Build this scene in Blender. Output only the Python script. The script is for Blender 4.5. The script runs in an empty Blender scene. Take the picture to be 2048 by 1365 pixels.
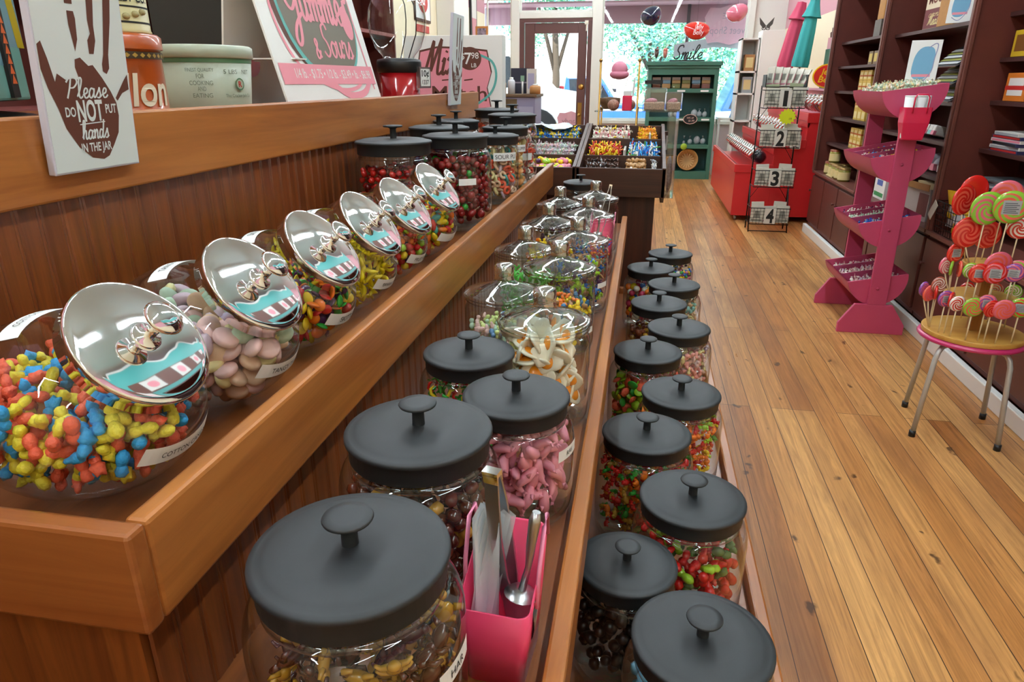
import bpy, math, random
from mathutils import Vector, Matrix, Euler
PI = math.pi
RND = random.Random(11)
SC = bpy.context.scene
COL = SC.collection

# ------------------------------------------------------------------ materials
def lin(h):
    h = h.lstrip('#')
    o = []
    for i in (0, 2, 4):
        c = int(h[i:i + 2], 16) / 255
        o.append(c / 12.92 if c <= .04045 else ((c + .055) / 1.055) ** 2.4)
    return (o[0], o[1], o[2], 1)

MATS = {}
def newmat(name):
    m = bpy.data.materials.new(name); m.use_nodes = True
    nt = m.node_tree
    return m, nt, nt.nodes['Principled BSDF']

def M(name, hexc='', rough=.5, metal=0, coat=0, var=0., scale=40, bump=0., sub=0., trans=0., spec=.5, emit=None, es=1):
    if name in MATS: return MATS[name]
    m, nt, b = newmat(name)
    b.inputs['Base Color'].default_value = lin(hexc)
    b.inputs['Roughness'].default_value = rough
    b.inputs['Metallic'].default_value = metal
    b.inputs['Coat Weight'].default_value = coat
    b.inputs['Coat Roughness'].default_value = .08
    b.inputs['Specular IOR Level'].default_value = spec
    if sub:
        b.inputs['Subsurface Weight'].default_value = sub
        b.inputs['Subsurface Radius'].default_value = (.02, .012, .008)
        b.inputs['Subsurface Scale'].default_value = .5
    if emit:
        b.inputs['Emission Color'].default_value = lin(emit)
        b.inputs['Emission Strength'].default_value = es
    if var or bump:
        tc = nt.nodes.new('ShaderNodeTexCoord'); nz = nt.nodes.new('ShaderNodeTexNoise')
        nz.inputs['Scale'].default_value = scale; nz.inputs['Detail'].default_value = 5
        nt.links.new(tc.outputs['Object'], nz.inputs['Vector'])
        if var:
            mx = nt.nodes.new('ShaderNodeMix'); mx.data_type = 'RGBA'; mx.blend_type = 'MULTIPLY'
            mx.inputs[0].default_value = 1
            rp = nt.nodes.new('ShaderNodeMapRange')
            rp.inputs[1].default_value = .3; rp.inputs[2].default_value = .7
            rp.inputs[3].default_value = 1 - var; rp.inputs[4].default_value = 1 + var * .5
            nt.links.new(nz.outputs['Fac'], rp.inputs[0])
            mx.inputs[6].default_value = lin(hexc)
            nt.links.new(rp.outputs[0], mx.inputs[7])
            nt.links.new(mx.outputs[2], b.inputs['Base Color'])
        if bump:
            bp = nt.nodes.new('ShaderNodeBump'); bp.inputs['Strength'].default_value = bump
            bp.inputs['Distance'].default_value = .004
            nt.links.new(nz.outputs['Fac'], bp.inputs['Height'])
            nt.links.new(bp.outputs[0], b.inputs['Normal'])
    MATS[name] = m
    return m

def wood(name, c1, c2, axis=1, rough=.3, coat=.3, grain=26., c3=None):
    """varnished timber: grain stretched along one axis of the object"""
    if name in MATS: return MATS[name]
    m, nt, b = newmat(name)
    N, L = nt.nodes.new, nt.links.new
    tc = N('ShaderNodeTexCoord'); mp = N('ShaderNodeMapping')
    s = [grain, grain, grain]; s[axis] = grain * .05
    mp.inputs['Scale'].default_value = s
    L(tc.outputs['Object'], mp.inputs['Vector'])
    n1 = N('ShaderNodeTexNoise'); n1.inputs['Scale'].default_value = 1.0; n1.inputs['Detail'].default_value = 7
    n1.inputs['Roughness'].default_value = .65; n1.inputs['Distortion'].default_value = .6
    L(mp.outputs[0], n1.inputs['Vector'])
    mp2 = N('ShaderNodeMapping'); s2 = [7., 7., 7.]; s2[axis] = 1.2
    mp2.inputs['Scale'].default_value = s2
    L(tc.outputs['Object'], mp2.inputs['Vector'])
    n2 = N('ShaderNodeTexNoise'); n2.inputs['Scale'].default_value = 1.; n2.inputs['Detail'].default_value = 3
    L(mp2.outputs[0], n2.inputs['Vector'])
    cr = N('ShaderNodeValToRGB')
    cr.color_ramp.elements[0].position = .34; cr.color_ramp.elements[0].color = lin(c1)
    cr.color_ramp.elements[1].position = .66; cr.color_ramp.elements[1].color = lin(c2)
    L(n1.outputs['Fac'], cr.inputs[0])
    mx = N('ShaderNodeMix'); mx.data_type = 'RGBA'; mx.blend_type = 'MIX'
    mr = N('ShaderNodeMapRange'); mr.inputs[1].default_value = .4; mr.inputs[2].default_value = .75
    mr.inputs[4].default_value = .55
    L(n2.outputs['Fac'], mr.inputs[0]); L(mr.outputs[0], mx.inputs[0])
    L(cr.outputs[0], mx.inputs[6]); mx.inputs[7].default_value = lin(c3 or c1)
    L(mx.outputs[2], b.inputs['Base Color'])
    b.inputs['Roughness'].default_value = rough
    b.inputs['Coat Weight'].default_value = coat; b.inputs['Coat Roughness'].default_value = .22
    bp = N('ShaderNodeBump'); bp.inputs['Strength'].default_value = .12; bp.inputs['Distance'].default_value = .002
    L(n1.outputs['Fac'], bp.inputs['Height']); L(bp.outputs[0], b.inputs['Normal'])
    MATS[name] = m
    return m

def floor_mat():
    m, nt, b = newmat('pine_floor_planks')
    N, L = nt.nodes.new, nt.links.new
    tc = N('ShaderNodeTexCoord'); mp = N('ShaderNodeMapping')
    mp.inputs['Rotation'].default_value = (0, 0, PI / 2)
    L(tc.outputs['Object'], mp.inputs['Vector'])
    br = N('ShaderNodeTexBrick')
    br.offset = .37; br.offset_frequency = 3
    br.inputs['Scale'].default_value = 1.0
    br.inputs['Brick Width'].default_value = 3.1; br.inputs['Row Height'].default_value = .098
    br.inputs['Mortar Size'].default_value = .0016; br.inputs['Mortar Smooth'].default_value = .2
    br.inputs['Bias'].default_value = 0
    br.inputs['Color1'].default_value = lin('#D9A566'); br.inputs['Color2'].default_value = lin('#AE7038')
    br.inputs['Mortar'].default_value = lin('#3A1E0C')
    L(mp.outputs[0], br.inputs['Vector'])
    # grain along Y
    mg = N('ShaderNodeMapping'); mg.inputs['Scale'].default_value = (34, 1.3, 1)
    L(tc.outputs['Object'], mg.inputs['Vector'])
    ng = N('ShaderNodeTexNoise'); ng.inputs['Scale'].default_value = 1.4; ng.inputs['Detail'].default_value = 8
    ng.inputs['Roughness'].default_value = .7; ng.inputs['Distortion'].default_value = 1.2
    L(mg.outputs[0], ng.inputs['Vector'])
    cg = N('ShaderNodeValToRGB')
    cg.color_ramp.elements[0].position = .32; cg.color_ramp.elements[0].color = (.42, .34, .28, 1)
    cg.color_ramp.elements[1].position = .62; cg.color_ramp.elements[1].color = (1.1, 1.08, 1.05, 1)
    L(ng.outputs['Fac'], cg.inputs[0])
    m1 = N('ShaderNodeMix'); m1.data_type = 'RGBA'; m1.blend_type = 'MULTIPLY'; m1.inputs[0].default_value = .75
    L(br.outputs['Color'], m1.inputs[6]); L(cg.outputs[0], m1.inputs[7])
    # worn dark patches, long streaks
    ms = N('ShaderNodeMapping'); ms.inputs['Scale'].default_value = (3.2, .75, 1)
    L(tc.outputs['Object'], ms.inputs['Vector'])
    ns = N('ShaderNodeTexNoise'); ns.inputs['Scale'].default_value = 1.3; ns.inputs['Detail'].default_value = 6
    L(ms.outputs[0], ns.inputs['Vector'])
    cs = N('ShaderNodeMapRange'); cs.inputs[1].default_value = .5; cs.inputs[2].default_value = .78
    cs.inputs[4].default_value = .8
    L(ns.outputs['Fac'], cs.inputs[0])
    m2 = N('ShaderNodeMix'); m2.data_type = 'RGBA'
    L(cs.outputs[0], m2.inputs[0]); L(m1.outputs[2], m2.inputs[6]); m2.inputs[7].default_value = lin('#77482A')
    # knots and nail stains
    vo = N('ShaderNodeTexVoronoi'); vo.inputs['Scale'].default_value = 6.5; vo.inputs['Randomness'].default_value = 1
    mv = N('ShaderNodeMapping'); mv.inputs['Scale'].default_value = (1.25, .7, 1)
    L(tc.outputs['Object'], mv.inputs['Vector'])
    nd = N('ShaderNodeTexNoise'); nd.inputs['Scale'].default_value = 9; nd.inputs['Detail'].default_value = 3
    L(tc.outputs['Object'], nd.inputs['Vector'])
    ad = N('ShaderNodeMix'); ad.data_type = 'RGBA'; ad.blend_type = 'LINEAR_LIGHT'; ad.inputs[0].default_value = .08
    L(mv.outputs[0], ad.inputs[6]); L(nd.outputs['Color'], ad.inputs[7])
    L(ad.outputs[2], vo.inputs['Vector'])
    cv = N('ShaderNodeMapRange'); cv.inputs[1].default_value = .06; cv.inputs[2].default_value = .13
    cv.inputs[3].default_value = .85; cv.inputs[4].default_value = 0
    L(vo.outputs['Distance'], cv.inputs[0])
    m3 = N('ShaderNodeMix'); m3.data_type = 'RGBA'
    L(cv.outputs[0], m3.inputs[0]); L(m2.outputs[2], m3.inputs[6]); m3.inputs[7].default_value = lin('#3B2312')
    L(m3.outputs[2], b.inputs['Base Color'])
    rr = N('ShaderNodeMapRange'); rr.inputs[3].default_value = .22; rr.inputs[4].default_value = .42
    L(ns.outputs['Fac'], rr.inputs[0]); L(rr.outputs[0], b.inputs['Roughness'])
    bp = N('ShaderNodeBump'); bp.inputs['Strength'].default_value = .25; bp.inputs['Distance'].default_value = .003
    mm = N('ShaderNodeMath'); mm.operation = 'MULTIPLY_ADD'; mm.inputs[1].default_value = .25
    L(ng.outputs['Fac'], mm.inputs[0]); 
    iv = N('ShaderNodeMath'); iv.operation = 'SUBTRACT'; iv.inputs[0].default_value = 1
    L(br.outputs['Fac'], iv.inputs[1]); L(iv.outputs[0], mm.inputs[2])
    L(mm.outputs[0], bp.inputs['Height']); L(bp.outputs[0], b.inputs['Normal'])
    return m

def glass(name, tint=(.96, .985, .975), base=.04, edge=.75, power=3.2, rough=.015, dark=.6):
    """thin clear glass: transparent in the middle, mirror-like at grazing angles"""
    if name in MATS: return MATS[name]
    m = bpy.data.materials.new(name); m.use_nodes = True
    nt = m.node_tree; nt.nodes.clear()
    N, L = nt.nodes.new, nt.links.new
    o = N('ShaderNodeOutputMaterial'); t = N('ShaderNodeBsdfTransparent'); g = N('ShaderNodeBsdfGlossy')
    g.inputs['Roughness'].default_value = rough; g.inputs['Color'].default_value = (1, 1, 1, 1)
    t.inputs['Color'].default_value = (*tint, 1)
    lw = N('ShaderNodeLayerWeight'); lw.inputs['Blend'].default_value = .5
    pw = N('ShaderNodeMath'); pw.operation = 'POWER'; pw.inputs[1].default_value = power
    L(lw.outputs['Facing'], pw.inputs[0])
    ma = N('ShaderNodeMath'); ma.operation = 'MULTIPLY_ADD'; ma.inputs[1].default_value = edge; ma.inputs[2].default_value = base
    L(pw.outputs[0], ma.inputs[0])
    dk = N('ShaderNodeMath'); dk.operation = 'POWER'; dk.inputs[1].default_value = 2.4
    L(lw.outputs['Facing'], dk.inputs[0])
    tm = N('ShaderNodeMix'); tm.data_type = 'RGBA'; tm.inputs[6].default_value = (*tint, 1); tm.inputs[7].default_value = (*[c * dark for c in tint], 1)
    L(dk.outputs[0], tm.inputs[0]); L(tm.outputs[2], t.inputs['Color'])
    mx = N('ShaderNodeMixShader'); L(ma.outputs[0], mx.inputs[0]); L(t.outputs[0], mx.inputs[1]); L(g.outputs[0], mx.inputs[2])
    L(mx.outputs[0], o.inputs['Surface'])
    MATS[name] = m
    return m

# ------------------------------------------------------------------ mesh builder
I4 = Matrix.Identity(4)
def T(x, y, z): return Matrix.Translation((x, y, z))
def Rx(a): return Matrix.Rotation(a, 4, 'X')
def Ry(a): return Matrix.Rotation(a, 4, 'Y')
def Rz(a): return Matrix.Rotation(a, 4, 'Z')
def S(x, y, z): return Matrix.Diagonal((x, y, z, 1))
def zto(n, yaw=0):
    """matrix turning +Z to direction n"""
    return Vector((0, 0, 1)).rotation_difference(Vector(n).normalized()).to_matrix().to_4x4() @ Rz(yaw)

class MB:
    def __init__(s): s.v = []; s.f = []; s.m = []; s.sm = []
    def add(s, vs, fs, mi=0, smooth=False, X=None):
        b = len(s.v)
        if X is None: s.v.extend(tuple(p) for p in vs)
        else: s.v.extend(tuple(X @ Vector(p)) for p in vs)
        for f in fs:
            s.f.append(tuple(b + i for i in f)); s.m.append(mi); s.sm.append(smooth)
        return s
    def box(s, x0, x1, y0, y1, z0, z1, mi=0, X=None):
        v = [(x, y, z) for z in (z0, z1) for y in (y0, y1) for x in (x0, x1)]
        return s.add(v, [(0, 2, 3, 1), (4, 5, 7, 6), (0, 1, 5, 4), (2, 6, 7, 3), (0, 4, 6, 2), (1, 3, 7, 5)], mi, False, X)
    def cbox(s, c, d, mi=0, X=None):
        return s.box(c[0] - d[0] / 2, c[0] + d[0] / 2, c[1] - d[1] / 2, c[1] + d[1] / 2, c[2] - d[2] / 2, c[2] + d[2] / 2, mi, X)
    def lathe(s, prof, n=32, mi=0, X=None, smooth=True):
        vs, fs, rings = [], [], []
        for r, z in prof:
            if r < 1e-6: rings.append([len(vs)]); vs.append((0, 0, z))
            else:
                rings.append(list(range(len(vs), len(vs) + n)))
                vs.extend((r * math.cos(2 * PI * i / n), r * math.sin(2 * PI * i / n), z) for i in range(n))
        for a, b in zip(rings, rings[1:]):
            for i in range(n):
                j = (i + 1) % n
                if len(a) == 1 and len(b) == 1: continue
                if len(a) == 1: fs.append((a[0], b[j], b[i]))
                elif len(b) == 1: fs.append((a[i], a[j], b[0]))
                else: fs.append((a[i], a[j], b[j], b[i]))
        return s.add(vs, fs, mi, smooth, X)
    def tube(s, pts, r, n=8, mi=0, X=None, cap=True):
        P = [Vector(p) for p in pts]; vs, fs = [], []
        up = Vector((0, 0, 1)); k = len(P); prev = None
        for i, p in enumerate(P):
            t = (P[min(i + 1, k - 1)] - P[max(i - 1, 0)]).normalized()
            if prev is None:
                a = t.cross(up) if abs(t.z) < .95 else t.cross(Vector((1, 0, 0)))
            else: a = prev - t * prev.dot(t)
            a.normalize(); prev = a; b = t.cross(a)
            rr = r[i] if isinstance(r, (list, tuple)) else r
            vs.extend(p + (a * math.cos(2 * PI * j / n) + b * math.sin(2 * PI * j / n)) * rr for j in range(n))
        for i in range(k - 1):
            for j in range(n):
                q = (j + 1) % n
                fs.append((i * n + j, i * n + q, (i + 1) * n + q, (i + 1) * n + j))
        s.add(vs, fs, mi, True, X)
        if cap:
            b = len(s.v) - len(vs)
            s.f.append(tuple(b + j for j in reversed(range(n)))); s.m.append(mi); s.sm.append(False)
            s.f.append(tuple(b + (k - 1) * n + j for j in range(n))); s.m.append(mi); s.sm.append(False)
        return s
    def prism(s, poly, z0, z1, mi=0, X=None, smooth=False):
        n = len(poly)
        a = sum(poly[i][0] * poly[(i + 1) % n][1] - poly[(i + 1) % n][0] * poly[i][1] for i in range(n))
        if a < 0: poly = poly[::-1]
        vs = [(x, y, z0) for x, y in poly] + [(x, y, z1) for x, y in poly]
        fs = [tuple(range(n))[::-1], tuple(range(n, 2 * n))]
        s.add(vs, fs, mi, False, X)
        b = len(s.v) - 2 * n
        for i in range(n):
            j = (i + 1) % n
            s.f.append((b + i, b + j, b + n + j, b + n + i)); s.m.append(mi); s.sm.append(smooth)
        return s
    def ell(s, c, r, n=12, k=8, mi=0, X=None):
        prof = [(math.sin(PI * i / k), -math.cos(PI * i / k)) for i in range(k + 1)]
        prof[0] = (0, -1); prof[-1] = (0, 1)
        Y = T(*c) @ S(*r)
        return s.lathe(prof, n, mi, (X @ Y) if X is not None else Y)
    def build(s, name, mats, parent=None, loc=None, rot=None, bevel=0, seg=2):
        me = bpy.data.meshes.new(name)
        me.from_pydata(s.v, [], s.f)
        if not isinstance(mats, (list, tuple)): mats = [mats]
        for m in mats: me.materials.append(m)
        me.polygons.foreach_set('material_index', s.m)
        me.polygons.foreach_set('use_smooth', s.sm)
        me.update()
        o = bpy.data.objects.new(name, me); COL.objects.link(o)
        if parent is not None: o.parent = parent
        if loc: o.location = loc
        if rot: o.rotation_euler = rot
        if bevel:
            b = o.modifiers.new('edge', 'BEVEL'); b.width = bevel; b.segments = seg; b.limit_method = 'ANGLE'; b.angle_limit = .6
        return o

def tag(o, label, cat, group=None):
    o['label'] = label; o['category'] = cat
    if group: o['group'] = group
    return o
def stuff(o, label, cat, group=None):
    tag(o, label, cat, group); o['kind'] = 'stuff'; return o
def thing(name, label, cat, loc=(0, 0, 0), rz=0, group=None, rot=None):
    o = bpy.data.objects.new(name, None); COL.objects.link(o)
    o.empty_display_size = .05
    o.location = loc; o.rotation_euler = rot or (0, 0, rz)
    return tag(o, label, cat, group)
def struct(name, mb, m, bevel=0):
    o = mb.build(name, m, bevel=bevel); o['kind'] = 'structure'; return o
def kids(o): return [c for c in bpy.data.objects if c.parent == o]
def dup(root, loc=None, rot=None, label=None, scale=None):
    r = root.copy(); COL.objects.link(r)
    if loc: r.location = loc
    if rot: r.rotation_euler = rot
    if scale: r.scale = scale
    if label: r['label'] = label
    for ch in root.children:
        c = ch.copy(); COL.objects.link(c); c.parent = r
        for g in ch.children:
            d = g.copy(); COL.objects.link(d); d.parent = c
    return r

# ------------------------------------------------------------------ lettering
TXT = {}
def text_geo(s, size=1., shear=0., bold=0., spacing=1.):
    """built-in font glyphs as flat faces, centred on the origin in the XY plane"""
    key = (s, shear, bold, spacing)
    if key not in TXT:
        cu = bpy.data.curves.new('lettering', 'FONT')
        cu.body = s; cu.size = 1; cu.shear = shear; cu.offset = bold; cu.space_character = spacing
        cu.resolution_u = 5
        o = bpy.data.objects.new('lettering', cu); COL.objects.link(o)
        dg = bpy.context.evaluated_depsgraph_get(); dg.update()
        me = bpy.data.meshes.new_from_object(o.evaluated_get(dg))
        vs = [tuple(v.co) for v in me.vertices]; fs = [tuple(p.vertices) for p in me.polygons]
        COL.objects.unlink(o); bpy.data.objects.remove(o); bpy.data.curves.remove(cu); bpy.data.meshes.remove(me)
        if vs:
            xs = [v[0] for v in vs]; ys = [v[1] for v in vs]
            cx, cy = (min(xs) + max(xs)) / 2, (min(ys) + max(ys)) / 2
            vs = [(x - cx, y - cy, 0) for x, y, z in vs]
        TXT[key] = (vs, fs)
    vs, fs = TXT[key]
    return [(x * size, y * size, 0) for x, y, z in vs], fs
def text_width(s, **k):
    vs, _ = text_geo(s, 1, **k)
    xs = [v[0] for v in vs]; return max(xs) - min(xs)
def put_text(mb, s, size, X, mi=0, width=None, **k):
    """lettering facing +Z of X; width squeezes or stretches it"""
    vs, fs = text_geo(s, size, **k)
    if width:
        w = text_width(s, **k) * size
        vs = [(x * width / w, y, z) for x, y, z in vs]
    mb.add(vs, fs, mi, False, X)
# single-stroke handwriting: each letter is strokes in units of the x-height, and an advance
HAND = {
 'P': ([[(.1, 0), (.35, 1), (.5, 2)], [(.0, 1.6), (.35, 2.05), (.95, 2.05), (1.15, 1.6), (.8, 1.1), (.4, 1.05)]], 1.15),
 'l': ([[(0, .15), (.3, .9), (.5, 1.8), (.35, 2.1), (.2, 1.7), (.2, .4), (.35, 0), (.6, .2)]], .6),
 'e': ([[(0, .3), (.45, .55), (.5, .9), (.3, 1), (.12, .6), (.25, .05), (.5, .05), (.7, .3)]], .68),
 'a': ([[(.55, .85), (.3, 1), (.06, .6), (.1, .1), (.3, .02), (.55, .5), (.6, 1), (.55, .3), (.65, .02), (.85, .25)]], .82),
 's': ([[(0, .2), (.3, .8), (.38, 1.05), (.42, .7), (.5, .3), (.35, 0), (.1, .05)], [(.4, .05), (.65, .25)]], .66),
 'h': ([[(0, .15), (.3, 1), (.42, 1.9), (.25, 2.1), (.15, 1.6), (.1, 0)], [(.1, .4), (.35, .95), (.52, .85), (.48, .2), (.6, 0), (.82, .25)]], .8),
 'n': ([[(0, .7), (.12, 1), (.12, 0)], [(.12, .5), (.38, 1), (.52, .8), (.5, .15), (.6, 0), (.8, .25)]], .78),
 'd': ([[(.5, .85), (.25, 1), (.05, .5), (.15, .02), (.4, .2), (.6, 1), (.72, 2.1)], [(.6, 1), (.52, .25), (.62, 0), (.8, .2)]], .8),
 'G': ([[(1.05, 1.55), (.85, 2.05), (.4, 1.9), (.1, 1.2), (.15, .6), (.5, .35), (.9, .7), (1.05, 1.1)], [(1.05, 1.1), (.95, .2), (.75, -.7), (.45, -1.0), (.3, -.7), (.6, -.2), (1.25, .25)]], 1.25),
 'u': ([[(0, .8), (.1, 1), (.1, .25), (.25, 0), (.5, .35), (.55, 1)], [(.55, 1), (.52, .2), (.62, 0), (.8, .25)]], .78),
 'm': ([[(0, .7), (.12, 1), (.12, 0)], [(.12, .5), (.35, 1), (.46, .8), (.44, 0)], [(.44, .5), (.68, 1), (.8, .8), (.78, .15), (.88, 0), (1.05, .25)]], 1.02),
 'i': ([[(0, .75), (.12, 1), (.1, .2), (.2, 0), (.4, .25)], [(.16, 1.35), (.2, 1.45)]], .38),
 'S': ([[(.05, .35), (.4, .02), (.75, .35), (.6, .9), (.3, 1.3), (.35, 1.9), (.75, 2.05), (.9, 1.7)]], .98),
 'o': ([[(.3, 1), (.06, .7), (.08, .2), (.3, 0), (.52, .3), (.5, .8), (.3, 1), (.45, .85), (.72, .9)]], .68),
 'r': ([[(0, .6), (.12, 1.1), (.2, .95), (.42, .95), (.4, .2), (.5, 0), (.66, .25)]], .62),
 'M': ([[(0, .1), (.2, .3), (.45, 1.9), (.5, 2)], [(.5, 2), (.6, .2)], [(.6, .2), (1.0, 2), (1.05, 1.9), (1.1, .3), (1.25, 0), (1.45, .2)]], 1.4),
 'x': ([[(0, .85), (.15, 1), (.45, .05), (.65, .1)], [(.6, 1), (.05, 0)]], .68),
 't': ([[(.3, 1.7), (.2, .3), (.32, 0), (.6, .25)], [(0, 1.1), (.6, 1.2)]], .55),
 'c': ([[(.5, .8), (.35, 1), (.08, .7), (.1, .15), (.3, 0), (.6, .25)]], .58),
 '&': ([[(.75, .1), (.2, 1.2), (.35, 1.6), (.5, 1.25), (.1, .5), (.2, .05), (.5, .15), (.75, .7)]], .85),
 ' ': ([], .5)}
def smooth_path(P, n=5):
    out = []
    for i in range(len(P) - 1):
        p0, p1, p2, p3 = P[max(i - 1, 0)], P[i], P[i + 1], P[min(i + 2, len(P) - 1)]
        for j in range(n):
            t = j / n
            out.append(tuple(.5 * (2 * b + (c - a) * t + (2 * a - 5 * b + 4 * c - d) * t * t + (3 * b - a - 3 * c + d) * t ** 3)
                             for a, b, c, d in zip(p0, p1, p2, p3)))
    out.append(tuple(P[-1])); return out
def hand_paths(s, slant=.18):
    x = 0; out = []
    for ch in s:
        st, adv = HAND[ch]
        for p in st:
            out.append([(x + a + slant * b, b) for a, b in smooth_path(p)])
        x += adv
    return out, x
ZC = [0]
def ribbon(mb, path, w, X, mi=0, wf=None):
    """flat pen stroke in the XY plane of X"""
    n = len(path); vs, fs = [], []; ZC[0] = (ZC[0] + 1) % 12; z0 = ZC[0] * 1.6e-5 + 5e-5
    for i, (x, y) in enumerate(path):
        a, b = path[max(i - 1, 0)], path[min(i + 1, n - 1)]
        dx, dy = b[0] - a[0], b[1] - a[1]; l = math.hypot(dx, dy) or 1
        ww = w * (1 if wf is None else wf(abs(dy) / l))
        vs += [(x - dy / l * ww / 2, y + dx / l * ww / 2, z0 + i * 4e-6), (x + dy / l * ww / 2, y - dx / l * ww / 2, z0 + i * 4e-6)]
    for i in range(n - 1): fs.append((2 * i, 2 * i + 1, 2 * i + 3, 2 * i + 2))
    mb.add(vs, fs, mi, False, X)
def put_hand(mb, s, xh, X, mi=0, w=.22, slant=.18, width=None):
    paths, tot = hand_paths(s, slant)
    k = (width / (tot * xh)) if width else 1
    for p in paths:
        ribbon(mb, [((x - tot / 2) * xh * k, (y - .5) * xh) for x, y in p], w * xh, X, mi, lambda t: .7 + .5 * t)
def disc(mb, c, r, X, mi=0, n=28, ry=None):
    vs = [(c[0] + r * math.cos(2 * PI * i / n), c[1] + (ry or r) * math.sin(2 * PI * i / n), 0) for i in range(n)]
    mb.add(vs, [tuple(range(n))], mi, False, X)
def flat(mb, poly, X, mi=0):
    n = len(poly)
    a = sum(poly[i][0] * poly[(i + 1) % n][1] - poly[(i + 1) % n][0] * poly[i][1] for i in range(n))
    if a < 0: poly = poly[::-1]
    mb.add([(x, y, 0) for x, y in poly], [tuple(range(n))], mi, False, X)

# ------------------------------------------------------------------ common materials
BLACK = M('matte_black_lid', '#232729', .55, var=.06, scale=60)
BLACKS = M('black_plastic', '#141414', .4)
CHROME = M('chrome', '#F2F4F5', .045, 1)
STEEL = M('brushed_steel', '#B8BABB', .28, 1)
GLASS = glass('clear_glass')
THICK = glass('thick_glass', (.90, .94, .93), .07, .75, 3.0, .015, .3)
KNOBG = glass('solid_glass_knob', (.80, .85, .84), .30, .7, 1.4, .02, .35)
PANE = glass('window_pane', (.97, .99, .985), .025, .4, 4, .015, 1)
ACRYL = glass('acrylic_sheet', (.95, .97, .98), .05, .6, 3)
CELLO = glass('cellophane', (.93, .95, .97), .12, .6, 1.6, .12)
PAPER = M('white_paper', '#E8EBE8', .6)
INK = M('black_ink', '#15130F', .7)
WHITE = M('white_paint', '#E9EAE4', .45)
BOARD = M('white_sign_board', '#D5DEDB', .45)
BROWN = M('sign_brown', '#5B2E1E', .6)
PINKP = M('sign_pink', '#E7919D', .55)
TEALP = M('sign_teal', '#5FAFA6', .55)
CW1 = wood('counter_rail_wood', '#86481B', '#B06C30', 1, .34, .22, 30, '#C08246')
CW1X = wood('counter_end_wood', '#80441D', '#A0602E', 0, .3, .45, 24, '#7A3A14')
CW2 = wood('counter_panel_wood', '#5E2C10', '#8A4A1C', 2, .35, .35, 40, '#4F230C')
CW3 = wood('counter_shelf_wood', '#6F3A16', '#99592A', 1, .35, .3, 24, '#5C2C10')
DARKW = wood('dark_walnut', '#2A150C', '#4C2A1A', 0, .4, .2, 24, '#3A2014')
DARKV = wood('dark_walnut_upright', '#22100A', '#4A2414', 2, .42, .2, 24, '#34190E')
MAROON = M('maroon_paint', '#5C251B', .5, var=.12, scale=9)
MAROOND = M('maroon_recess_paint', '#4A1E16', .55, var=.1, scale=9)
# ------------------------------------------------------------------ the room
struct('floor', MB().box(-2.8, 2.15, -3, 12.62, -.06, 0), floor_mat())
CREAM = M('cream_wall_paint', '#EADFBF', .6)
PINKW = M('dusty_pink_paint', '#C9939B', .6)
OFFW = M('white_trim_paint', '#DEDDD3', .45)
struct('ceiling', MB().box(-2.8, 2.15, -3, 13.2, 3.6, 3.7), M('ceiling_paint', '#D6E6E3', .7))
struct('wall_left', MB().box(-2.9, -2.8, -3, 12.7, 0, 2.55, 0).box(-2.9, -2.8, -3, 12.7, 2.55, 3.6, 1), [CREAM, PINKW])
struct('wall_right', MB().box(2.15, 2.25, -3, 12.7, 0, 2.25, 0).box(2.15, 2.25, -3, 12.7, 2.25, 3.6, 1), [CREAM, PINKW])
struct('wall_back', MB().box(-2.9, 2.25, -3.1, -3, 0, 3.6), CREAM)
FY = 12.6
w = MB()
w.box(-2.8, -2.30, FY, FY + .1, 0, .82, 0)
w.box(-.78, 2.15, FY, FY + .1, 0, .82, 1)
w.box(-2.8, 2.15, FY, FY + .1, 2.78, 3.6, 0)
w.box(1.62, 2.15, FY, FY + .1, .82, 2.78, 0)
struct('wall_front', w, [OFFW, M('pale_pink_wall', '#D9C6CC', .5)])
struct('trim_1', MB().box(-2.31, -2.17, FY - .04, FY + .1, 0, 3.3), OFFW, .006)
struct('trim_2', MB().box(-.93, -.77, FY - .06, FY + .1, 0, 3.3), OFFW, .006)
struct('trim_3', MB().box(-2.168, -.932, FY - .03, FY + .085, 2.462, 2.555), OFFW, .006)
struct('trim_4', MB().box(-.77, 1.62, FY - .06, FY + .06, .78, .84), OFFW, .006)
struct('trim_5', MB().box(1.56, 1.66, FY - .06, FY + .08, .84, 2.78), OFFW, .006)
struct('trim_6', MB().box(-2.8, -2.55, 9.7, 10.5, 0, 3.6), OFFW, .01)
for i, (a, b, c, d) in enumerate([(-2.75, -2.31, .82, 2.78), (-.77, 1.56, .84, 2.78), (-2.17, -.93, 2.56, 3.2)]):
    o = struct('window_%d' % (i + 1), MB().box(a, b, FY + .04, FY + .048, c, d), PANE)
    fr = MB().box(a, a + .025, FY + .02, FY + .07, c, d).box(b - .025, b, FY + .02, FY + .07, c, d)
    fr.box(a + .025, b - .025, FY + .02, FY + .07, c, c + .03).box(a + .025, b - .025, FY + .02, FY + .07, d - .03, d)
    fr.build('window_frame', OFFW, o)
DOORP = M('brown_door_paint', '#5A3733', .4)
d = MB().box(-2.17, -2.09, FY - .02, FY + .08, 0, 2.4).box(-1.01, -.93, FY - .02, FY + .08, 0, 2.4).box(-2.17, -.93, FY - .02, FY + .08, 2.4, 2.46)
door = struct('door_1', d, DOORP, .006)
lf = MB().box(-2.08, -1.91, FY + .01, FY + .06, .02, 2.39).box(-1.17, -1.02, FY + .01, FY + .06, .02, 2.39)
lf.box(-1.91, -1.17, FY + .01, FY + .06, 2.23, 2.39).box(-1.91, -1.17, FY + .01, FY + .06, .02, .5)
leaf = lf.build('door_leaf', DOORP, door, bevel=.006)
MB().box(-1.91, -1.17, FY + .03, FY + .038, .5, 2.23).build('door_glass', PANE, door)
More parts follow.
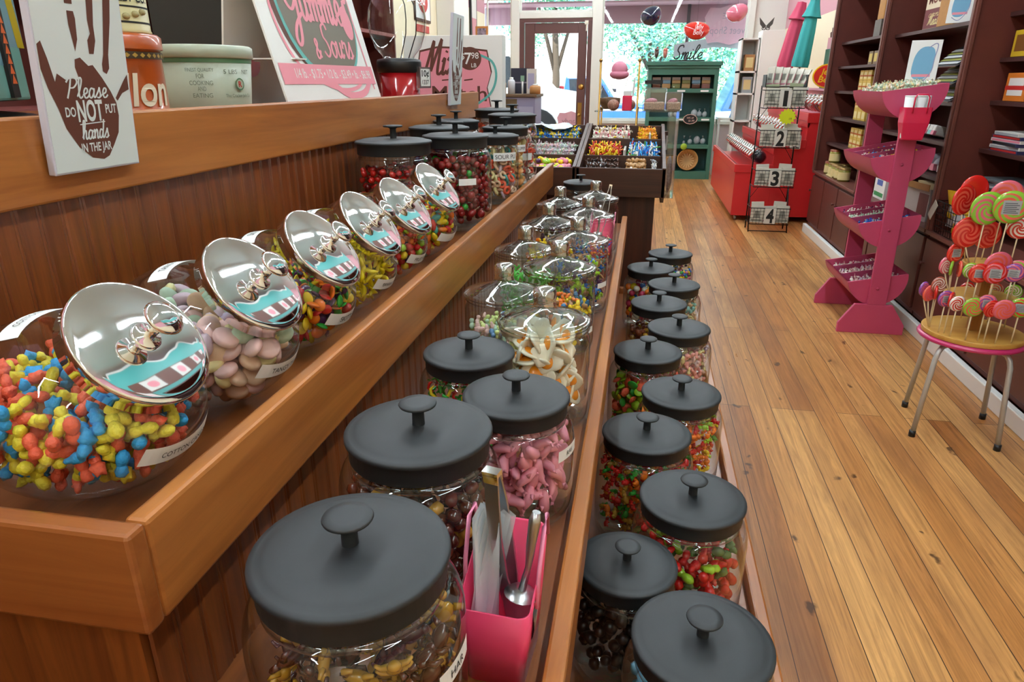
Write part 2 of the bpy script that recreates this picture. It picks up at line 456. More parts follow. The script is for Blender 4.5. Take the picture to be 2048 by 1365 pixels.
BRASS = M('brass', '#B98F4A', .3, 1)
MB().lathe([(.0, .03), (.03, .028), (.045, .012), (.05, 0)], 16, 0, T(-1.09, FY + .01, 1.38) @ Rx(PI / 2)).build('door_lock', BRASS, door)
MB().box(-1.14, -1.07, FY - .002, FY + .012, .7, 1.12).lathe([(0, .05), (.028, .04), (.02, .015), (.02, 0)], 12, 0, T(-1.105, FY, .92) @ Rx(PI / 2)).build('door_handle_plate', BRASS, door)
MB().box(-1.06, -1.0, FY - .03, FY + .01, 2.36, 2.42).box(-1.04, -1.02, FY - .03, FY, 2.26, 2.37).build('door_closer', M('cream_plastic', '#E8E4D2', .4), door)
struct('baseboard_right', MB().box(1.70, 1.735, 2.0, 7.49, 0, .085), WHITE, .006)
struct('baseboard_left', MB().box(-2.8, -2.775, -3, 12.6, 0, .12), WHITE, .004)

# ceiling lights, two rows of long strip fixtures
TUBE = M('light_diffuser', '#FFFFFF', .5, emit='#EAF6FF', es=52)
first = None
for lx in (-1.35, .80):
    for ly in (-1.6, 1.0, 3.6, 6.2, 8.8, 11.2):
        if first is None:
            first = thing('ceiling_light', 'long white strip light on the ceiling', 'ceiling light', (lx, ly, 3.6), 0, 'strip lights on the ceiling')
            MB().box(-.09, .09, -1.0, 1.0, -.06, 0).build('light_housing', WHITE, first, bevel=.004)
            MB().box(-.035, .035, -.98, .98, -.10, -.06).build('light_diffuser', TUBE, first, bevel=.01)
        else: dup(first, (lx, ly, 3.6))

# ------------------------------------------------------------------ the stepped counter
counter = thing('display_counter', 'long stepped wooden counter holding three rows of candy jars', 'counter', (0, 0, 0))
Y0, Y1 = .448, 3.6
def beadboard(x, ya, yb, za, zb, pitch=.042):
    """tongue and groove boards on a plane facing +X"""
    vs, fs = [], []; y = ya; pr = []
    while y < yb - 1e-6:
        e2 = min(y + pitch, yb)
        pr += [(y, -.0022), (y + .003, 0), (e2 - .009, 0), (e2 - .007, -.0012), (e2 - .005, 0), (e2 - .003, 0)]
        y = e2
    pr.append((yb, -.004))
    for yy, dx in pr: vs += [(x + dx, yy, za), (x + dx, yy, zb)]
    for i in range(len(pr) - 1): fs.append((2 * i, 2 * i + 2, 2 * i + 3, 2 * i + 1))
    return vs, fs
# top ledge and its rail
MB().box(-.875, -.85, -.6, 3.68, 1.283, 1.405).build('top_rail', CW1, counter, bevel=.004)
MB().box(-1.7, -.875, -.6, 3.66, 1.335, 1.375).build('top_ledge', CW3, counter, bevel=.003)
b = MB(); b.add(*beadboard(-.868, -.6, 3.62, 1.0, 1.283)); b.build('upper_beadboard', CW2, counter)
MB().box(-1.7, -.873, -.55, 3.62, 0, 1.335).build('back_case', CW2, counter)
# middle tier
MB().box(-.872, -.465, Y0 + .02, Y1, .985, 1.0).build('middle_shelf', CW3, counter)
MB().box(-.465, -.44, Y0 + .025, Y1, .943, 1.06).build('middle_rail', CW1, counter, bevel=.005)
MB().box(-.872, -.44, Y0, Y0 + .025, .943, 1.06).build('middle_end_rail', CW1X, counter, bevel=.005)
b = MB(); b.add(*beadboard(-.47, Y0 + .03, Y1 - .02, .76, .985)); b.build('lower_beadboard', CW2, counter)
MB().box(-.872, -.475, Y0 + .022, Y1 - .02, 0, .985).build('middle_case', CW2, counter)
# lower tier
MB().box(-.475, -.075, -.3, Y1 - .0, .735, .76).build('lower_shelf', CW3, counter)
MB().box(-.075, -.048, -.3, Y1 - .0, .70, .80).build('lower_rail', CW1, counter, bevel=.005)
MB().box(-.475, -.085, -.3, Y1 - .02, 0, .735).build('lower_case', CW2, counter)
# floor level bin
MB().box(-.085, .275, -.3, 3.36, .43, .45).build('bin_shelf', CW3, counter)
MB().box(.275, .302, -.3, 3.36, .38, .482).build('bin_rail', CW1, counter, bevel=.005)
MB().box(-.085, .302, 3.36, 3.385, .38, .482).build('bin_end_rail', CW1X, counter, bevel=.005)
MB().box(-.085, .27, -.3, 3.35, 0, .43).build('bin_case', CW2, counter)

# ------------------------------------------------------------------ jars
def add_label_strip(jar, r, z, h, phi, arc, txt, size=None, tilt=0):
    """white paper strip round the jar with black lettering"""
    m = MB(); n = 10; vs, fs = [], []
    for i in range(n + 1):
        a = phi - arc / 2 + arc * i / n
        zz = z + tilt * (i / n - .5)
        vs += [((r) * math.cos(a), (r) * math.sin(a), zz - h / 2), ((r) * math.cos(a), (r) * math.sin(a), zz + h / 2)]
    for i in range(n): fs.append((2 * i, 2 * i + 2, 2 * i + 3, 2 * i + 1))
    m.add(vs, fs)
    if txt:
        ls = size or h * .62
        v, f = text_geo(txt, ls)
        w = max(p[0] for p in v) * 2
        k = min(1, arc * r * .9 / w)
        vv = [((r + .0006) * math.cos(phi + x * k / r), (r + .0006) * math.sin(phi + x * k / r), z + y + tilt * (x * k / r / arc)) for x, y, _ in v]
        m.add(vv, f, 1)
    m.build('jar_label', [PAPER, INK], jar)
    return m

def black_lid(parent, rl, z):
    """flat black lid: stepped skirt, raised rim, button knob"""
    s = rl / .1
    prof = [(rl * .94, z - .030 * s), (rl * .955, z - .028 * s), (rl * .955, z - .004), (rl, z - .002), (rl, z + .002), (rl * .985, z + .0045),
            (rl * .93, z + .005), (rl * .86, z + .0075), (rl * .80, z + .0095), (rl * .5, z + .0105), (0, z + .011)]
    lid = MB().lathe(prof, 48).build('lid', BLACK, parent)
    kz = z + .0105
    kp = [(.0085 * s, kz), (.008 * s, kz + .024 * s), (.012 * s, kz + .027 * s), (.0245 * s, kz + .0285 * s), (.0255 * s, kz + .0305 * s), (.0245 * s, kz + .0325 * s), (.016 * s, kz + .0335 * s), (0, kz + .034 * s)]
    MB().lathe(kp, 28).build('knob', BLACK, lid)
    return lid

def black_jar(x, y, z0, zl, rl, rb, label, strip=None):
    """barrel jar with rounded shoulder under a matte black lid; zl is the rim of the lid"""
    j = thing('candy_jar', label, 'jar', (x, y, z0))
    h = zl - z0; zn = h - .030 * rl / .1
    sh = .05 if h > .2 else .04
    prof = [(0, .004), (rb * .86, .004), (rb * .93, .008), (rb * .98, .02), (rb, .04)]
    for k in range(7):
        a = k / 6 * PI / 2
        prof.append((rb - (rb - rl * .92) * (1 - math.cos(a)), zn - sh + sh * .86 * math.sin(a)))
    prof += [(rl * .91, zn - .002), (rl * .91, zn + .012)]
    MB().lathe(prof, 56).lathe([(0, .0145), (rb * .84, .0145), (rb * .9, .02)], 40).build('glass_body', GLASS, j)
    MB().lathe([(rl * .89, zn - .012), (rl * .935, zn - .012), (rl * .94, zn - .008), (rl * .935, zn - .004), (rl * .91, zn - .003)], 48).build('glass_rim', THICK, j)
    black_lid(j, rl, h)
    if strip: add_label_strip(j, rb + .0012, *strip)
    return j

def glass_jar(x, y, z0, zl, rl, rb, label, strip=None):
    """straight jar with a domed glass lid and a solid glass knob"""
    j = thing('glass_lid_jar', label, 'jar', (x, y, z0))
    h = zl - z0
    prof = [(0, .005), (rb * .88, .005), (rb * .95, .009), (rb * .99, .02), (rb, .035), (rb, h - .045), (rb * .99, h - .032), (rb * .95, h - .022), (rb * .93, h - .014), (rb * .96, h - .008)]
    MB().lathe(prof, 56).lathe([(0, .017), (rb * .84, .017), (rb * .9, .024)], 40).build('glass_body', GLASS, j)
    MB().lathe([(rb * .93, h - .012), (rb * .985, h - .010), (rb * .985, h - .004), (rb * .93, h - .003)], 48).build('glass_rim', THICK, j)
    lp = [(rl * .92, h - .002), (rl * .985, h - .001), (rl, h + .002), (rl * .985, h + .0055), (rl * .93, h + .0075), (rl * .85, h + .008), (rl * .80, h + .011),
          (rl * .66, h + .0165), (rl * .5, h + .0215), (rl * .36, h + .0265), (rl * .27, h + .032), (rl * .235, h + .036)]
    lid = MB().lathe(lp, 56).lathe([(rl * .84, h + .0), (rl * .84, h + .006), (rl * .6, h + .012), (rl * .3, h + .022), (0, h + .026)], 48).build('glass_lid', THICK, j)
    k = rl * .235; z = h + .036
    MB().lathe([(k, z), (k * 1.06, z + .003), (k * .95, z + .007), (k * 1.0, z + .012), (k * 1.05, z + .024), (k * 1.03, z + .031), (k * .9, z + .037), (k * .6, z + .0395), (0, z + .040)], 32)\
        .lathe([(k * .7, z + .004), (k * .78, z + .02), (k * .6, z + .031), (0, z + .033)], 24).build('glass_knob', KNOBG, lid)
    if strip: add_label_strip(j, rb + .0012, *strip)
    return j
# ------------------------------------------------------------------ sweets
def jiggle(mb, amp, seed):
    r = random.Random(seed); ph = [(r.uniform(2, 5), r.uniform(0, 6), r.randrange(3)) for _ in range(5)]
    out = []
    for v in mb.v:
        k = 1 + amp * sum(math.sin(f * v[ax] * 2 + p) for f, p, ax in ph) / 2.2
        out.append((v[0] * k, v[1] * k, v[2] * k))
    mb.v = out; return mb
def s_lump(seed):
    m = MB().ell((-.25, 0, 0), (.62, .45, .42), 10, 7).ell((.42, .12, .05), (.48, .38, .36), 9, 6)
    return jiggle(m, .22, seed)
def s_lens(seed): return MB().lathe([(0, -.36), (.45, -.30), (.8, -.13), (.92, 0), (.8, .13), (.45, .30), (0, .36)], 16)
def s_tart(seed): return MB().lathe([(0, -.5), (.5, -.44), (.82, -.26), (.9, -.13), (.9, .13), (.82, .26), (.5, .44), (0, .5)], 18)
def s_banana(seed):
    p = [(-.95, .28), (-.6, .02), (-.2, -.14), (.2, -.14), (.6, .02), (.95, .28)]
    return MB().tube([(x, y, 0) for x, y in p], [.12, .27, .32, .32, .27, .1], 8)
def s_capsule(seed): return MB().ell((0, 0, 0), (.95, .5, .5), 10, 7)
def s_ball(seed): return MB().ell((0, 0, 0), (.7, .7, .7), 14, 9)
def s_bear(seed):
    m = MB().ell((0, 0, -.15), (.42, .32, .55), 9, 6).ell((0, -.03, .5), (.32, .28, .3), 9, 6)
    for q in (-1, 1):
        m.ell((q * .22, 0, .76), (.12, .1, .12), 6, 4).ell((q * .36, -.2, .05), (.13, .22, .13), 6, 4).ell((q * .25, -.2, -.55), (.17, .24, .17), 6, 4)
    return m
def s_ring(seed):
    m = MB(); n, k = 14, 7; vs, fs = [], []
    for i in range(n):
        a = 2 * PI * i / n
        for j in range(k):
            b = 2 * PI * j / k
            vs.append(((.62 + .3 * math.cos(b)) * math.cos(a), (.62 + .3 * math.cos(b)) * math.sin(a), .28 * math.sin(b)))
    for i in range(n):
        for j in range(k):
            fs.append((i * k + j, ((i + 1) % n) * k + j, ((i + 1) % n) * k + (j + 1) % k, i * k + (j + 1) % k))
    return m.add(vs, fs, 0, True)
def s_dolphin(seed):
    m = MB().tube([(-1.0, -.12, 0), (-.6, .02, 0), (-.1, .14, 0), (.35, .1, 0), (.75, -.1, 0), (1.0, -.3, 0)], [.2, .34, .42, .36, .2, .1], 9)
    m.tube([(1.0, -.28, 0), (1.1, -.55, 0)], [.16, .05], 6).tube([(.95, -.3, 0), (1.3, -.25, 0)], [.14, .05], 6).tube([(-.05, .45, 0), (.25, .66, 0)], [.2, .04], 6)
    return m
def s_worm(seed):
    r = random.Random(seed)
    return MB().tube([(x * .5 - 1, .35 * math.sin(x * 1.7 + seed), .2 * math.sin(x * 2.1 + seed * 2)) for x in range(5)], [.13, .2, .2, .2, .1], 7)
def s_cube(seed): return jiggle(MB().ell((0, 0, 0), (.75, .7, .65), 8, 4), .12, seed)
def s_frog(seed):
    m = MB().ell((0, 0, 0), (.7, .42, .3), 10, 6).ell((.62, 0, .1), (.34, .34, .26), 8, 5)
    for sx in (-.5, .35):
        for sy in (-1, 1): m.tube([(sx, sy * .25, 0), (sx - .1, sy * .62, -.05), (sx + .25, sy * .8, -.12)], [.17, .14, .08], 6)
    return m
def s_wrap(seed):
    m = MB().ell((0, 0, 0), (.55, .36, .32), 8, 5)
    for q in (-1, 1):
        m.add([(q * .45, 0, 0), (q * 1.05, .34, .12), (q * 1.1, -.02, -.1), (q * 1.02, -.34, .1)], [(0, 1, 2), (0, 2, 3)])
    return m
def s_egg(seed):
    r = random.Random(seed); a, b, c = r.uniform(0, 6), r.uniform(0, 6), r.uniform(.1, .22)
    m = MB().lathe([(0, -.13), (.6, -.13), (.86, -.08), (.92, 0), (.84, .08), (.6, .12), (0, .14)], 16)
    m.v = [(x * (1 + c * math.sin(2 * math.atan2(y, x) + a)), y * (.82 + c * math.sin(3 * math.atan2(y, x) + b)), z + .12 * x * x) for x, y, z in m.v]; return m
def s_stick(seed): return MB().tube([(-1.3, 0, 0), (1.3, .05, 0)], .17, 7)
SHAPES = dict(lump=s_lump, lens=s_lens, tart=s_tart, banana=s_banana, capsule=s_capsule, ball=s_ball, bear=s_bear, ring=s_ring,
              dolphin=s_dolphin, worm=s_worm, cube=s_cube, frog=s_frog, wrap=s_wrap, egg=s_egg, stick=s_stick)
BASE = {}
def sweet_mesh(shape, size, m, seed):
    key = (shape, size, m.name, seed)
    if key not in BASE:
        b = SHAPES[shape](seed)
        me = bpy.data.meshes.new('sweet')
        me.from_pydata([(x * size, y * size, z * size) for x, y, z in b.v], [], b.f)
        me.materials.append(m); me.polygons.foreach_set('use_smooth', [True] * len(b.f)); me.update()
        BASE[key] = me
    return BASE[key]
EYES = [Vector((0, 0, 1.45)), Vector((.45, .1, 1.5)), Vector((-.3, .1, 1.5))]
def hexpack(x0, x1, y0, y1, z0, z1, d, rnd, jit=.22):
    out = []; k = 0; z = z0
    while z <= z1:
        j = 0; y = y0 + (k % 2) * d * .29
        while y <= y1:
            x = x0 + ((j + k) % 2) * d * .5
            while x <= x1:
                out.append(Vector((x + rnd.uniform(-jit, jit) * d, y + rnd.uniform(-jit, jit) * d, z + rnd.uniform(-jit, jit) * d)))
                x += d
            y += d * .87; j += 1
        z += d * .82; k += 1
    return out
def fill(inside, box, size, d, shape, cols, name, label_of, cat, group, one=True, stuff_label=None, seeds=3, flatz=0, seed=1, origin=None, cap=400, egg=False):
    """sweets in a jar: those that show as objects of their own, those buried behind them as one heap.
    inside(p) is in world space; cols are (material, weight, colour word)."""
    rnd = random.Random(seed)
    P = [p for p in hexpack(*box, d, rnd) if inside(p)]
    pool = [c for c in cols for _ in range(c[1])]
    near, deep = [], []
    for p in P:
        depth = 9
        for e in EYES:
            v = (e - p).normalized()
            for k in range(1, 6):
                if not inside(p + v * d * .55 * k):
                    depth = min(depth, k); break
        if depth <= 2: near.append(p)
        elif depth <= 5: deep.append(p)
    if not one: deep = near + deep; near = []
    if len(near) > cap:
        near.sort(key=lambda p: (p - EYES[0]).length); deep = near[cap:] + deep; near = near[:cap]
    def pose():
        if flatz: return Euler((rnd.gauss(0, flatz), rnd.gauss(0, flatz), rnd.uniform(0, 6.3)))
        return Euler((rnd.uniform(0, 6.3), rnd.uniform(0, 6.3), rnd.uniform(0, 6.3)))
    for p in near:
        c = rnd.choice(pool)
        o = bpy.data.objects.new(name, sweet_mesh(shape, size, c[0], rnd.randrange(seeds)))
        COL.objects.link(o); o.location = p; o.rotation_euler = pose()
        sc = rnd.uniform(.88, 1.1); o.scale = (sc, sc, sc)
        tag(o, label_of(c[2]), cat, group)
        if egg:
            y = bpy.data.objects.new('yolk', sweet_mesh('lens', size * .5, egg, 0)); COL.objects.link(y)
            y.parent = o; y.location = (size * .1, 0, size * .13)
    if deep and stuff_label:
        mats = [c[0] for c in cols]; mb = MB()
        for p in deep:
            c = rnd.choice(pool); me = SHAPES[shape](rnd.randrange(seeds))
            X = T(*p) @ pose().to_matrix().to_4x4() @ S(size * .85, size * .85, size * .85)
            mb.add(me.v, me.f, mats.index(c[0]), True, X)
            if egg: mb.ell((.1, 0, .13), (.46, .46, .2), 8, 5, len(mats), X)
        o = mb.build(name.rsplit('_', 1)[0] + '_heap' if not name.endswith('heap') else name, mats + ([egg] if egg else []))
        stuff(o, stuff_label, 'sweets')
def in_cyl(x, y, z0, z1, r, shoulder=None, rn=None, slope=(0, 0)):
    def f(p):
        dx, dy = p.x - x, p.y - y
        if p.z < z0 or p.z > z1 + slope[0] * dx + slope[1] * dy: return False
        rr = r
        if shoulder and p.z > shoulder: rr = r - (r - rn) * min(1, (p.z - shoulder) / .04)
        return dx * dx + dy * dy < rr * rr
    return f
def jar_fill(x, y, z0, zf, r, size, d, shape, cols, name, what, cat='sweet', one=True, seed=1, **k):
    """what: how the sweets and the jar they lie in are told from the others"""
    fill(in_cyl(x, y, z0 + .018 + size * .95, zf, r - size * .8 - .003), (x - r, x + r, y - r, y + r, z0 + .018 + size * .95, zf), size, d, shape, cols, name,
         lambda c: (c + ' ' + what).strip(), cat, what, one, 'heap of ' + what, seed=seed, **k)

def G(name, h, rough=.25, sub=0, coat=.2): return M('sweet_' + name, h, rough, coat=coat, sub=sub)
RED, ORANGE, YEL, GREEN, DKRED = G('red', '#C81E1A'), G('orange', '#F07A1C'), G('yellow', '#F0CF22'), G('green', '#2F9E35'), G('dark_red', '#6E0F10')
LIME, BLUE, PURP, WHT, PINK = G('lime', '#9CCB2A'), G('blue', '#1E72D2'), G('purple', '#4B2152'), G('white', '#F2EEDF', .4), G('pink', '#E88C9C', .4)
CORAL, LEMON, SKY = [M('sugared_' + n, h, .5, bump=.5, scale=260, var=.08) for n, h in (('coral', '#EE6242'), ('lemon', '#EFDC38'), ('sky', '#2E9FDE'))]
PPINK, PYEL, PGRN, PLIL, PPCH = G('pale_pink', '#E5BDB6', .6, coat=0), G('pale_yellow', '#E4D79B', .6, coat=0), G('pale_green', '#B9D3B9', .6, coat=0), G('pale_lilac', '#CDB5C2', .6, coat=0), G('pale_peach', '#E8C3A2', .6, coat=0)
BANANA = G('banana', '#EFD90F', .4); YOLK = G('yolk', '#F2951F', .25, coat=.4); EGGW = G('egg_white', '#F3EAD3', .4)
COLA, AMBER, DARK = G('cola', '#4A2012', .2, coat=.5), G('amber', '#B98A2A', .2, coat=.5), G('near_black', '#1C1210', .3)
CARAM, TEALC = G('caramel', '#A87A48', .45), G('teal', '#3FA3A0', .4)

# --- tilted jars with chrome lids on the middle tier
NT, NY = math.radians(40.5), math.radians(-3)
def tilt_jar(x, y, z, lab, strip, R=.079, yaw=NY, tilt=NT, body=(.138, .113, .107)):
    n = Vector((math.cos(tilt) * math.cos(yaw), math.cos(tilt) * math.sin(yaw), math.sin(tilt)))
    u = Vector((-math.sin(yaw), math.cos(yaw), 0)); v = n.cross(u)
    k = R / .079
    c = Vector((x, y, z)); zb = 1.0
    cb = Vector((x - .094 * k, y, zb + body[2] * .97))
    A = Vector(body)
    j = thing('tilted_candy_jar', lab, 'jar', (cb.x, cb.y, zb))
    O = Vector((cb.x, cb.y, zb))
    nn = 44; rings = []
    rings.append([c - n * .012 * k + (u * math.cos(a) + v * math.sin(a)) * R * .93 for a in [2 * PI * i / nn for i in range(nn)]])
    rings.append([c - n * .028 * k + (u * math.cos(a) + v * math.sin(a)) * R * .93 for a in [2 * PI * i / nn for i in range(nn)]])
    for th in [46, 56, 66, 78, 90, 103, 116, 130, 145, 160, 172]:
        t = math.radians(th); rg = []
        for i in range(nn):
            a = 2 * PI * i / nn
            dr = n * math.cos(t) + (u * math.cos(a) + v * math.sin(a)) * math.sin(t)
            p = cb + Vector((dr.x * A.x, dr.y * A.y, dr.z * A.z))
            p.z = max(p.z, zb + .004); rg.append(p)
        rings.append(rg)
    vs = [p - O for r in rings for p in r]; fs = []
    for i in range(len(rings) - 1):
        for q in range(nn): fs.append((i * nn + q, (i + 1) * nn + q, (i + 1) * nn + (q + 1) % nn, i * nn + (q + 1) % nn))
    last = len(rings) - 1
    fs.append(tuple(last * nn + q for q in range(nn)))
    MB().add(vs, fs, 0, True).build('glass_body', GLASS, j)
    X = T(*(c - O)) @ zto(n)
    lid = MB().lathe([(R * .93, -.024 * k), (R * .985, -.022 * k), (R * .99, -.004), (R, -.002), (R * 1.0, .001), (R * .97, .003), (R * .9, .0035), (R * .86, .0042),
                      (R * .7, .0064 * k), (R * .45, .0086 * k), (R * .25, .0097 * k), (R * .24, .0097 * k), (0, .0103 * k)], 56, 0, X).build('lid', CHROME, j)
    MB().lathe([(.0165 * k, .0092 * k), (.017 * k, .0115 * k), (.0155 * k, .0135 * k), (.0075 * k, .0145 * k), (.0068 * k, .036 * k), (.009 * k, .040 * k), (.019 * k, .043 * k), (.0215 * k, .0465 * k), (.019 * k, .05 * k), (.01 * k, .0525 * k), (0, .053 * k)], 28, 0, X).build('knob', CHROME, lid)
    # labels: one below the mouth, one above it
    for th0, up in ((61, -1), (61, 1)):
        m = MB(); g = []
        def onb(s, t):
            th = math.radians(th0 + t * 180 / PI)
            a = (-PI / 2 if up < 0 else PI / 2) + s * (1 if up < 0 else -1)
            dr = n * math.cos(th) + (u * math.cos(a) + v * math.sin(a)) * math.sin(th)
            p = cb + Vector((dr.x * A.x, dr.y * A.y, dr.z * A.z)) * 1.008
            p.z = max(p.z, zb + .003)
            return p - O
        L, H = .55, .10
        vsl, fsl = [], []
        for i in range(13):
            s = -L + 2 * L * i / 12
            vsl += [onb(s, H * (1 if up < 0 else -1)), onb(s, -H * (1 if up < 0 else -1))]
        for i in range(12): fsl.append((2 * i, 2 * i + 2, 2 * i + 3, 2 * i + 1))
        m.add(vsl, fsl)
        tv, tf = text_geo(strip, 1.0) if strip else ([], [])
        w = max([p[0] for p in tv] + [.1])
        kk = min(L * .62 / w, .13)
        m.add([onb(x0 * kk, -y0 * kk * (1 if up < 0 else -1)) * 1.0 + (cb - O - (cb - O)) + (onb(x0 * kk, -y0 * kk * (1 if up < 0 else -1)) - (cb - O)) * .006 for x0, y0, _ in tv], tf, 1)
        m.build('jar_label', [PAPER, INK], j)
    return cb, A, zb
def in_ell(cb, A, zb, top, size, slope=(0, 0)):
    def f(p):
        if p.z < zb + .006 + size * .8 or p.z > top + slope[0] * (p.x - cb.x) + slope[1] * (p.y - cb.y): return False
        q = [(p[i] - cb[i]) / (A[i] - size * .72 - .003) for i in range(3)]
        return q[0] ** 2 + q[1] ** 2 + q[2] ** 2 < 1
    return f
def tilt_fill(J, top, size, d, shape, cols, name, what, slope=(0, 0), one=True, seed=1, **k):
    cb, A, zb = J
    fill(in_ell(cb, A, zb, top, size, slope), (cb.x - A.x, cb.x + A.x, cb.y - A.y, cb.y + A.y, zb + .006 + size * .8, zb + 2 * A.z), size, d, shape, cols, name,
         lambda c: (c + ' ' + what).strip(), 'sweet', what, one, 'heap of ' + what, seed=seed, **k)
TX, TZ = -.522, 1.186
J1 = tilt_jar(TX, .610, TZ, 'tilted glass jar of red, yellow and blue sour sweets, chrome lid, marked COTTON CANDY', 'COTTON CANDY', body=(.14, .118, .108))
J2 = tilt_jar(TX, .846, TZ, 'tilted glass jar of chalky pastel discs, chrome lid, marked TANGY TARTS', 'TANGY TARTS', body=(.14, .114, .107))
J3 = tilt_jar(TX, 1.070, TZ, 'tilted glass jar of shiny round multicoloured sweets, chrome lid, marked SKITTLES', 'SKITTLES', body=(.138, .109, .107))
J4 = tilt_jar(TX, 1.290, TZ, 'tilted glass jar full of bright yellow sweets, chrome lid, marked BANANA RUNTS', 'BANANA RUNTS', body=(.138, .108, .107))
J5 = tilt_jar(TX, 1.505, TZ, 'tilted glass jar of mixed red and yellow fruit sweets, chrome lid, marked FRUIT RUNTS', 'FRUIT RUNTS', yaw=math.radians(-5), body=(.138, .106, .107))
J6 = tilt_jar(-.517, 1.75, TZ + .008, 'farthest tilted jar, oblong rainbow sweets, its chrome lid seen nearly side on', '', R=.077, yaw=math.radians(-8))
tilt_fill(J1, 1.135, .0165, .0205, 'lump', [(CORAL, 5, 'coral red'), (LEMON, 4, 'yellow'), (SKY, 3, 'sky blue')], 'sour_candy', 'lumpy sour sweet in the nearest tilted jar', (-.15, 0), seed=3)
tilt_fill(J2, 1.145, .0185, .0255, 'tart', [(PPINK, 4, 'pale pink'), (PYEL, 3, 'pale yellow'), (PGRN, 2, 'pale green'), (PLIL, 3, 'pale lilac'), (PPCH, 3, 'pale peach')], 'tart_disc', 'chalky disc in the jar marked TANGY TARTS', (-.1, 0), seed=5)
tilt_fill(J3, 1.125, .0122, .0172, 'lens', [(RED, 2, 'red'), (ORANGE, 3, 'orange'), (YEL, 2, 'yellow'), (GREEN, 2, 'green'), (PURP, 2, 'dark purple')], 'candy_lentil', 'shiny round sweet in the jar marked SKITTLES', seed=7, cap=130)
tilt_fill(J4, 1.17, .0135, .0175, 'banana', [(BANANA, 1, 'yellow')], 'banana_candy', 'banana-shaped sweet in the jar marked BANANA RUNTS', (-.1, 0), seed=9, cap=140)
tilt_fill(J5, 1.125, .0135, .0195, 'cube', [(RED, 3, 'red'), (ORANGE, 3, 'orange'), (YEL, 2, 'yellow'), (LIME, 1, 'lime'), (PURP, 1, 'purple')], 'fruit_candy', 'small fruit sweet in the jar marked FRUIT RUNTS', seed=11, cap=90)
tilt_fill(J6, 1.13, .0155, .021, 'capsule', [(RED, 2, 'red'), (ORANGE, 3, 'orange'), (YEL, 3, 'yellow'), (LIME, 3, 'green'), (TEALC, 2, 'teal')], 'candy_capsule', 'oblong sweet in the farthest tilted jar', seed=13, cap=90)

# --- big upright jars at the far end of the middle tier
zs = 1.0
UJ = [(-.722, 2.0, 1.285, .113, .118, 'big black-lidded jar with red wrapper rim, first behind the tilted jars by the wooden boards', None),
      (-.585, 2.195, 1.289, .106, .114, 'big black-lidded jar of dark red gummy cherries, beside the last tilted jar', (.16, .02, -1.0, .5, '', .011)),
      (-.712, 2.45, 1.298, .108, .112, 'black-lidded jar against the boards, second in the back row of the middle tier', None),
      (-.560, 2.70, 1.255, .0925, .091, 'narrow black-lidded jar of mixed pastel sours marked SOUR PUCKERS', (.185, .03, -.9, 1.1, 'SOUR PU', .022)),
      (-.565, 2.935, 1.272, .098, .096, 'narrow black-lidded jar of orange and yellow gummies marked SOUR GUMMY', (.195, .028, -.9, 1.1, 'SOUR GUMM', .018)),
      (-.752, 2.84, 1.30, .095, .098, 'black-lidded jar third in the back row, mostly hidden by the jars before it', None),
      (-.580, 3.175, 1.312, .11, .112, 'tall black-lidded jar of pink and orange rings, at the far end of the middle tier', (.14, .03, -.9, .8, '', .02)),
      (-.705, 3.44, 1.323, .109, .112, 'farthest black-lidded jar of the middle tier, behind the jar of pink rings', None)]
for x, y, zl, rl, rb, lb, st in UJ: black_jar(x, y, zs, zl, rl, rb, lb, st)
jar_fill(-.722, 2.0, zs, 1.212, .118, .016, .026, 'cube', [(RED, 3, 'red'), (DKRED, 1, 'dark red')], 'red_candy_heap', 'red sweets in the first upright jar by the boards', one=False)
jar_fill(-.585, 2.195, zs, 1.235, .114, .0165, .026, 'ball', [(DKRED, 5, 'dark red'), (GREEN, 1, 'green'), (G('cherry', '#8E1A1C'), 4, 'cherry red')], 'gummy_cherry', 'round gummy in the big cherry jar', seed=21, cap=80)
jar_fill(-.712, 2.45, zs, 1.222, .112, .017, .028, 'cube', [(DKRED, 2, ''), (PURP, 2, '')], 'dark_candy_heap', 'dark sweets in the second jar by the boards', one=False)
jar_fill(-.560, 2.70, zs, 1.218, .091, .0185, .0255, 'ring', [(PPCH, 3, 'peach'), (PLIL, 2, 'lilac'), (TEALC, 2, 'teal'), (CORAL, 3, 'coral'), (PYEL, 2, 'yellow')], 'sour_pucker', 'pastel sour in the jar marked SOUR PUCKERS', seed=23, cap=55)
jar_fill(-.565, 2.935, zs, 1.228, .096, .0195, .0265, 'lens', [(G('peach', '#E9A05A', .5), 4, 'orange'), (PYEL, 3, 'yellow')], 'gummy_peach', 'gummy in the jar marked SOUR GUMMY', seed=25, cap=40)
jar_fill(-.752, 2.84, zs, 1.2, .098, .017, .028, 'cube', [(DARK, 2, ''), (COLA, 2, '')], 'brown_candy_heap', 'brown sweets in the third jar by the boards', one=False)
jar_fill(-.580, 3.175, zs, 1.262, .112, .017, .026, 'ring', [(CORAL, 3, 'coral'), (WHT, 2, 'white'), (PPINK, 2, 'pink')], 'gummy_ring', 'gummy ring in the tall jar at the far end', seed=27, cap=45)
jar_fill(-.705, 3.44, zs, 1.26, .112, .018, .03, 'cube', [(PPINK, 2, ''), (CORAL, 2, '')], 'pink_candy_heap', 'pink sweets in the farthest middle tier jar', one=False)

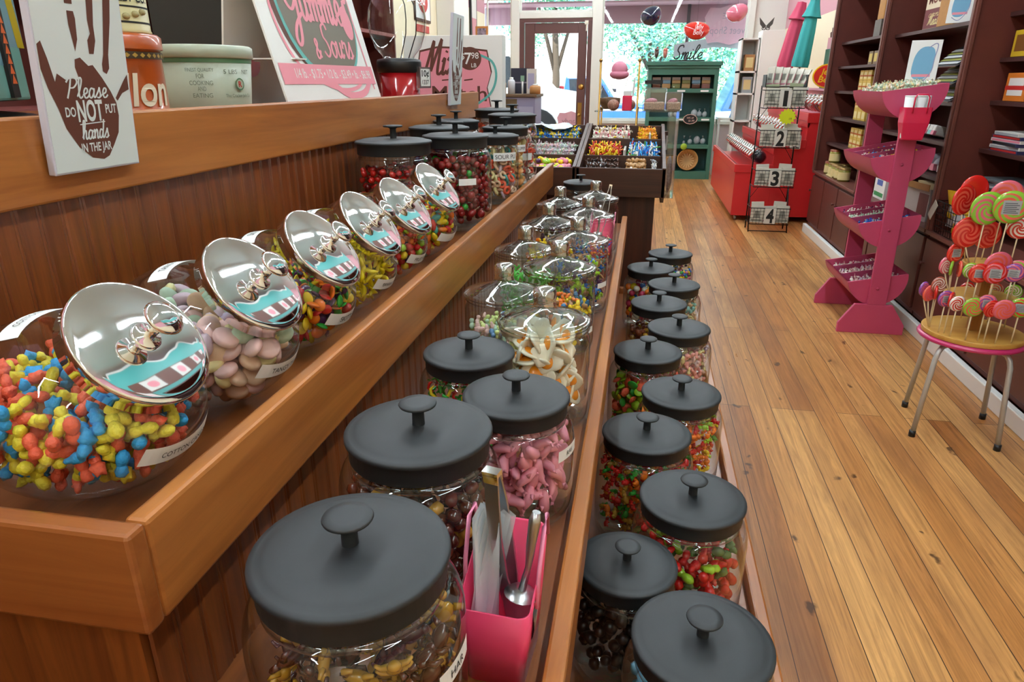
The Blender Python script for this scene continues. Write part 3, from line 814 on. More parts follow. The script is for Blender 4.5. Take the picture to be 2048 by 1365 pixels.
# --- lower tier
z2 = .76
LJ = [(-.26, .526, 1.01, .1, .113, 'nearest and largest black-lidded jar, amber and brown gummies, beside the pink scoop holder', (.145, .022, -.18, .55, 'HAR', .014)),
      (-.272, .786, 1.008, .1, .113, 'black-lidded jar of brown cola gummies, behind the nearest jar of the lower tier', None),
      (-.176, 1.0, .968, .0885, .098, 'black-lidded jar full of pink gummy dolphins', (.135, .02, -.35, .6, 'RAS', .011)),
      (-.302, 1.19, .96, .0885, .098, 'black-lidded jar of green and red gummies beside the jar of fried egg gummies', None),
      (-.274, 3.33, 1.0, .085, .09, 'black-lidded jar alone behind the glass-lidded jars at the far end of the lower tier', None)]
for x, y, zl, rl, rb, lb, st in LJ: black_jar(x, y, z2, zl, rl, rb, lb, st)
GJ = [(-.177, 1.345, .98, .1, .098, 'glass-lidded jar of white and orange fried egg gummies', None),
      (-.302, 1.548, .975, .0985, .096, 'glass-lidded jar of pale green and yellow pieces, against the boards behind the egg jar', None),
      (-.195, 1.768, .985, .101, .098, 'glass-lidded jar of orange, yellow and blue gummies, third along the rail', (.07, .016, -.5, .5, '', .01)),
      (-.320, 1.975, .98, .095, .094, 'glass-lidded jar of bright green strings by the boards', None),
      (-.178, 2.115, .985, .1, .098, 'glass-lidded jar with lime green frogs and blue pieces, next along the rail', (.1, .016, -.5, .5, '', .01)),
      (-.300, 2.36, .985, .098, .096, 'glass-lidded jar of yellow and orange pieces by the boards', None),
      (-.178, 2.545, .985, .1, .098, 'glass-lidded jar of blue and orange wrapped pieces beside the far pink scoop holder', None),
      (-.312, 2.80, .98, .098, .096, 'glass-lidded jar of dark purple pieces by the boards, last but one', None),
      (-.178, 2.96, .985, .1, .098, 'farthest glass-lidded jar along the rail, of clear and lilac pieces', None)]
for x, y, zl, rl, rb, lb, st in GJ: glass_jar(x, y, z2, zl, rl, rb, lb, st)
jar_fill(-.26, .526, z2, .935, .113, .0235, .034, 'frog', [(AMBER, 3, 'amber'), (COLA, 3, 'dark brown')], 'gummy_frog', 'gummy frog in the nearest black-lidded jar', seed=31, seeds=1)
jar_fill(-.272, .786, z2, .945, .113, .0155, .0235, 'cube', [(COLA, 4, 'cola brown'), (G('cola_red', '#6A2A18', .2), 3, 'red brown'), (AMBER, 1, 'amber')], 'gummy_cola', 'cola gummy in the jar behind the nearest one', seed=33, cap=110)
jar_fill(-.176, 1.0, z2, .918, .098, .0215, .0265, 'dolphin', [(G('dolphin_pink', '#EE9AAB', .5, coat=0), 1, 'pink')], 'gummy_dolphin', 'gummy dolphin in the third black-lidded jar', seed=35, cap=140, seeds=1)
jar_fill(-.302, 1.19, z2, .9, .098, .016, .0245, 'worm', [(GREEN, 4, 'green'), (RED, 2, 'red'), (YEL, 2, 'yellow')], 'gummy_worm', 'gummy worm in the fourth black-lidded jar', seed=37, cap=60)
jar_fill(-.274, 3.33, z2, .9, .09, .016, .028, 'cube', [(DARK, 1, '')], 'liquorice_heap', 'dark sweets in the lone far black-lidded jar', one=False)
fill(in_cyl(-.177, 1.345, z2 + .03, .956, .067), (-.28, -.075, 1.24, 1.45, z2 + .03, .956), .033, .028, 'egg', [(EGGW, 1, 'white')], 'gummy_egg',
     lambda c: 'white fried egg gummy with an orange yolk in the glass-lidded jar', 'sweet', 'fried egg gummies', True, 'heap of fried egg gummies in the middle of their jar', flatz=.9, seed=39, cap=190, egg=YOLK)
jar_fill(-.302, 1.548, z2, .905, .096, .0145, .022, 'lump', [(PGRN, 3, 'pale green'), (G('pastel_lime', '#CFD98A', .5), 4, 'pastel lime'), (PPINK, 2, 'pale pink'), (G('denim', '#5F86B0', .5), 1, 'dusty blue')], 'pastel_candy', 'sweet in the second glass-lidded jar', seed=41, cap=70)
jar_fill(-.195, 1.768, z2, .91, .098, .0155, .024, 'lump', [(ORANGE, 3, 'orange'), (YEL, 2, 'yellow'), (G('steel_blue', '#2F6C95', .3), 2, 'steel blue'), (CARAM, 3, 'tan')], 'mixed_gummy', 'gummy in the third glass-lidded jar', seed=43, cap=70)
jar_fill(-.320, 1.975, z2, .925, .094, .02, .023, 'worm', [(G('string_green', '#5FBF4A', .3), 3, 'green'), (PGRN, 1, 'pale green')], 'sour_string', 'sour string in the jar of green strings', seed=45, cap=40)
jar_fill(-.178, 2.115, z2, .92, .098, .017, .025, 'frog', [(LIME, 3, 'lime green'), (BLUE, 2, 'blue'), (PURP, 2, 'purple'), (CARAM, 2, 'tan')], 'lime_gummy', 'gummy shape in the jar with the lime frogs', seed=47, cap=60, seeds=1)
jar_fill(-.300, 2.36, z2, .93, .096, .016, .025, 'lump', [(YEL, 3, ''), (ORANGE, 3, '')], 'yellow_candy_heap', 'yellow and orange pieces in the glass-lidded jar by the boards', one=False)
jar_fill(-.178, 2.545, z2, .915, .098, .0135, .022, 'wrap', [(TEALC, 2, 'teal'), (ORANGE, 2, 'orange'), (BLUE, 2, 'blue'), (PPCH, 2, 'peach')], 'wrapped_candy', 'wrapped sweet in the jar by the far scoop holder', seed=49, cap=40, seeds=1)
jar_fill(-.312, 2.80, z2, .9, .096, .015, .025, 'cube', [(PURP, 3, ''), (DARK, 2, '')], 'purple_candy_heap', 'dark purple pieces in the last but one glass-lidded jar', one=False)
jar_fill(-.178, 2.96, z2, .9, .098, .015, .025, 'wrap', [(WHT, 3, ''), (PLIL, 2, '')], 'lilac_candy_heap', 'clear and lilac pieces in the farthest glass-lidded jar', one=False, seeds=1)

# --- floor level bin
z3 = .45
EJ = [(.130, .795, .705, .1, .11, 'nearest black-lidded jar in the bin by the aisle, pale blue sweets under its lid'),
      (.021, .985, .672, .0865, .09, 'smaller black-lidded jar of black sweets, wedged between the two nearest bin jars and the rail'),
      (.139, 1.158, .705, .1, .11, 'black-lidded jar of red gummies with green leaves, second along the aisle side'),
      (.053, 1.406, .705, .1, .11, 'black-lidded jar of red, green and clear gummy bears by the rail'),
      (.140, 1.638, .705, .1, .11, 'black-lidded jar of orange, green and yellow gummy bears, third along the aisle side'),
      (.057, 1.915, .705, .1, .11, 'black-lidded jar of coral and green gummy slices by the rail'),
      (.157, 2.143, .705, .1, .11, 'black-lidded jar of pink sugared sours, fourth along the aisle side'),
      (.098, 2.400, .705, .1, .11, 'black-lidded jar of dull orange sweets, next to the jar of gumballs'),
      (.161, 2.658, .705, .1, .11, 'black-lidded jar of peach and teal pastel sours, fifth along the aisle side'),
      (.073, 2.90, .705, .1, .11, 'black-lidded jar of white, blue, pink and red gumballs by the end of the rail'),
      (.163, 3.165, .71, .1, .11, 'farthest black-lidded jar in the bin, full of tiny multicoloured beads')]
for x, y, zl, rl, rb, lb in EJ: black_jar(x, y, z3, zl, rl, rb, lb)
EF = [(0, .62, .017, .026, 'cube', [(G('pale_blue', '#6FA8C4', .4), 3, 'pale blue'), (TEALC, 1, 'teal')], 'blue_candy', 'sweet in the nearest bin jar', 40),
      (1, .63, .016, .025, 'cube', [(DARK, 6, 'black'), (G('wine', '#3A0F14'), 1, 'dark wine')], 'black_candy', 'sweet in the small jar of black sweets', 90),
      (2, .63, .021, .029, 'lump', [(RED, 5, 'red'), (G('leaf', '#4E6A2C'), 1, 'green leaf'), (LIME, 1, 'yellow green')], 'gummy_rose', 'gummy in the jar of red gummies with leaves', 90),
      (3, .65, .0165, .0245, 'bear', [(RED, 4, 'red'), (GREEN, 2, 'green'), (AMBER, 2, 'clear amber'), (ORANGE, 2, 'orange')], 'gummy_bear', 'gummy bear in the jar by the rail', 110),
      (4, .65, .0165, .0245, 'bear', [(ORANGE, 4, 'orange'), (LIME, 2, 'lime'), (YEL, 2, 'yellow'), (RED, 3, 'red'), (GREEN, 1, 'green')], 'gummy_bear', 'gummy bear in the third aisle side jar', 100),
      (5, .64, .0165, .025, 'lens', [(CORAL, 4, 'coral'), (LIME, 2, 'lime'), (YEL, 1, 'yellow'), (GREEN, 1, 'green')], 'gummy_slice', 'gummy slice in the jar by the rail', 80),
      (6, .65, .015, .0225, 'lump', [(G('salmon', '#E59A92', .55), 4, 'salmon'), (PLIL, 2, 'lilac'), (PYEL, 2, 'yellow'), (PPINK, 2, 'pale pink')], 'sugared_sour', 'sugared sour in the fourth aisle side jar', 90),
      (7, .62, .016, .025, 'cube', [(G('rust', '#8A4322', .35), 3, 'rust'), (AMBER, 1, 'amber')], 'rusty_gummy', 'gummy in the jar next to the gumballs', 50),
      (8, .645, .0155, .0235, 'lump', [(PPCH, 4, 'peach'), (G('aqua', '#8FC7C2', .5), 2, 'aqua'), (PYEL, 2, 'yellow')], 'pastel_sour', 'pastel sour in the fifth aisle side jar', 70),
      (9, .65, .0205, .0285, 'ball', [(WHT, 3, 'white'), (BLUE, 2, 'blue'), (G('hot_pink', '#D63B63'), 3, 'hot pink'), (ORANGE, 1, 'orange'), (YEL, 1, 'yellow'), (DARK, 1, 'black'), (RED, 2, 'red')], 'gumball', 'gumball in the jar at the end of the rail', 90),
      (10, .655, .0105, .0145, 'ball', [(WHT, 1, 'white'), (BLUE, 2, 'blue'), (PINK, 3, 'pink'), (GREEN, 2, 'green'), (YEL, 2, 'yellow'), (PURP, 1, 'purple')], 'candy_bead', 'bead in the farthest bin jar', 90)]
for i, zf, sz, dd, sh, cols, nm, what, cp in EF:
    x, y, zl, rl, rb, lb = EJ[i]
    jar_fill(x, y, z3, zf, rb, sz, dd, sh, cols, nm, what, seed=60 + i, cap=cp, seeds=1 if sh == 'bear' else 3)
# ------------------------------------------------------------------ things on and over the top ledge
ZL = 1.376
FACEX = Matrix(((0, 0, 1, 0), (1, 0, 0, 0), (0, 1, 0, 0), (0, 0, 0, 1)))     # XY drawing -> plane facing +X (drawing x runs along +Y)
FACEY = Matrix(((1, 0, 0, 0), (0, 0, -1, 0), (0, 1, 0, 0), (0, 0, 0, 1)))     # XY drawing -> plane facing -Y
def hand_print(mb, w, h, X, mi, mt, text=True):
    """brown hand print on a sign of w x h, drawing centred"""
    def pl(P): flat(mb, [((x - .5) * w, ((y * .78 if y < .6 else .468 + (y - .6) * 1.3) - .5) * h) for x, y in P], X, mi)
    pl([(.02, .62), (.06, .63), (.10, .57), (.14, .46), (.17, .50), (.25, .47), (.32, .475), (.40, .47), (.37, .53), (.38, .57), (.44, .58), (.52, .54), (.57, .545), (.66, .48),
        (.74, .41), (.79, .35), (.80, .28), (.77, .19), (.70, .13), (.62, .07), (.55, .055), (.42, .07), (.29, .13), (.18, .23), (.13, .33), (.06, .43), (.02, .52)])
    pl([(.40, .605), (.44, .64), (.45, .70), (.44, .72), (.37, .72), (.37, .68)])
    pl([(.36, .74), (.44, .74), (.45, .84), (.43, .90), (.44, .98), (.38, .98), (.37, .88), (.36, .80)])
    pl([(.55, .60), (.60, .60), (.64, .64), (.64, .685), (.68, .78), (.70, .90), (.69, .98), (.62, .98), (.60, .88), (.60, .78), (.58, .70), (.59, .66), (.55, .64)])
    pl([(.68, .515), (.72, .50), (.76, .53), (.77, .60), (.84, .70), (.88, .78), (.86, .82), (.80, .79), (.76, .70), (.71, .60), (.68, .55)])
    pl([(.79, .375), (.83, .405), (.92, .47), (.97, .50), (.97, .42), (.88, .40), (.81, .36)])
    if text:
        A = lambda x, y, dz=.0003: X @ T((x - .5) * w, (y - .5) * h, dz)
        put_hand(mb, 'Please', h * .038, A(.46, .315), mt, .19, .1, w * .46)
        put_text(mb, 'DO', h * .052, A(.25, .243), mt, w * .11, bold=.02)
        put_text(mb, 'NOT', h * .115, A(.467, .245), mt, w * .29, bold=.03)
        put_text(mb, 'PUT', h * .052, A(.71, .25), mt, w * .13, bold=.02)
        flat(mb, [((a - .5) * w, (b - .5) * h) for a, b in ((.33, .194), (.62, .2), (.62, .196), (.33, .19))], X @ T(0, 0, .0003), mt)
        put_hand(mb, 'hands', h * .036, A(.49, .15), mt, .19, .1, w * .31)
        put_text(mb, 'IN THE JAR', h * .05, A(.485, .092), mt, w * .35, bold=.02)
def hand_sign(y, z, w, h, x, lean, label, rz=0):
    t = thing('hand_sign', label, 'sign', (x, y, z), 0, None, (0, lean, rz))
    MB().box(-.012, 0, -w / 2, w / 2, 0, h).build('sign_board', M('sign_edge', '#C9C8D6', .5), t, bevel=.0015)
    m = MB().box(.0, .0008, -w / 2 + .003, w / 2 - .003, .003, h - .003, 0)
    m.build('sign_face', BOARD, t)
    p = MB(); hand_print(p, w, h, T(.0012, 0, h / 2) @ FACEX, 0, 1)
    p.build('hand_print', [BROWN, BOARD], t)
    return t
hand_sign(.966, 1.322, .178, .36, -.834, .07, 'large white sign with a brown hand print, hung on the top rail at the left')
hand_sign(3.15, 1.355, .185, .37, -.834, .07, 'white hand print sign at the far end of the top rail, seen nearly edge on')
hand_sign(3.57, 1.66, .20, .40, -2.42, .05, 'small white hand print sign on the maroon shelves behind the tins')

# coin-operated machine with CENTS down its corner strip
mc = thing('vending_machine', 'teal and yellow vintage vending machine with CENTS on a black strip, at the far left', 'vending machine', (-1.16, 1.012, ZL), math.radians(24))
TEALM = M('machine_teal', '#6FA79B', .4); YELM = M('machine_yellow', '#B8A31E', .45); REDM = M('machine_red', '#B5251F', .45); BLUM = M('machine_blue_grey', '#6E97A3', .45)
MB().lathe([(.155, 0), (.155, .012), (.13, .022), (.06, .03), (.05, .045)], 32, 0, S(1, 1.1, 1)).build('machine_base', BLACKS, mc)
MB().prism([(-.12, -.11), (.09, -.11), (.12, -.08), (.12, .06), (.09, .10), (-.12, .10)], .045, .50).build('machine_body', TEALM, mc, bevel=.005)
f = MB(); X = T(.1206, 0, 0) @ FACEX
flat(f, [(-.075, .10), (-.02, .10), (-.02, .49), (-.075, .49)], X, 0)
flat(f, [(.008, .13), (.078, .13), (.078, .49), (.008, .49)], X, 0); flat(f, [(.078, .13), (.05, .13), (.010, .49), (.034, .49)], X @ T(0, 0, .0003), 1); flat(f, [(.078, .30), (.078, .49), (.036, .49)], X @ T(0, 0, .0005), 2)
flat(f, [(-.075, .10), (-.05, .10), (-.075, .22)], X @ T(0, 0, .0004), 1)
f.build('painted_panels', [BLUM, YELM, REDM], mc)
st = MB().box(.12, .126, -.022, .004, .05, .50)
st.build('corner_strip', INK, mc)
f = MB()
for i, ch in enumerate('CENTS'): put_text(f, ch, .034, T(.1266, -.009, .335 - i * .0335) @ FACEX, 0, .019, bold=.02)
for i in range(7): flat(f, [(-.018, .165 - i * .0155), (0, .165 - i * .0155), (-.009, .181 - i * .0155)], T(.1266, 0, 0) @ FACEX, 1)
f.build('strip_lettering', [M('cream_ink', '#E6DFC4', .6), M('orange_ink', '#D8632A', .6)], mc)

# tins
CREAMT = M('tin_cream', '#CDC592', .35); ORTIN = M('tin_orange', '#B5531A', .3, coat=.4, var=.2, scale=14); GRTIN = M('tin_grey_green', '#A9B49E', .35, var=.06, scale=20); DGRN = M('tin_dark_green', '#4F7A58', .4)
def wrap(mb, s, size, r, z, phi, mi, width=None, ry=None, **k):
    v, f = text_geo(s, size, **k)
    w = max(p[0] for p in v) * 2; kx = (width / w) if width else 1
    mb.add([((r + .0008) * math.cos(phi + x * kx / r), (ry or r) / r * (r + .0008) * math.sin(phi + x * kx / r), z + y) for x, y, _ in v], f, mi)
vw = math.radians(-52)
t = thing('orange_tin', 'round orange tin with cream lettering and dark patterned bands on the top ledge', 'tin', (-1.06, 1.31, ZL))
MB().lathe([(0, 0), (.098, 0), (.098, .012), (.095, .014), (.095, .135), (.098, .137), (0, .137)], 40).build('tin_body', ORTIN, t)
MB().lathe([(.1, .135), (.1, .158), (.094, .163), (0, .163)], 40).build('tin_lid', ORTIN, t)
b = MB()
for z0, z1 in ((.004, .016), (.117, .130)):
    b.lathe([(.0975, z0), (.0975, z1)], 40, 0)
    for i in range(40): b.add(*[[(.098 * math.cos(a), .098 * math.sin(a), z) for a, z in ((i * PI / 20, (z0 + z1) / 2), (i * PI / 20 + .06, z0 + .002), (i * PI / 20 + .12, (z0 + z1) / 2), (i * PI / 20 + .06, z1 - .002))], [(0, 1, 2, 3)]], 1)
b.build('pattern_band', [M('tin_band_dark', '#3A2A16', .4), M('tin_band_gold', '#A98A3C', .4)], t)
b = MB(); wrap(b, 'llon', .085, .0962, .06, vw + .68, 0, .105, bold=.02, shear=.15); b.build('tin_lettering', M('cream_ink', '#E6DFC4', .6), t)
t = thing('peanut_tin', 'cream peanut tin with black lettering standing on the orange tin', 'tin', (-1.06, 1.31, ZL + .163))
MB().lathe([(0, 0), (.084, 0), (.086, .004), (.084, .008), (.084, .12), (.078, .135), (.07, .14), (.07, .165), (0, .167)], 40).build('tin_body', CREAMT, t)
b = MB(); wrap(b, 'ROASTED PEANUTS', .034, .085, .098, vw + .50, 0, .19, bold=.02); wrap(b, 'THE KELLY CO.', .024, .085, .064, vw + .42, 0, .14, bold=.02)
for i in range(9): 
    a = vw - .9 + i * .24
    b.ell((.0845 * math.cos(a), .0845 * math.sin(a), .035 - .01 * math.cos((i - 4) * .5)), (.006, .009, .006), 8, 5, 1)
b.lathe([(.0846, .046), (.0846, .049)], 40, 0); b.lathe([(.0846, .018), (.0846, .0215)], 40, 0)
b.build('tin_lettering', [INK, M('peanut_print', '#A69B6B', .6)], t)
t = thing('green_tin', 'oval grey-green bucket tin with green rims, marked 5 LBS NET, on the top ledge', 'tin', (-1.075, 1.655, ZL))
E2 = S(1, 1.12, 1)
MB().lathe([(0, 0), (.092, 0), (.094, .01), (.106, .13), (0, .13)], 44, 0, E2).build('tin_body', GRTIN, t)
MB().lathe([(.108, .128), (.111, .13), (.111, .153), (.105, .157), (0, .157)], 44, 0, E2).build('tin_lid', GRTIN, t)
MB().lathe([(.0945, 0), (.0955, .013)], 44, 0, E2).lathe([(.1055, .118), (.1065, .128)], 44, 0, E2).build('tin_rim', DGRN, t)
b = MB(); GI = M('tin_print', '#6E7A68', .6)
for s, z, ph, w in (('FINEST QUALITY', .101, -1.08, .06), ('FOR', .088, -1.08, .017), ('COOKING', .073, -1.08, .05), ('AND', .06, -1.08, .018), ('EATING', .045, -1.08, .042),
                    ('5 LBS', .098, -.42, .034), ('NET', .098, .0, .024), ('The Cracker Jack Co.', .043, -.2, .075)):
    r = .0945 + (z / .13) * .012
    wrap(b, s, .014 if w < .06 else .011, r + .0006, z, ph, 0, w, r * 1.12)
b.build('tin_lettering', GI, t)
b = MB(); r = .102; ph = -.2
Xe = T(r * math.cos(ph) + .0016, 1.12 * r * math.sin(ph) - .0003, .07) @ Rz(ph) @ FACEX
disc(b, (0, 0), .014, Xe, 1); disc(b, (0, 0), .011, Xe @ T(0, 0, .0003), 2); put_text(b, 'R', .018, Xe @ T(0, 0, .0006), 0, bold=.03)
b.build('tin_emblem', [REDM, DGRN, GRTIN], t)
# black box
t = thing('black_box', 'open-fronted black wooden box standing behind the green tin', 'box', (-1.47, 2.36, ZL), math.radians(8))
MB().box(-.12, .12, -.2, .2, 0, .02).box(-.12, .12, -.2, .2, .36, .40).box(-.12, .12, -.2, -.15, .02, .36).box(-.12, .12, .15, .2, .02, .36).box(-.12, -.1, -.15, .15, .02, .36).build('box_shell', BLACKS, t, bevel=.003)
MB().box(-.095, -.09, -.13, -.10, .15, .25).build('box_sticker', M('sticker_tan', '#B5A878', .5), t)

# A-frame price sign
t = thing('tent_sign', 'white A-frame sign reading Gummies and Sours with a pink price band, on the top ledge', 'sign', (0, 0, .003))
def quad_panel(a, b, c, d, th=.006):
    a, b, c, d = (Vector(p) for p in (a, b, c, d)); n = (b - a).cross(d - a).normalized() * th
    vs = [a, b, c, d, a - n, b - n, c - n, d - n]
    return MB().add(vs, [(0, 1, 2, 3), (7, 6, 5, 4), (0, 4, 5, 1), (1, 5, 6, 2), (2, 6, 7, 3), (3, 7, 4, 0)])
fa, fb = Vector((-1.0, 1.925, ZL)), Vector((-.94, 2.515, ZL)); hh = .53
ap0 = Vector((-1.15, 1.95, ZL + hh)); ap1 = ap0 + (fb - fa)
quad_panel(fa, fb, ap1, ap0).build('front_panel', WHITE, t)
quad_panel(Vector((-1.28, 2.575, ZL)), Vector((-1.28, 2.03, ZL)), ap0, ap1).build('back_panel', WHITE, t)
ux = (fb - fa).normalized(); uy = (ap0 - fa); uy = (uy - ux * uy.dot(ux)).normalized(); un = ux.cross(uy)
XF = Matrix(((ux.x, uy.x, un.x, fa.x), (ux.y, uy.y, un.y, fa.y), (ux.z, uy.z, un.z, fa.z), (0, 0, 0, 1))) @ T(0, 0, .0008)
W = (fb - fa).length
OLIVE = M('sign_olive', '#6B6250', .5)
b = MB()
def blob(cx, cy, rx, ry, X, mi, n=40, sk=0, p=2.4, mb=None):
    P = []
    for i in range(n):
        a = 2 * PI * i / n; c, s = math.cos(a), math.sin(a)
        P.append((cx + rx * abs(c) ** (2 / p) * (1 if c > 0 else -1) + sk * s, cy + ry * abs(s) ** (2 / p) * (1 if s > 0 else -1)))
    flat(mb or b, P, X, mi)
blob(.31, .34, .235, .255, XF, 1); blob(.325, .33, .225, .25, XF @ T(0, 0, .0003), 2); blob(.33, .345, .218, .25, XF @ T(0, 0, .0006), 3)
ribbon(b, smooth_path([(.09, .42), (.07, .25), (.13, .12), (.3, .055), (.45, .06), (.52, .12)]), .012, XF @ T(0, 0, .0004), 0)
ribbon(b, smooth_path([(.5, .5), (.545, .4), (.55, .25), (.56, .05)]), .008, XF @ T(0, 0, .0004), 0)
ribbon(b, smooth_path([(.25, .09), (.36, .035), (.48, .04), (.55, .09)]), .022, XF @ T(0, 0, .0007), 0)
flat(b, [(.012, .068), (W - .012, .068), (W - .012, .128), (.012, .128)], XF @ T(0, 0, .0012), 0)
disc(b, (.50, .27), .032, XF @ T(0, 0, .0012), 0, 28, .055); disc(b, (.53, .36), .014, XF @ T(0, 0, .0012), 0, 20, .026); disc(b, (.10, .47), .022, XF @ T(0, 0, .0012), 0, 20, .03)
put_hand(b, 'Gummies', .078, XF @ T(.335, .30, .0012), 0, .155, .12, .38)
put_hand(b, '&', .038, XF @ T(.255, .165, .0012), 0, .2, .1)
put_hand(b, 'Sours', .05, XF @ T(.385, .178, .0012), 0, .17, .1, .19)
put_text(b, '1/4 lb. - $1.75 • 1/2 lb. - $3.49 • lb. - $6.98', .04, XF @ T(.32, .098, .0016), 4, .47)
b.build('printed_design', [PINKP, BROWN, TEALP, OLIVE, WHITE], t)
b = MB(); disc(b, (0, 0), .075, T(-1.232, 2.12, ZL + .16) @ Ry(-.22) @ FACEX, 0)
b.build('red_disc', M('sign_red', '#C3241F', .5), t)
MB().box(-1.23, -1.02, 2.02, 2.10, ZL + .135, ZL + .139).build('brace_tab', WHITE, t)

# gumball machine
t = thing('gumball_machine', 'gumball machine with a clear globe on a red base, on the top ledge', 'gumball machine', (-.99, 2.86, ZL), math.radians(-38))
MB().lathe([(0, 0), (.082, 0), (.088, .006), (.08, .02), (.083, .11), (0, .112)], 32).build('red_base', M('machine_red_gloss', '#A5141A', .15, coat=.6), t)
MB().lathe([(.083, .11), (.09, .115), (.09, .15), (.086, .16), (.06, .165)], 32).build('black_collar', BLACKS, t)
MB().lathe([(.06, .16), (.066, .175), (.092, .205), (.110, .255), (.115, .30), (.108, .35), (.09, .39), (.06, .415)], 40).build('globe', GLASS, t)
MB().lathe([(.062, .41), (.066, .42), (.06, .44), (.03, .455), (0, .458)], 32).build('globe_cap', M('machine_red_gloss', ''), t)
b = MB()
for q in (-.026, .01): b.tube([(.055, q, .16), (.112, q * 1.3, .25), (.118, q * 1.3, .30), (.11, q * 1.2, .35), (.062, q, .42)], .0022, 6)
b.build('globe_rods', BLACKS, t)
b = MB().box(.085, .102, -.002, .074, .052, .132, 0, Rz(.35)).box(.1022, .1026, .004, .068, .06, .125, 1, Rz(.35))
put_text(b, '10¢', .034, Rz(.35) @ T(.103, .036, .105) @ FACEX, 2, .05, bold=.02); put_text(b, '1337', .024, Rz(.35) @ T(.103, .036, .075) @ FACEX, 2, .044, bold=.02)
b.build('price_plate', [STEEL, WHITE, INK], t)
b = MB(); vs, fs = [], []
for i in range(9):
    z = .21 + .15 * i / 8; r = .1165 - .3 * (z - .295) ** 2 / .1 * .6; w = .10 + .32 * i / 8
    vs += [((r + .001) * math.cos(1.0 - w), (r + .001) * math.sin(1.0 - w), z), ((r + .001) * math.cos(1.05), (r + .001) * math.sin(1.05), z)]
for i in range(8): fs.append((2 * i, 2 * i + 1, 2 * i + 3, 2 * i + 2))
b.add(vs, fs, 0); b.build('globe_decal', M('decal_gold', '#8E7340', .5), t)

# Mix and Match sign beyond the counter
t = thing('sales_counter', 'plain wooden side counter behind the far end of the stepped counter', 'counter', (-1.2, 4.25, 0))
MB().box(-.5, .3, -.3, .3, 0, 1.27).build('counter_body', CW2, t)
MB().box(-.52, .33, -.32, .32, 1.27, 1.3).build('counter_top', CW3, t, bevel=.004)
t = thing('price_board', 'white Mix and Match board with 7.98 in a brown circle, beyond the counter', 'sign', (-1.06, 4.02, 1.30))
MB().box(-.30, .27, 0, .10, 0, .395).build('board_box', WHITE, t, bevel=.002)
b = MB(); X = T(0, -.0012, 0) @ FACEY
P = [(-.21, .03), (-.22, .2), (-.2, .31), (-.1, .33), (.05, .325), (.18, .31), (.205, .2), (.18, .12), (.2, .02), (.1, -.0), (-.1, 0)]
flat(b, [(max(-.25, x * 1.03), max(.005, y * 1.03)) for x, y in P], X, 1); flat(b, [(x, max(.005, y)) for x, y in P], X @ T(0, 0, .0004), 0)
ribbon(b, smooth_path([(.12, .30), (.21, .26), (.235, .18), (.2, .09), (.1, .02)]), .013, X @ T(0, 0, .0008), 2)
put_hand(b, 'Mix', .085, X @ T(-.10, .235, .001), 1, .16, .25, .19)
put_text(b, 'Match', .115, X @ T(.02, .09, .001), 1, .32, bold=.01)
put_text(b, '&', .05, X @ T(.02, .165, .001), 1)
for a, c in ((-.08, -.01), (.05, .1)): flat(b, [(a, .158), (c, .164), (c, .171), (a, .165)], X @ T(0, 0, .001), 1)
disc(b, (.085, .275), .066, X @ T(0, 0, .0012), 1, 32, .06)
put_text(b, '$', .045, X @ T(.045, .285, .002), 3); put_text(b, '7', .085, X @ T(.075, .275, .002), 3, bold=.01); put_text(b, '98', .045, X @ T(.115, .29, .002), 3); put_text(b, 'LB', .03, X @ T(.108, .24, .002), 3)
b.build('printed_design', [PINKP, BROWN, TEALP, WHITE], t)

# maroon shelves along the left wall
t = thing('open_shelving', 'maroon open shelving against the left wall behind the top ledge', 'shelf', (-2.62, 4.4, 0))
SH = MB().box(-.17, -.15, -2.6, 2.6, 0, 2.4)
for y in (-2.6, -1.3, -.42, .55, 1.5, 2.58): SH.box(-.17, .17, y, y + .03, 0, 2.4)
SH.build('shelf_case', MAROON, t)
b = MB()
for z in (.1, .9, 1.32, 1.86, 2.36): b.box(-.16, .18, -2.6, 2.6, z, z + .03)
b.build('shelf_board', M('shelf_edge_red', '#7A3A34', .5), t)
GOLD = M('box_gold', '#B08A3A', .5, var=.1); YB = M('carton_yellow', '#C9A545', .55, var=.08, scale=30); OB = M('carton_orange', '#B86A22', .55)
for i, (y, w, h, m, lb) in enumerate([(3.45, .24, .22, GOLD, 'gold carton on the upper left wall shelf behind the peanut tin'), (3.72, .22, .2, YB, 'yellow carton on the left wall shelf beside the gold carton'), (5.2, .3, .26, M('carton_red', '#A8281F', .5), 'red carton on the left wall shelf behind the tent sign')]):
    o = thing('carton', lb, 'box', (-2.58, y, 1.8905 if i < 2 else 1.3505))
    MB().box(-.1, .1, 0, w, 0, h).build('carton_body', m, o, bevel=.003); MB().box(.1005, .1015, .05, w - .05, .04, h - .05).build('carton_label', PAPER, o)
o = thing('red_drink_dispenser', 'tall red and clear dispenser on the left wall shelves, left of the tent sign', 'dispenser', (-2.48, 4.14, 1.3505))
MB().box(-.07, .07, -.09, .09, 0, .26).build('red_tank', M('tank_red', '#B5261C', .3), o, bevel=.01); MB().box(-.07, .07, -.09, .09, .26, .5).build('clear_hood', ACRYL, o, bevel=.01)

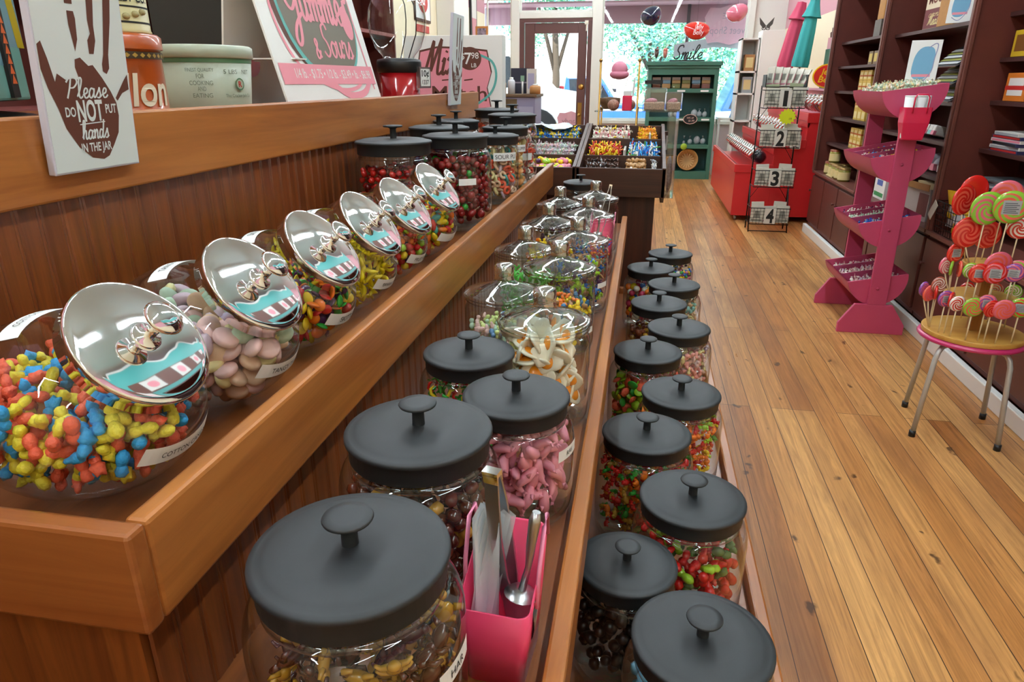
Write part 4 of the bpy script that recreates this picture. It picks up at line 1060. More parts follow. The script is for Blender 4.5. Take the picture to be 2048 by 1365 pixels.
# pictures on the left wall
t = thing('framed_poster', 'framed white poster with a red disc on the cream left wall', 'poster', (-2.800, 9.05, 2.16))
MB().box(0, .02, -.32, .32, 0, .42).build('frame', M('frame_brown', '#4A2C1C', .5), t); b = MB().box(.02, .022, -.29, .29, .03, .39, 0); disc(b, (0, .23), .2, T(.0226, 0, 0) @ FACEX, 1, 28, .13)
put_hand(b, 'Mix', .07, T(.0232, 0, .23) @ FACEX, 0, .2); b.build('print', [PAPER, M('poster_red', '#B83A32', .5)], t)
o = thing('wall_sign', 'small red plaque on the left wall under the framed poster', 'sign', (-2.800, 9.05, 2.04)); MB().box(0, .012, -.26, .26, 0, .08).build('plaque', M('poster_red', ''), o)
for i, (y, z, w, h, lb) in enumerate([(10.45, 2.18, .42, .75, 'tall dark framed picture nearest the white post on the left wall'), (11.1, 2.2, .42, .6, 'narrow dark framed picture in the middle of the left wall trio'), (11.75, 2.05, .4, .8, 'dark framed picture closest to the window on the left wall')]):
    t = thing('picture_frame', lb, 'picture', (-2.795, y, z))
    MB().box(0, .03, -w / 2, w / 2, 0, h).build('frame', BLACKS, t, bevel=.004)
    MB().box(.03, .032, -w / 2 + .05, w / 2 - .05, .05, h * .45).build('print', M('print_pink', '#C9868C', .5), t); MB().box(.03, .032, -w / 2 + .05, w / 2 - .05, h * .45, h - .05).build('print_top', M('print_pale', '#D8D3CB', .5), t)

# pink scoop holders
HP = M('holder_pink', '#DD3F66', .3, sub=0); HPL = M('holder_pink_light', '#EE8FAE', .35)
def scoop_holder(x, y, z, rz, label, full=True):
    t = thing('scoop_holder', label, 'scoop holder', (x, y, z), rz)
    w, d = .044, .058
    def ring(z, k=1., n=6):
        P = []
        for cx, cy, a0 in ((w - .014, d - .014, 0), (-w + .014, d - .014, PI / 2), (-w + .014, -d + .014, PI), (w - .014, -d + .014, 1.5 * PI)):
            for i in range(n + 1):
                a = a0 + PI / 2 * i / n; P.append(((cx + .014 * math.cos(a)) * k, (cy + .014 * math.sin(a)) * k, z))
        return P
    def topz(p): return .115 + max(0, (p[1] + d * .4) / (1.4 * d)) * .055
    R0, R1, R2, R3 = ring(0, .82), [(x, y, topz((x, y))) for x, y, _ in ring(0, 1)], [(x, y, topz((x, y))) for x, y, _ in ring(0, .955)], ring(.004, .78)
    n = len(R0); vs = R0 + R1 + R2 + R3; fs = [tuple(range(n))[::-1], tuple(3 * n + i for i in range(n))]
    for k in range(3):
        for i in range(n): fs.append((k * n + i, k * n + (i + 1) % n, (k + 1) * n + (i + 1) % n, (k + 1) * n + i))
    MB().add(vs, fs, 0, True).build('holder_cup', HP, t)
    for s in (-1, 1):
        hx = s * (w + .001)
        MB().tube([(hx, -d * .3, .10), (hx * 1.02, -d * .15, .15), (hx * 1.04, d * .2, .195), (hx * 1.02, d * .55, .20), (hx, d * .75, .165)], .0028, 8).build('holder_loop', HPL, t)
    return t
def tongs(M4, label):
    t = thing('tongs', label, 'tongs'); t.matrix_world = M4
    for s in (-1, 1):
        b = MB(); P = [(s * .004, .11), (s * .010, .07), (s * .014, .02), (s * .013, -.04), (s * .006, -.09)]
        ws = [.009, .009, .008, .008, .010]
        vs, fs = [], []
        for (px, pz), w in zip(P, ws): vs += [(px, -w, pz), (px, w, pz), (px - s * .003, w, pz), (px - s * .003, -w, pz)]
        for i in range(len(P) - 1):
            for j in range(4): fs.append((4 * i + j, 4 * i + (j + 1) % 4, 4 * i + 4 + (j + 1) % 4, 4 * i + 4 + j))
        fs += [(0, 1, 2, 3), (16, 19, 18, 17)]
        b.add(vs, fs); b.build('tong_arm', STEEL, t)
    MB().box(-.006, .006, -.010, .010, .108, .114).box(-.006, -.0045, -.0095, .0095, .098, .11).box(.0045, .006, -.0095, .0095, .098, .11).build('tong_hinge', CHROME, t)
    return t
def scoop(M4, label):
    t = thing('candy_scoop', label, 'scoop'); t.matrix_world = M4
    vs, fs = [], []; n = 10
    for i in range(7):
        z = -.10 + .085 * i / 6; r = .0215 + .004 * math.sin(PI * i / 6) - (.004 if i == 6 else 0)
        a0 = .25 + 1.3 * (i / 6)
        for j in range(n + 1):
            a = -PI / 2 - a0 - .35 + (2 * a0 + .7) * j / n; vs.append((r * math.cos(a), r * math.sin(a), z))
    for i in range(6):
        for j in range(n): fs.append((i * (n + 1) + j, i * (n + 1) + j + 1, (i + 1) * (n + 1) + j + 1, (i + 1) * (n + 1) + j))
    b = MB().add(vs, fs, 0, True).lathe([(0, -.009), (.016, -.011), (.021, -.016)], 16)
    b.build('scoop_bowl', STEEL, t)
    MB().tube([(0, 0, -.012), (0, -.004, .02), (0, 0, .05), (0, .003, .085), (0, .003, .098)], [.005, .004, .006, .0075, .005], 10).build('scoop_handle', STEEL, t)
    return t
hx, hy = -.132, .667
scoop_holder(hx, hy, z2, math.radians(-4), 'pink plastic scoop holder in front, between the nearest jar and the lower rail')
tongs(T(hx - .002, hy + .005, z2 + .165) @ Ry(math.radians(-5)) @ Rx(math.radians(7)) @ Rz(1.25), 'steel tongs standing in the near pink scoop holder')
scoop(T(hx + .026, hy - .012, z2 + .128) @ Ry(math.radians(9)) @ Rx(math.radians(-6)) @ Rz(math.radians(150)), 'steel scoop with a rounded handle in the near pink scoop holder')
BAG = M('bag_film', '#EAF2F6', .3, spec=.6); BAG.node_tree.nodes['Principled BSDF'].inputs['Alpha'].default_value = .62
b = MB()
for i in range(7):
    a = i * .0042; vs, fs = [], []
    for k in range(9):
        t_ = k / 8; xx = -.020 + a * .5 + .006 * math.sin(t_ * 3.1 + i * .7); zz = -.06 + t_ * .155
        vs += [(xx - .008 * (1 - t_ * .2) + t_ * .006, -.026 + .012 * t_ + a * .4, zz - .01 * abs(i - 3) * t_ * .5), (xx + .004, .012 + a * .5, zz), (xx + .017 + t_ * .012, -.018 + .01 * t_ + a * .6, zz - .004 * i * t_ * .3)]
    for k in range(8):
        for j in range(2): fs.append((3 * k + j, 3 * k + j + 1, 3 * k + 4 + j, 3 * k + 3 + j))
    b.add(vs, fs, 0, True)
o = b.build('bag_bundle', BAG); o.location = (hx - .012, hy - .006, z2 + .125)
tag(o, 'bundle of clear plastic bags rolled in the near pink scoop holder', 'bags')
scoop_holder(-.134, 2.755, z2, math.radians(-5), 'pink plastic scoop holder farther along the lower rail by the glass-lidded jars')
tongs(T(-.128, 2.76, z2 + .20) @ Ry(math.radians(10)) @ Rx(math.radians(-8)), 'steel tongs leaning in the far pink scoop holder')
scoop(T(-.150, 2.75, z2 + .135) @ Ry(math.radians(4)) @ Rz(.4), 'steel scoop in the far pink scoop holder')
# ------------------------------------------------------------------ dark wooden bins of loose sweets beyond the counter
def loose(name, x0, x1, y0, y1, z0, z1, size, d, shape, cols, label, seed=1, seeds=1, bank=0.):
    """an uncountable heap in a tray; banked up towards the back"""
    rnd = random.Random(seed); mb = MB(); mats = [c for c, w in cols]; pool = [i for i, (c, w) in enumerate(cols) for _ in range(w)]
    for p in hexpack(x0 + size * 1.12, x1 - size * 1.1, y0 + .006 + size * 1.3, y1 - size * 1.3, z0 + size * .9, z1, d, rnd, .15):
        top = z1 - (1 - (p.y - y0) / (y1 - y0)) * bank
        if p.z > top or p.z < top - d * 1.9: continue
        me = SHAPES[shape](rnd.randrange(seeds))
        X = T(*p) @ Euler((rnd.uniform(0, 6.3), rnd.uniform(0, 6.3), rnd.uniform(0, 6.3))).to_matrix().to_4x4() @ S(size, size, size)
        mb.add(me.v, me.f, rnd.choice(pool), True, X)
    return stuff(mb.build(name, mats), label, 'sweets')
def tier_bin(xa, xb, cuts, label, loc):
    """stepped display case: three trays one behind and above the other"""
    t = thing('candy_bin_case', label, 'display case', loc)
    w0, w1 = xa, xb
    MB().box(w0 + .02, w1 - .05, .06, 1.0, 0, .84).build('case_base', DARKV, t)
    MB().box(w0, w1, 0, .02, .835, .995).build('front_board', DARKW, t, bevel=.003)
    side = [(0, .835), (0, 1.0), (.94, 1.185), (1.0, 1.185), (1.0, .80), (.06, .80)]
    XS = Matrix(((0, 0, 1, 0), (1, 0, 0, 0), (0, 1, 0, 0), (0, 0, 0, 1)))
    for x in (w0, w1 - .02): MB().prism(side, x, x + .02, 0, XS).build('side_board', DARKW, t, bevel=.002)
    for k in range(3):
        y = .02 + .31 * k; z = .90 + .075 * k
        MB().box(w0 + .02, w1 - .02, y, y + .31, z - .01, z).build('tray', DARKW, t)
        MB().box(w0 + .02, w1 - .02, y + .30, y + .314, z, z + .135 - .01 * (k == 2)).build('tray_board', DARKW, t, bevel=.002)
        for c in cuts[k]: MB().box(c - .006, c + .006, y, y + .30, z, z + .09).build('divider', M('divider_white', '#C9C2B6', .5), t)
    return t
tier_bin(-.36, .145, [(-.05,), (-.10,), (-.10, .05)], 'dark stepped display case of loose sweets by the aisle, dark wood base', (0, 4.0, 0))
tier_bin(-.87, -.362, [(), (), ()], 'dark stepped display case of loose sweets behind the counter end, left of its twin', (0, 4.0, 0))
GC = [G('wrap_brown', '#4A2A1A', .3), G('wrap_tan', '#B58A54', .35), G('wrap_clear', '#CBD0D6', .25), G('wrap_orange', '#F09A14', .3)]
yb, zb_ = [4.02, 4.33, 4.64], [.90, .975, 1.05]
def tray(k, x0, x1, *a, **q): return loose(a[0], x0 + .008, x1 - .008, yb[k], yb[k] + .295, zb_[k], zb_[k] + .125, *a[1:], bank=.05, **q)
tray(0, -.34, -.10, 'toffee_heap', .017, .024, 'wrap', [(GC[0], 4), (DARK, 2), (GC[2], 1)], 'heap of dark chocolate sweets in the front tray', seed=1)
tray(0, -.10, .05, 'caramel_heap', .017, .024, 'cube', [(GC[1], 4), (CARAM, 2)], 'heap of tan caramels in the middle of the front tray', seed=2)
tray(0, .05, .125, 'mint_heap', .017, .024, 'wrap', [(GC[2], 4), (WHT, 1)], 'heap of clear wrapped mints at the aisle end of the front tray', seed=3)
tray(1, -.34, -.10, 'taffy_heap', .02, .025, 'stick', [(YEL, 3), (RED, 3), (ORANGE, 1)], 'heap of yellow and red taffy sticks in the middle tray', seed=4)
tray(1, -.10, .125, 'twist_heap', .02, .025, 'stick', [(SKY, 3), (WHT, 3), (BLUE, 2), (GREEN, 1), (RED, 1)], 'heap of blue, white and green wrapped twists in the middle tray', seed=5)
tray(2, -.34, -.05, 'nougat_heap', .02, .028, 'wrap', [(WHT, 4), (PPINK, 2), (G('hot_pink', ''), 1), (YEL, 1)], 'heap of white and pink wrapped nougats in the back tray', seed=6)
tray(2, -.05, .125, 'butterscotch_heap', .02, .026, 'wrap', [(GC[3], 5), (YEL, 1)], 'heap of orange butterscotch sweets in the back tray', seed=7)
tray(0, -.85, -.382, 'bubblegum_heap', .024, .034, 'cube', [(YEL, 4), (PINK, 3), (PURP, 1), (LIME, 1)], 'heap of yellow and pink wrapped gum in the front tray by the counter end', seed=8)
tray(1, -.85, -.382, 'jelly_heap', .018, .025, 'wrap', [(PLIL, 3), (PGRN, 3), (PPINK, 2), (GC[2], 2)], 'heap of pastel wrapped jellies in the middle tray by the counter end', seed=9)
tray(2, -.85, -.382, 'drop_heap', .018, .025, 'wrap', [(BLUE, 3), (YEL, 3), (GC[2], 2), (TEALC, 1)], 'heap of blue and yellow wrapped drops in the back tray by the counter end', seed=10)
b = MB(); vs, fs = [], []; rnd = random.Random(4)
for i in range(9):
    for j in range(5): vs.append((-.78 + i * .04, 4.70 + j * .05, 1.165 + .018 * rnd.random() + .02 * math.sin(i * .8) * math.sin(j * .9 + .6)))
for i in range(8):
    for j in range(4): fs.append((i * 5 + j, i * 5 + 5 + j, i * 5 + 6 + j, i * 5 + j + 1))
b.add(vs, fs, 0, True); o = b.build('plastic_bag', M('bag_white_film', '#D5E2E8', .25)); tag(o, 'crumpled clear white plastic bag lying on the back tray', 'bag')
# round rolling tray with a yellow tub beside the bin case
t = thing('rolling_tray', 'round cream rolling tray on casters beside the dark display case', 'tray', (.24, 4.42, 0))
MB().lathe([(0, .08), (.13, .08), (.135, .085), (.135, .12), (.128, .122), (.128, .1), (0, .1)], 32).build('tray_disc', M('tray_cream', '#CFCDA8', .4), t)
for a in (.5, 2.6, 4.7): MB().lathe([(0, -.02), (.02, -.018), (.026, 0), (.02, .018), (0, .02)], 12, 0, T(.1 * math.cos(a), .1 * math.sin(a), .04 - .013) @ Rx(PI / 2)).box(.1 * math.cos(a) - .006, .1 * math.cos(a) + .006, .1 * math.sin(a) - .006, .1 * math.sin(a) + .006, .04, .08).build('caster', BLACKS, t)
t = thing('yellow_tub', 'yellow lidded tub standing on the round rolling tray', 'tub', (.24, 4.43, .1005))
MB().lathe([(0, 0), (.06, 0), (.066, .16), (0, .16)], 24).build('tub_body', M('tub_yellow', '#D8A73A', .4), t); MB().lathe([(.07, .158), (.07, .18), (0, .182)], 24).build('tub_lid', M('tub_lid_cream', '#D9D2B0', .4), t)
MB().lathe([(0, .182), (.058, .182), (.06, .30), (.058, .31), (0, .31)], 24).build('upper_tub', GLASS, t)

# ------------------------------------------------------------------ right wall: three maroon bookcases with cupboards below
MEDGE = M('maroon_edge', '#68392F', .4); MDOOR = M('maroon_door', '#5A2A22', .42, var=.06, scale=6)
XB = 2.13
def bookcase(ya, yb_, shelves, label, xs=1.80):
    t = thing('bookcase', label, 'bookcase', (0, 0, 0))
    MB().box(1.745, XB, ya, yb_ - .001, .085, .60).build('cupboard_body', MAROON, t)
    MB().box(1.715, XB, ya, yb_ - .001, .60, .625).build('cupboard_top', MEDGE, t, bevel=.003)
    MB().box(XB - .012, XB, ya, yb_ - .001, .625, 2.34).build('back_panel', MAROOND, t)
    MB().box(1.735, XB, yb_ - .03, yb_ - .001, .625, 2.34).build('side_panel', MAROON, t)
    MB().box(1.715, 1.735, yb_ - .045, yb_ + .012, .625, 2.34).box(1.708, 1.716, yb_ - .03, yb_ - .0, .625, 2.34).build('front_stile', MEDGE, t, bevel=.003)
    MB().box(1.735, XB, ya, yb_ - .001, 2.34, 2.37).build('top_panel', MAROON, t)
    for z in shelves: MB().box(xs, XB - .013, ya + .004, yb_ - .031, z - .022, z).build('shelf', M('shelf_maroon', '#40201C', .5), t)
    n = 3; w = (yb_ - ya) / n
    for i in range(n):
        d = MB().box(1.726, 1.744, ya + w * i + .012, ya + w * (i + 1) - .012, .12, .575).build('door', MDOOR, t, bevel=.004)
        s = -1 if i == 1 else 1
        MB().lathe([(0, .028), (.010, .026), (.013, .02), (.006, .012), (.006, 0)], 12, 0, T(1.726, ya + w * (i + .5) + s * (w / 2 - .05), .43) @ Ry(-PI / 2)).build('door_knob', MDOOR, d)
    return t
bookcase(6.0, 7.49, (.90, 1.14, 1.375, 1.59, 1.80), 'maroon bookcase farthest down the right wall, holding yellow boxes')
bookcase(4.476, 5.984, (.90, 1.11, 1.34, 1.78), 'maroon bookcase behind the pink bin stand')
bookcase(2.1, 4.459, (.90, 1.10, 1.355, 1.575, 1.80), 'maroon bookcase nearest the camera, behind the lollipop stool', 1.89)
# painted fascia on top of the bookcases, above the picture: it is what the chrome lids mirror
mu = thing('fascia_board', 'teal and brown painted fascia on top of the bookcases', 'wall board', (1.75, 0, 2.371))
YA, YE = 1.2, 7.45
top = [(YA + (YE - YA) * i / 80, 1.0 + .12 * math.sin(i * .17) + .05 * math.sin(i * .4 + 1)) for i in range(81)]
TW = M('teal_wall_paint', '#3F938E', .5)
MB().box(-.02, 0, YA, YE, 0, .12).build('teal_base', TW, mu)
MB().box(-.02, 0, YA, YE, .12, .55).build('brown_panel', BROWN, mu)
MB().prism([(YA, .55)] + top + [(YE, .55)], -.02, 0, 0, FACEX).build('teal_wave', TW, mu)
XW = T(-.0245, 0, 0) @ Matrix(((0, 0, -1, 0), (1, 0, 0, 0), (0, 1, 0, 0), (0, 0, 0, 1)))
e = MB(); ribbon(e, top, .07, XW); e.build('wave_edging', WHITE, mu)
for y in (1.9, 3.1, 4.3, 5.5, 6.7):
    c = MB().box(-.03, -.02, y, y + .55, .16, .52); disc(c, (y + .275, .34), .16, T(-.0062, 0, 0) @ XW, 1, 24, .11)
    c.build('picture_card', [WHITE, PINKP], mu)

# goods on the shelves: plain cartons with labels
LABW = M('label_cream', '#DCCB8E', .55); ORL = M('label_orange', '#B8601E', .5)
def carton(name, label, cat, x, y, z, d, w, h, m, lab=LABW, group=None, rz=0, band=None):
    o = thing(name, label, cat, (x, y, z + .001), rz, group)
    MB().box(-d / 2, d / 2, -w / 2, w / 2, 0, h).build('carton_body', m, o, bevel=.002)
    if lab:
        b = MB().box(-d / 2 - .0008, -d / 2, -w * .36, w * .36, h * .2, h * .82, 0).box(-w * .0 - d * .36, d * .36, -w / 2 - .0008, -w / 2, h * .2, h * .82, 0)
        if band: b.box(-d / 2 - .0012, -d / 2, -w / 2, w / 2, h * .4, h * .55, 1).box(-d / 2, d / 2, -w / 2 - .0012, -w / 2, h * .4, h * .55, 1)
        b.build('carton_label', [lab, band or lab], o)
    return o
ORD = ['lowest', 'second', 'third', 'top']
for si, (z, nm, rows) in enumerate([(.90, 'first shelf above the cupboard top', 2), (1.14, 'second shelf up', 2), (1.375, 'third shelf up', 2)]):
    for r in range(rows):
        for c in range(3):
            carton('candy_box', '%s yellow box in the %s row, %s, far bookcase' % (('nearest', 'middle', 'farthest')[c], ('lower', 'upper')[r], nm), 'box',
                   1.90, 6.56 + c * .115, z + r * .0865, .12, .105, .086, YB, LABW, 'yellow boxes in the far bookcase', 0, ORL if si != 1 or r else None)
for c in range(2): carton('tea_tin', '%s brown and yellow tin on the fourth shelf of the far bookcase' % ('nearer', 'farther')[c], 'tin', 1.90, 6.52 + c * .14, 1.59, .1, .11, .105, M('tin_brown', '#6A4A1E', .4), M('tin_yellow', '#C8A83A', .4))
carton('grey_casket', 'grey carved box under the tan bag on the top shelf of the far bookcase', 'box', 1.9, 6.58, 1.80, .12, .17, .13, M('casket_grey', '#5A5148', .5, var=.2, scale=60), None)
o = thing('tan_bag', 'tan paper bag with a handle on the grey box, far bookcase', 'bag', (1.9, 6.58, 1.931)); MB().prism([(-.05, -.08), (.05, -.08), (.05, .08), (-.05, .08)], 0, .19).build('bag_body', M('bag_tan', '#A8742C', .6, var=.1), o, bevel=.006)
MB().tube([(0, -.03, .19), (0, -.025, .23), (0, .025, .23), (0, .03, .19)], .005, 6).build('bag_handle', M('bag_tan', ''), o)
def spread_jar(label, x, y, z, r, h, band):
    o = thing('preserve_jar', label, 'jar', (x, y, z)); MB().lathe([(0, 0), (r, 0), (r, h * .8), (r * .92, h * .86), (0, h * .86)], 20).build('jar_body', M('preserve_amber', '#8E8A3A', .25), o)
    MB().lathe([(r * .97, h * .84), (r * .97, h), (0, h)], 20).build('jar_lid', band, o); MB().lathe([(r + .001, h * .12), (r + .001, h * .7)], 20).build('jar_label', LABW, o)
GLD, ORR = M('lid_gold', '#8A6A3A', .4, .6), M('lid_rust', '#8A3E18', .4)
for i, (x, y, z, l) in enumerate([(1.80, 7.18, .626, 'preserve jar nearest the far panel on the cupboard top'), (1.80, 7.03, .626, 'preserve jar under the stacked one on the cupboard top'), (1.81, 7.10, .742, 'preserve jar stacked on two others with a rust lid'),
                                  (1.79, 6.88, .626, 'preserve jar third along the cupboard top'), (1.86, 6.92, .626, 'preserve jar set back behind the third one'), (1.79, 6.76, .626, 'preserve jar fourth along the cupboard top'), (1.79, 6.63, .626, 'preserve jar nearest the camera on the far cupboard top')]):
    spread_jar('yellow-labelled ' + l, x, y, z, .05, .115, ORR if i in (2, 0) else GLD)
carton('flat_packet', 'flat cream packet lying in front of the preserve jars', 'packet', 1.765, 6.95, .626, .05, .2, .012, LABW, None)

# second bookcase
def card(name, label, x, y, z, w, h, rz, tip=.12, blue=True):
    o = thing(name, label, 'sign', (x, y, z), 0, None, (0, tip, rz))
    MB().box(-.004, .004, -w / 2, w / 2, 0, h).build('card', WHITE, o)
    X = T(-.0045, 0, h / 2) @ Matrix(((0, 0, -1, 0), (-1, 0, 0, 0), (0, 1, 0, 0), (0, 0, 0, 1)))
    b = MB(); blob(0, .0, w * .34, h * .36, X, 0, 32, .01, 2.6, b); ribbon(b, smooth_path([(w * .1, h * .33), (w * .3, h * .42), (w * .38, h * .36), (w * .34, h * .1), (w * .3, -h * .2), (0, -h * .44), (-w * .3, -h * .36)]), w * .03, X @ T(0, 0, .0004), 1)
    flat(b, [(-w * .3, -h * .3), (w * .3, -h * .3), (w * .3, -h * .24), (-w * .3, -h * .24)], X @ T(0, 0, .0006), 2)
    b.build('card_print', [M('card_blue', '#6FA6C4', .5), M('card_grey', '#8B8FB0', .5), PINKP], o)
card('price_card', 'small white card with a blue bean on the top shelf above the pink bin stand', 1.80, 4.86, 1.781, .13, .22, 1.0, .06)
o = carton('moon_box', 'cream and maroon box lettered MOO on the top shelf of the middle bookcase', 'box', 1.96, 5.45, 1.781, .2, .32, .26, M('box_cream', '#D8C8A8', .55), None)
b = MB(); XY = T(0, -.1605, 0) @ FACEY; XXm = T(-.1008, 0, 0) @ Matrix(((0, 0, -1, 0), (-1, 0, 0, 0), (0, 1, 0, 0), (0, 0, 0, 1)))
for X, w in ((XY, .095), (XXm, .155)):
    flat(b, [(-w, .01), (w, .01), (w, .13), (-w, .13)], X, 0); put_text(b, 'MOO', .075, X @ T(0, .19, .0006), 1, w * 1.5, bold=.03)
    put_hand(b, 'can', .02, X @ T(0, .09, .0008), 2, .2, .2, w * 1.1); put_hand(b, 'Meat', .03, X @ T(.01, .045, .0008), 2, .24, .2, w * 1.2)
b.build('box_print', [M('box_maroon', '#6A1F24', .5), M('box_ink_brown', '#6B2A16', .6), LABW], o)
carton('cardboard_box', 'brown cardboard box beside the MOO box on the top shelf', 'box', 1.92, 5.09, 1.781, .22, .26, .27, M('cardboard', '#A8763A', .7, var=.08), None)
mags = [M('cover_black', '#17181C', .4), M('cover_navy', '#1E2A4A', .4), M('cover_white', '#C9CCCB', .4), M('cover_olive', '#8A8A3A', .4)]
for r, z in enumerate((1.40, 1.50, 1.60)):
    for i in range(5):
        o = thing('magazine', 'dark magazine, number %s from the front, %s row of the slanted display' % (('one', 'two', 'three', 'four', 'five')[i], ('lower', 'middle', 'upper')[r]), 'magazine', (1.90 + i * .018, 4.93, z + i * .018), 0, 'magazines on the slanted display', (0, -.5, 0))
        MB().box(-.10, .10, -.16, .16, 0, .004).build('cover', mags[(i + r) % 2], o); MB().box(-.10, -.07, -.16, .16, .0041, .0046).build('title_band', mags[2 + (i + r) % 2], o)
    MB().box(-.12, .12, -.18, .18, -.006, -.002, 0, T(1.90, 4.93, z) @ Ry(-.5)).build('wire_shelf', STEEL, bpy.data.objects['bookcase.001'])
PK = [M('pack_white', '#D8D4CC', .5), M('pack_pink', '#D6788C', .5), M('pack_teal', '#7CC1B8', .5), M('pack_silver', '#9EA4A8', .3)]
for i in range(7):
    o = thing('candy_packet', 'pale packet with a coloured end, %s from the near end of the middle bookcase shelf' % ('first', 'second', 'third', 'fourth', 'fifth', 'sixth', 'seventh')[i], 'packet', (1.87, 4.95 + i * .055, 1.111), 0, 'pale packets on the middle bookcase', (0, .25, .15 * math.sin(i * 2)))
    MB().box(-.06, .06, -.022, .022, 0.015, .075).build('packet_body', PK[0], o, bevel=.006); MB().box(-.0615, -.045, -.0225, .0225, .014, .04).build('packet_end', PK[1 + i % 2], o)
for i in range(4):
    o = thing('white_bag', 'crumpled white bag, %s along the shelf above the cupboard top, middle bookcase' % ('first', 'second', 'third', 'fourth')[i], 'bag', (1.92, 4.80 + i * .12, .901))
    jiggle(MB().ell((0, 0, .055), (.07, .058, .055), 10, 7), .1, i).build('bag_body', M('bag_pale', '#B9BCC4', .35), o); MB().box(-.074, -.05, -.03, .03, .02, .06).build('bag_label', PK[i % 4], o)
o = carton('white_box', 'white box with blue and green print on the cupboard top behind the pink bin stand', 'box', 1.86, 5.62, .626, .16, .24, .17, WHITE, None)
MB().box(-.0815, -.08, -.1, .1, .02, .05).build('green_band', M('print_green', '#2E8A4A', .5), o); MB().box(-.0815, -.08, -.06, .06, .10, .14).build('blue_print', M('print_blue', '#4A66B0', .5), o)
o = thing('open_carton', 'white open carton with folded flaps holding leaflets, on the middle cupboard top', 'box', (1.86, 4.83, .626), .15)
MB().box(-.1, .1, -.14, -.134, 0, .2).box(-.1, .1, .134, .14, 0, .2).box(-.1, -.094, -.134, .134, 0, .2).box(.094, .1, -.134, .134, 0, .2).box(-.094, .094, -.134, .134, 0, .01).build('carton_body', M('carton_pale', '#B9B4B0', .6), o)
MB().box(-.105, -.1, -.14, .14, .19, .23, 0, T(-.01, 0, 0)).build('carton_flap', M('cardboard', ''), o); MB().box(-.101, -.1, -.13, -.02, .03, .17).build('carton_print', M('box_maroon', ''), o)
MB().box(-.06, .05, -.1, .1, .01, .23).build('leaflets', M('leaflet_tan', '#C0A87A', .6), o)
# third bookcase
carton('yellow_carton', 'yellow carton high on the near bookcase at the right edge', 'box', 1.97, 4.27, 1.576, .12, .2, .13, M('carton_bright_yellow', '#CDAA22', .5), M('label_brown', '#7A4A18', .5))
carton('orange_carton', 'red and orange carton on the near bookcase, below the yellow one', 'box', 1.97, 4.22, 1.356, .13, .22, .14, M('carton_bright_orange', '#C9701E', .5), M('label_white', '#D8D4CC', .5), None, 0, REDM)
for i in range(6):
    o = thing('card_packet', 'flat printed packet, %s from the top of the pile on the near bookcase' % ('sixth', 'fifth', 'fourth', 'third', 'second', 'first')[i], 'packet', (1.99, 4.18, 1.101 + i * .017), .06 * math.sin(i * 2.3), 'printed packets piled on the near bookcase')
    MB().box(-.09, .09, -.15, .15, 0, .016).build('packet_body', PK[0] if i % 2 else M('pack_navy', '#2B2F55', .5), o); MB().box(-.0906, -.09, -.14, .14, .003, .013).build('packet_print', [REDM, PK[3], INK, PK[1]][i % 4], o)
for i in range(5):
    o = thing('grey_magazine', 'grey and white magazine, %s from the bottom of the low pile on the near bookcase' % ('first', 'second', 'third', 'fourth', 'fifth')[i], 'magazine', (1.99, 4.10, .901 + i * .011), .1 * math.sin(i * 1.7), 'grey magazines on the near bookcase')
    MB().box(-.1, .1, -.24, .24, 0, .010).build('cover', PK[3] if i % 2 else M('cover_grey', '#5C6064', .5), o)
# wire basket of golden bags
t = thing('wire_basket', 'black wire basket of golden sweet bags on the near cupboard top', 'basket', (1.825, 4.25, .626))
WIRE = M('black_wire', '#17120E', .4, .6)
b = MB()
for k in range(6):
    z = .002 + k * .036; e = .012 * k / 5; P = [(-.095 - e, -.125 - e, z), (.095 + e, -.125 - e, z), (.095 + e, .125 + e, z), (-.095 - e, .125 + e, z), (-.095 - e, -.125 - e, z)]
    b.tube(P, .002 if k < 5 else .0035, 6)
for i in range(9):
    y = -.125 + .25 * i / 8
    for s in (-1, 1): b.tube([(s * .095, y, .002), (s * .107, y * 1.09, .182)], .0016, 5)
for i in range(7):
    x = -.095 + .19 * i / 6
    for s in (-1, 1): b.tube([(x, s * .125, .002), (x * 1.1, s * .137, .182)], .0016, 5)
b.build('wire_frame', WIRE, t)
o = MB().box(-.006, -.003, -.03, .03, -.10, 0).build('price_tag', M('tag_cream', '#CFC8B4', .6), t); o.location = (-.112, .12, .17); o.rotation_euler = (.45, .1, 0)
GB = M('gold_bag', '#D2A61C', .3, .1); SBG = M('silver_bag', '#C7CBCB', .3, .3)
def pillow_bag(name, label, loc, rot, w, h, d, m, lab, group):
    o = thing(name, label, 'bag', loc, 0, group, rot); vs, fs = [], []; n, k = 8, 9
    for sd in (1, -1):
        for i in range(k + 1):
            for j in range(n + 1):
                u_, v_ = j / n, i / k
                vs.append(((u_ - .5) * w * (1 - .06 * math.sin(PI * v_)), sd * d * (math.sin(PI * u_) * math.sin(PI * v_)) ** .6 + .002 * math.sin(9 * u_ + 7 * v_), v_ * h))
    q = (k + 1) * (n + 1)
    for sd in (0, 1):
        for i in range(k):
            for j in range(n):
                a = sd * q + i * (n + 1) + j; f = (a, a + 1, a + n + 2, a + n + 1); fs.append(f if sd else f[::-1])
    MB().add(vs, fs, 0, True).build('bag_body', m, o)
    l = MB(); l.prism([(w * .3 * math.cos(2 * PI * i / 20), h * .45 + h * .2 * math.sin(2 * PI * i / 20)) for i in range(20)], -.001, .001, 0, T(0, -d * .98, 0) @ FACEY); l.build('bag_label', lab, o)
    return o
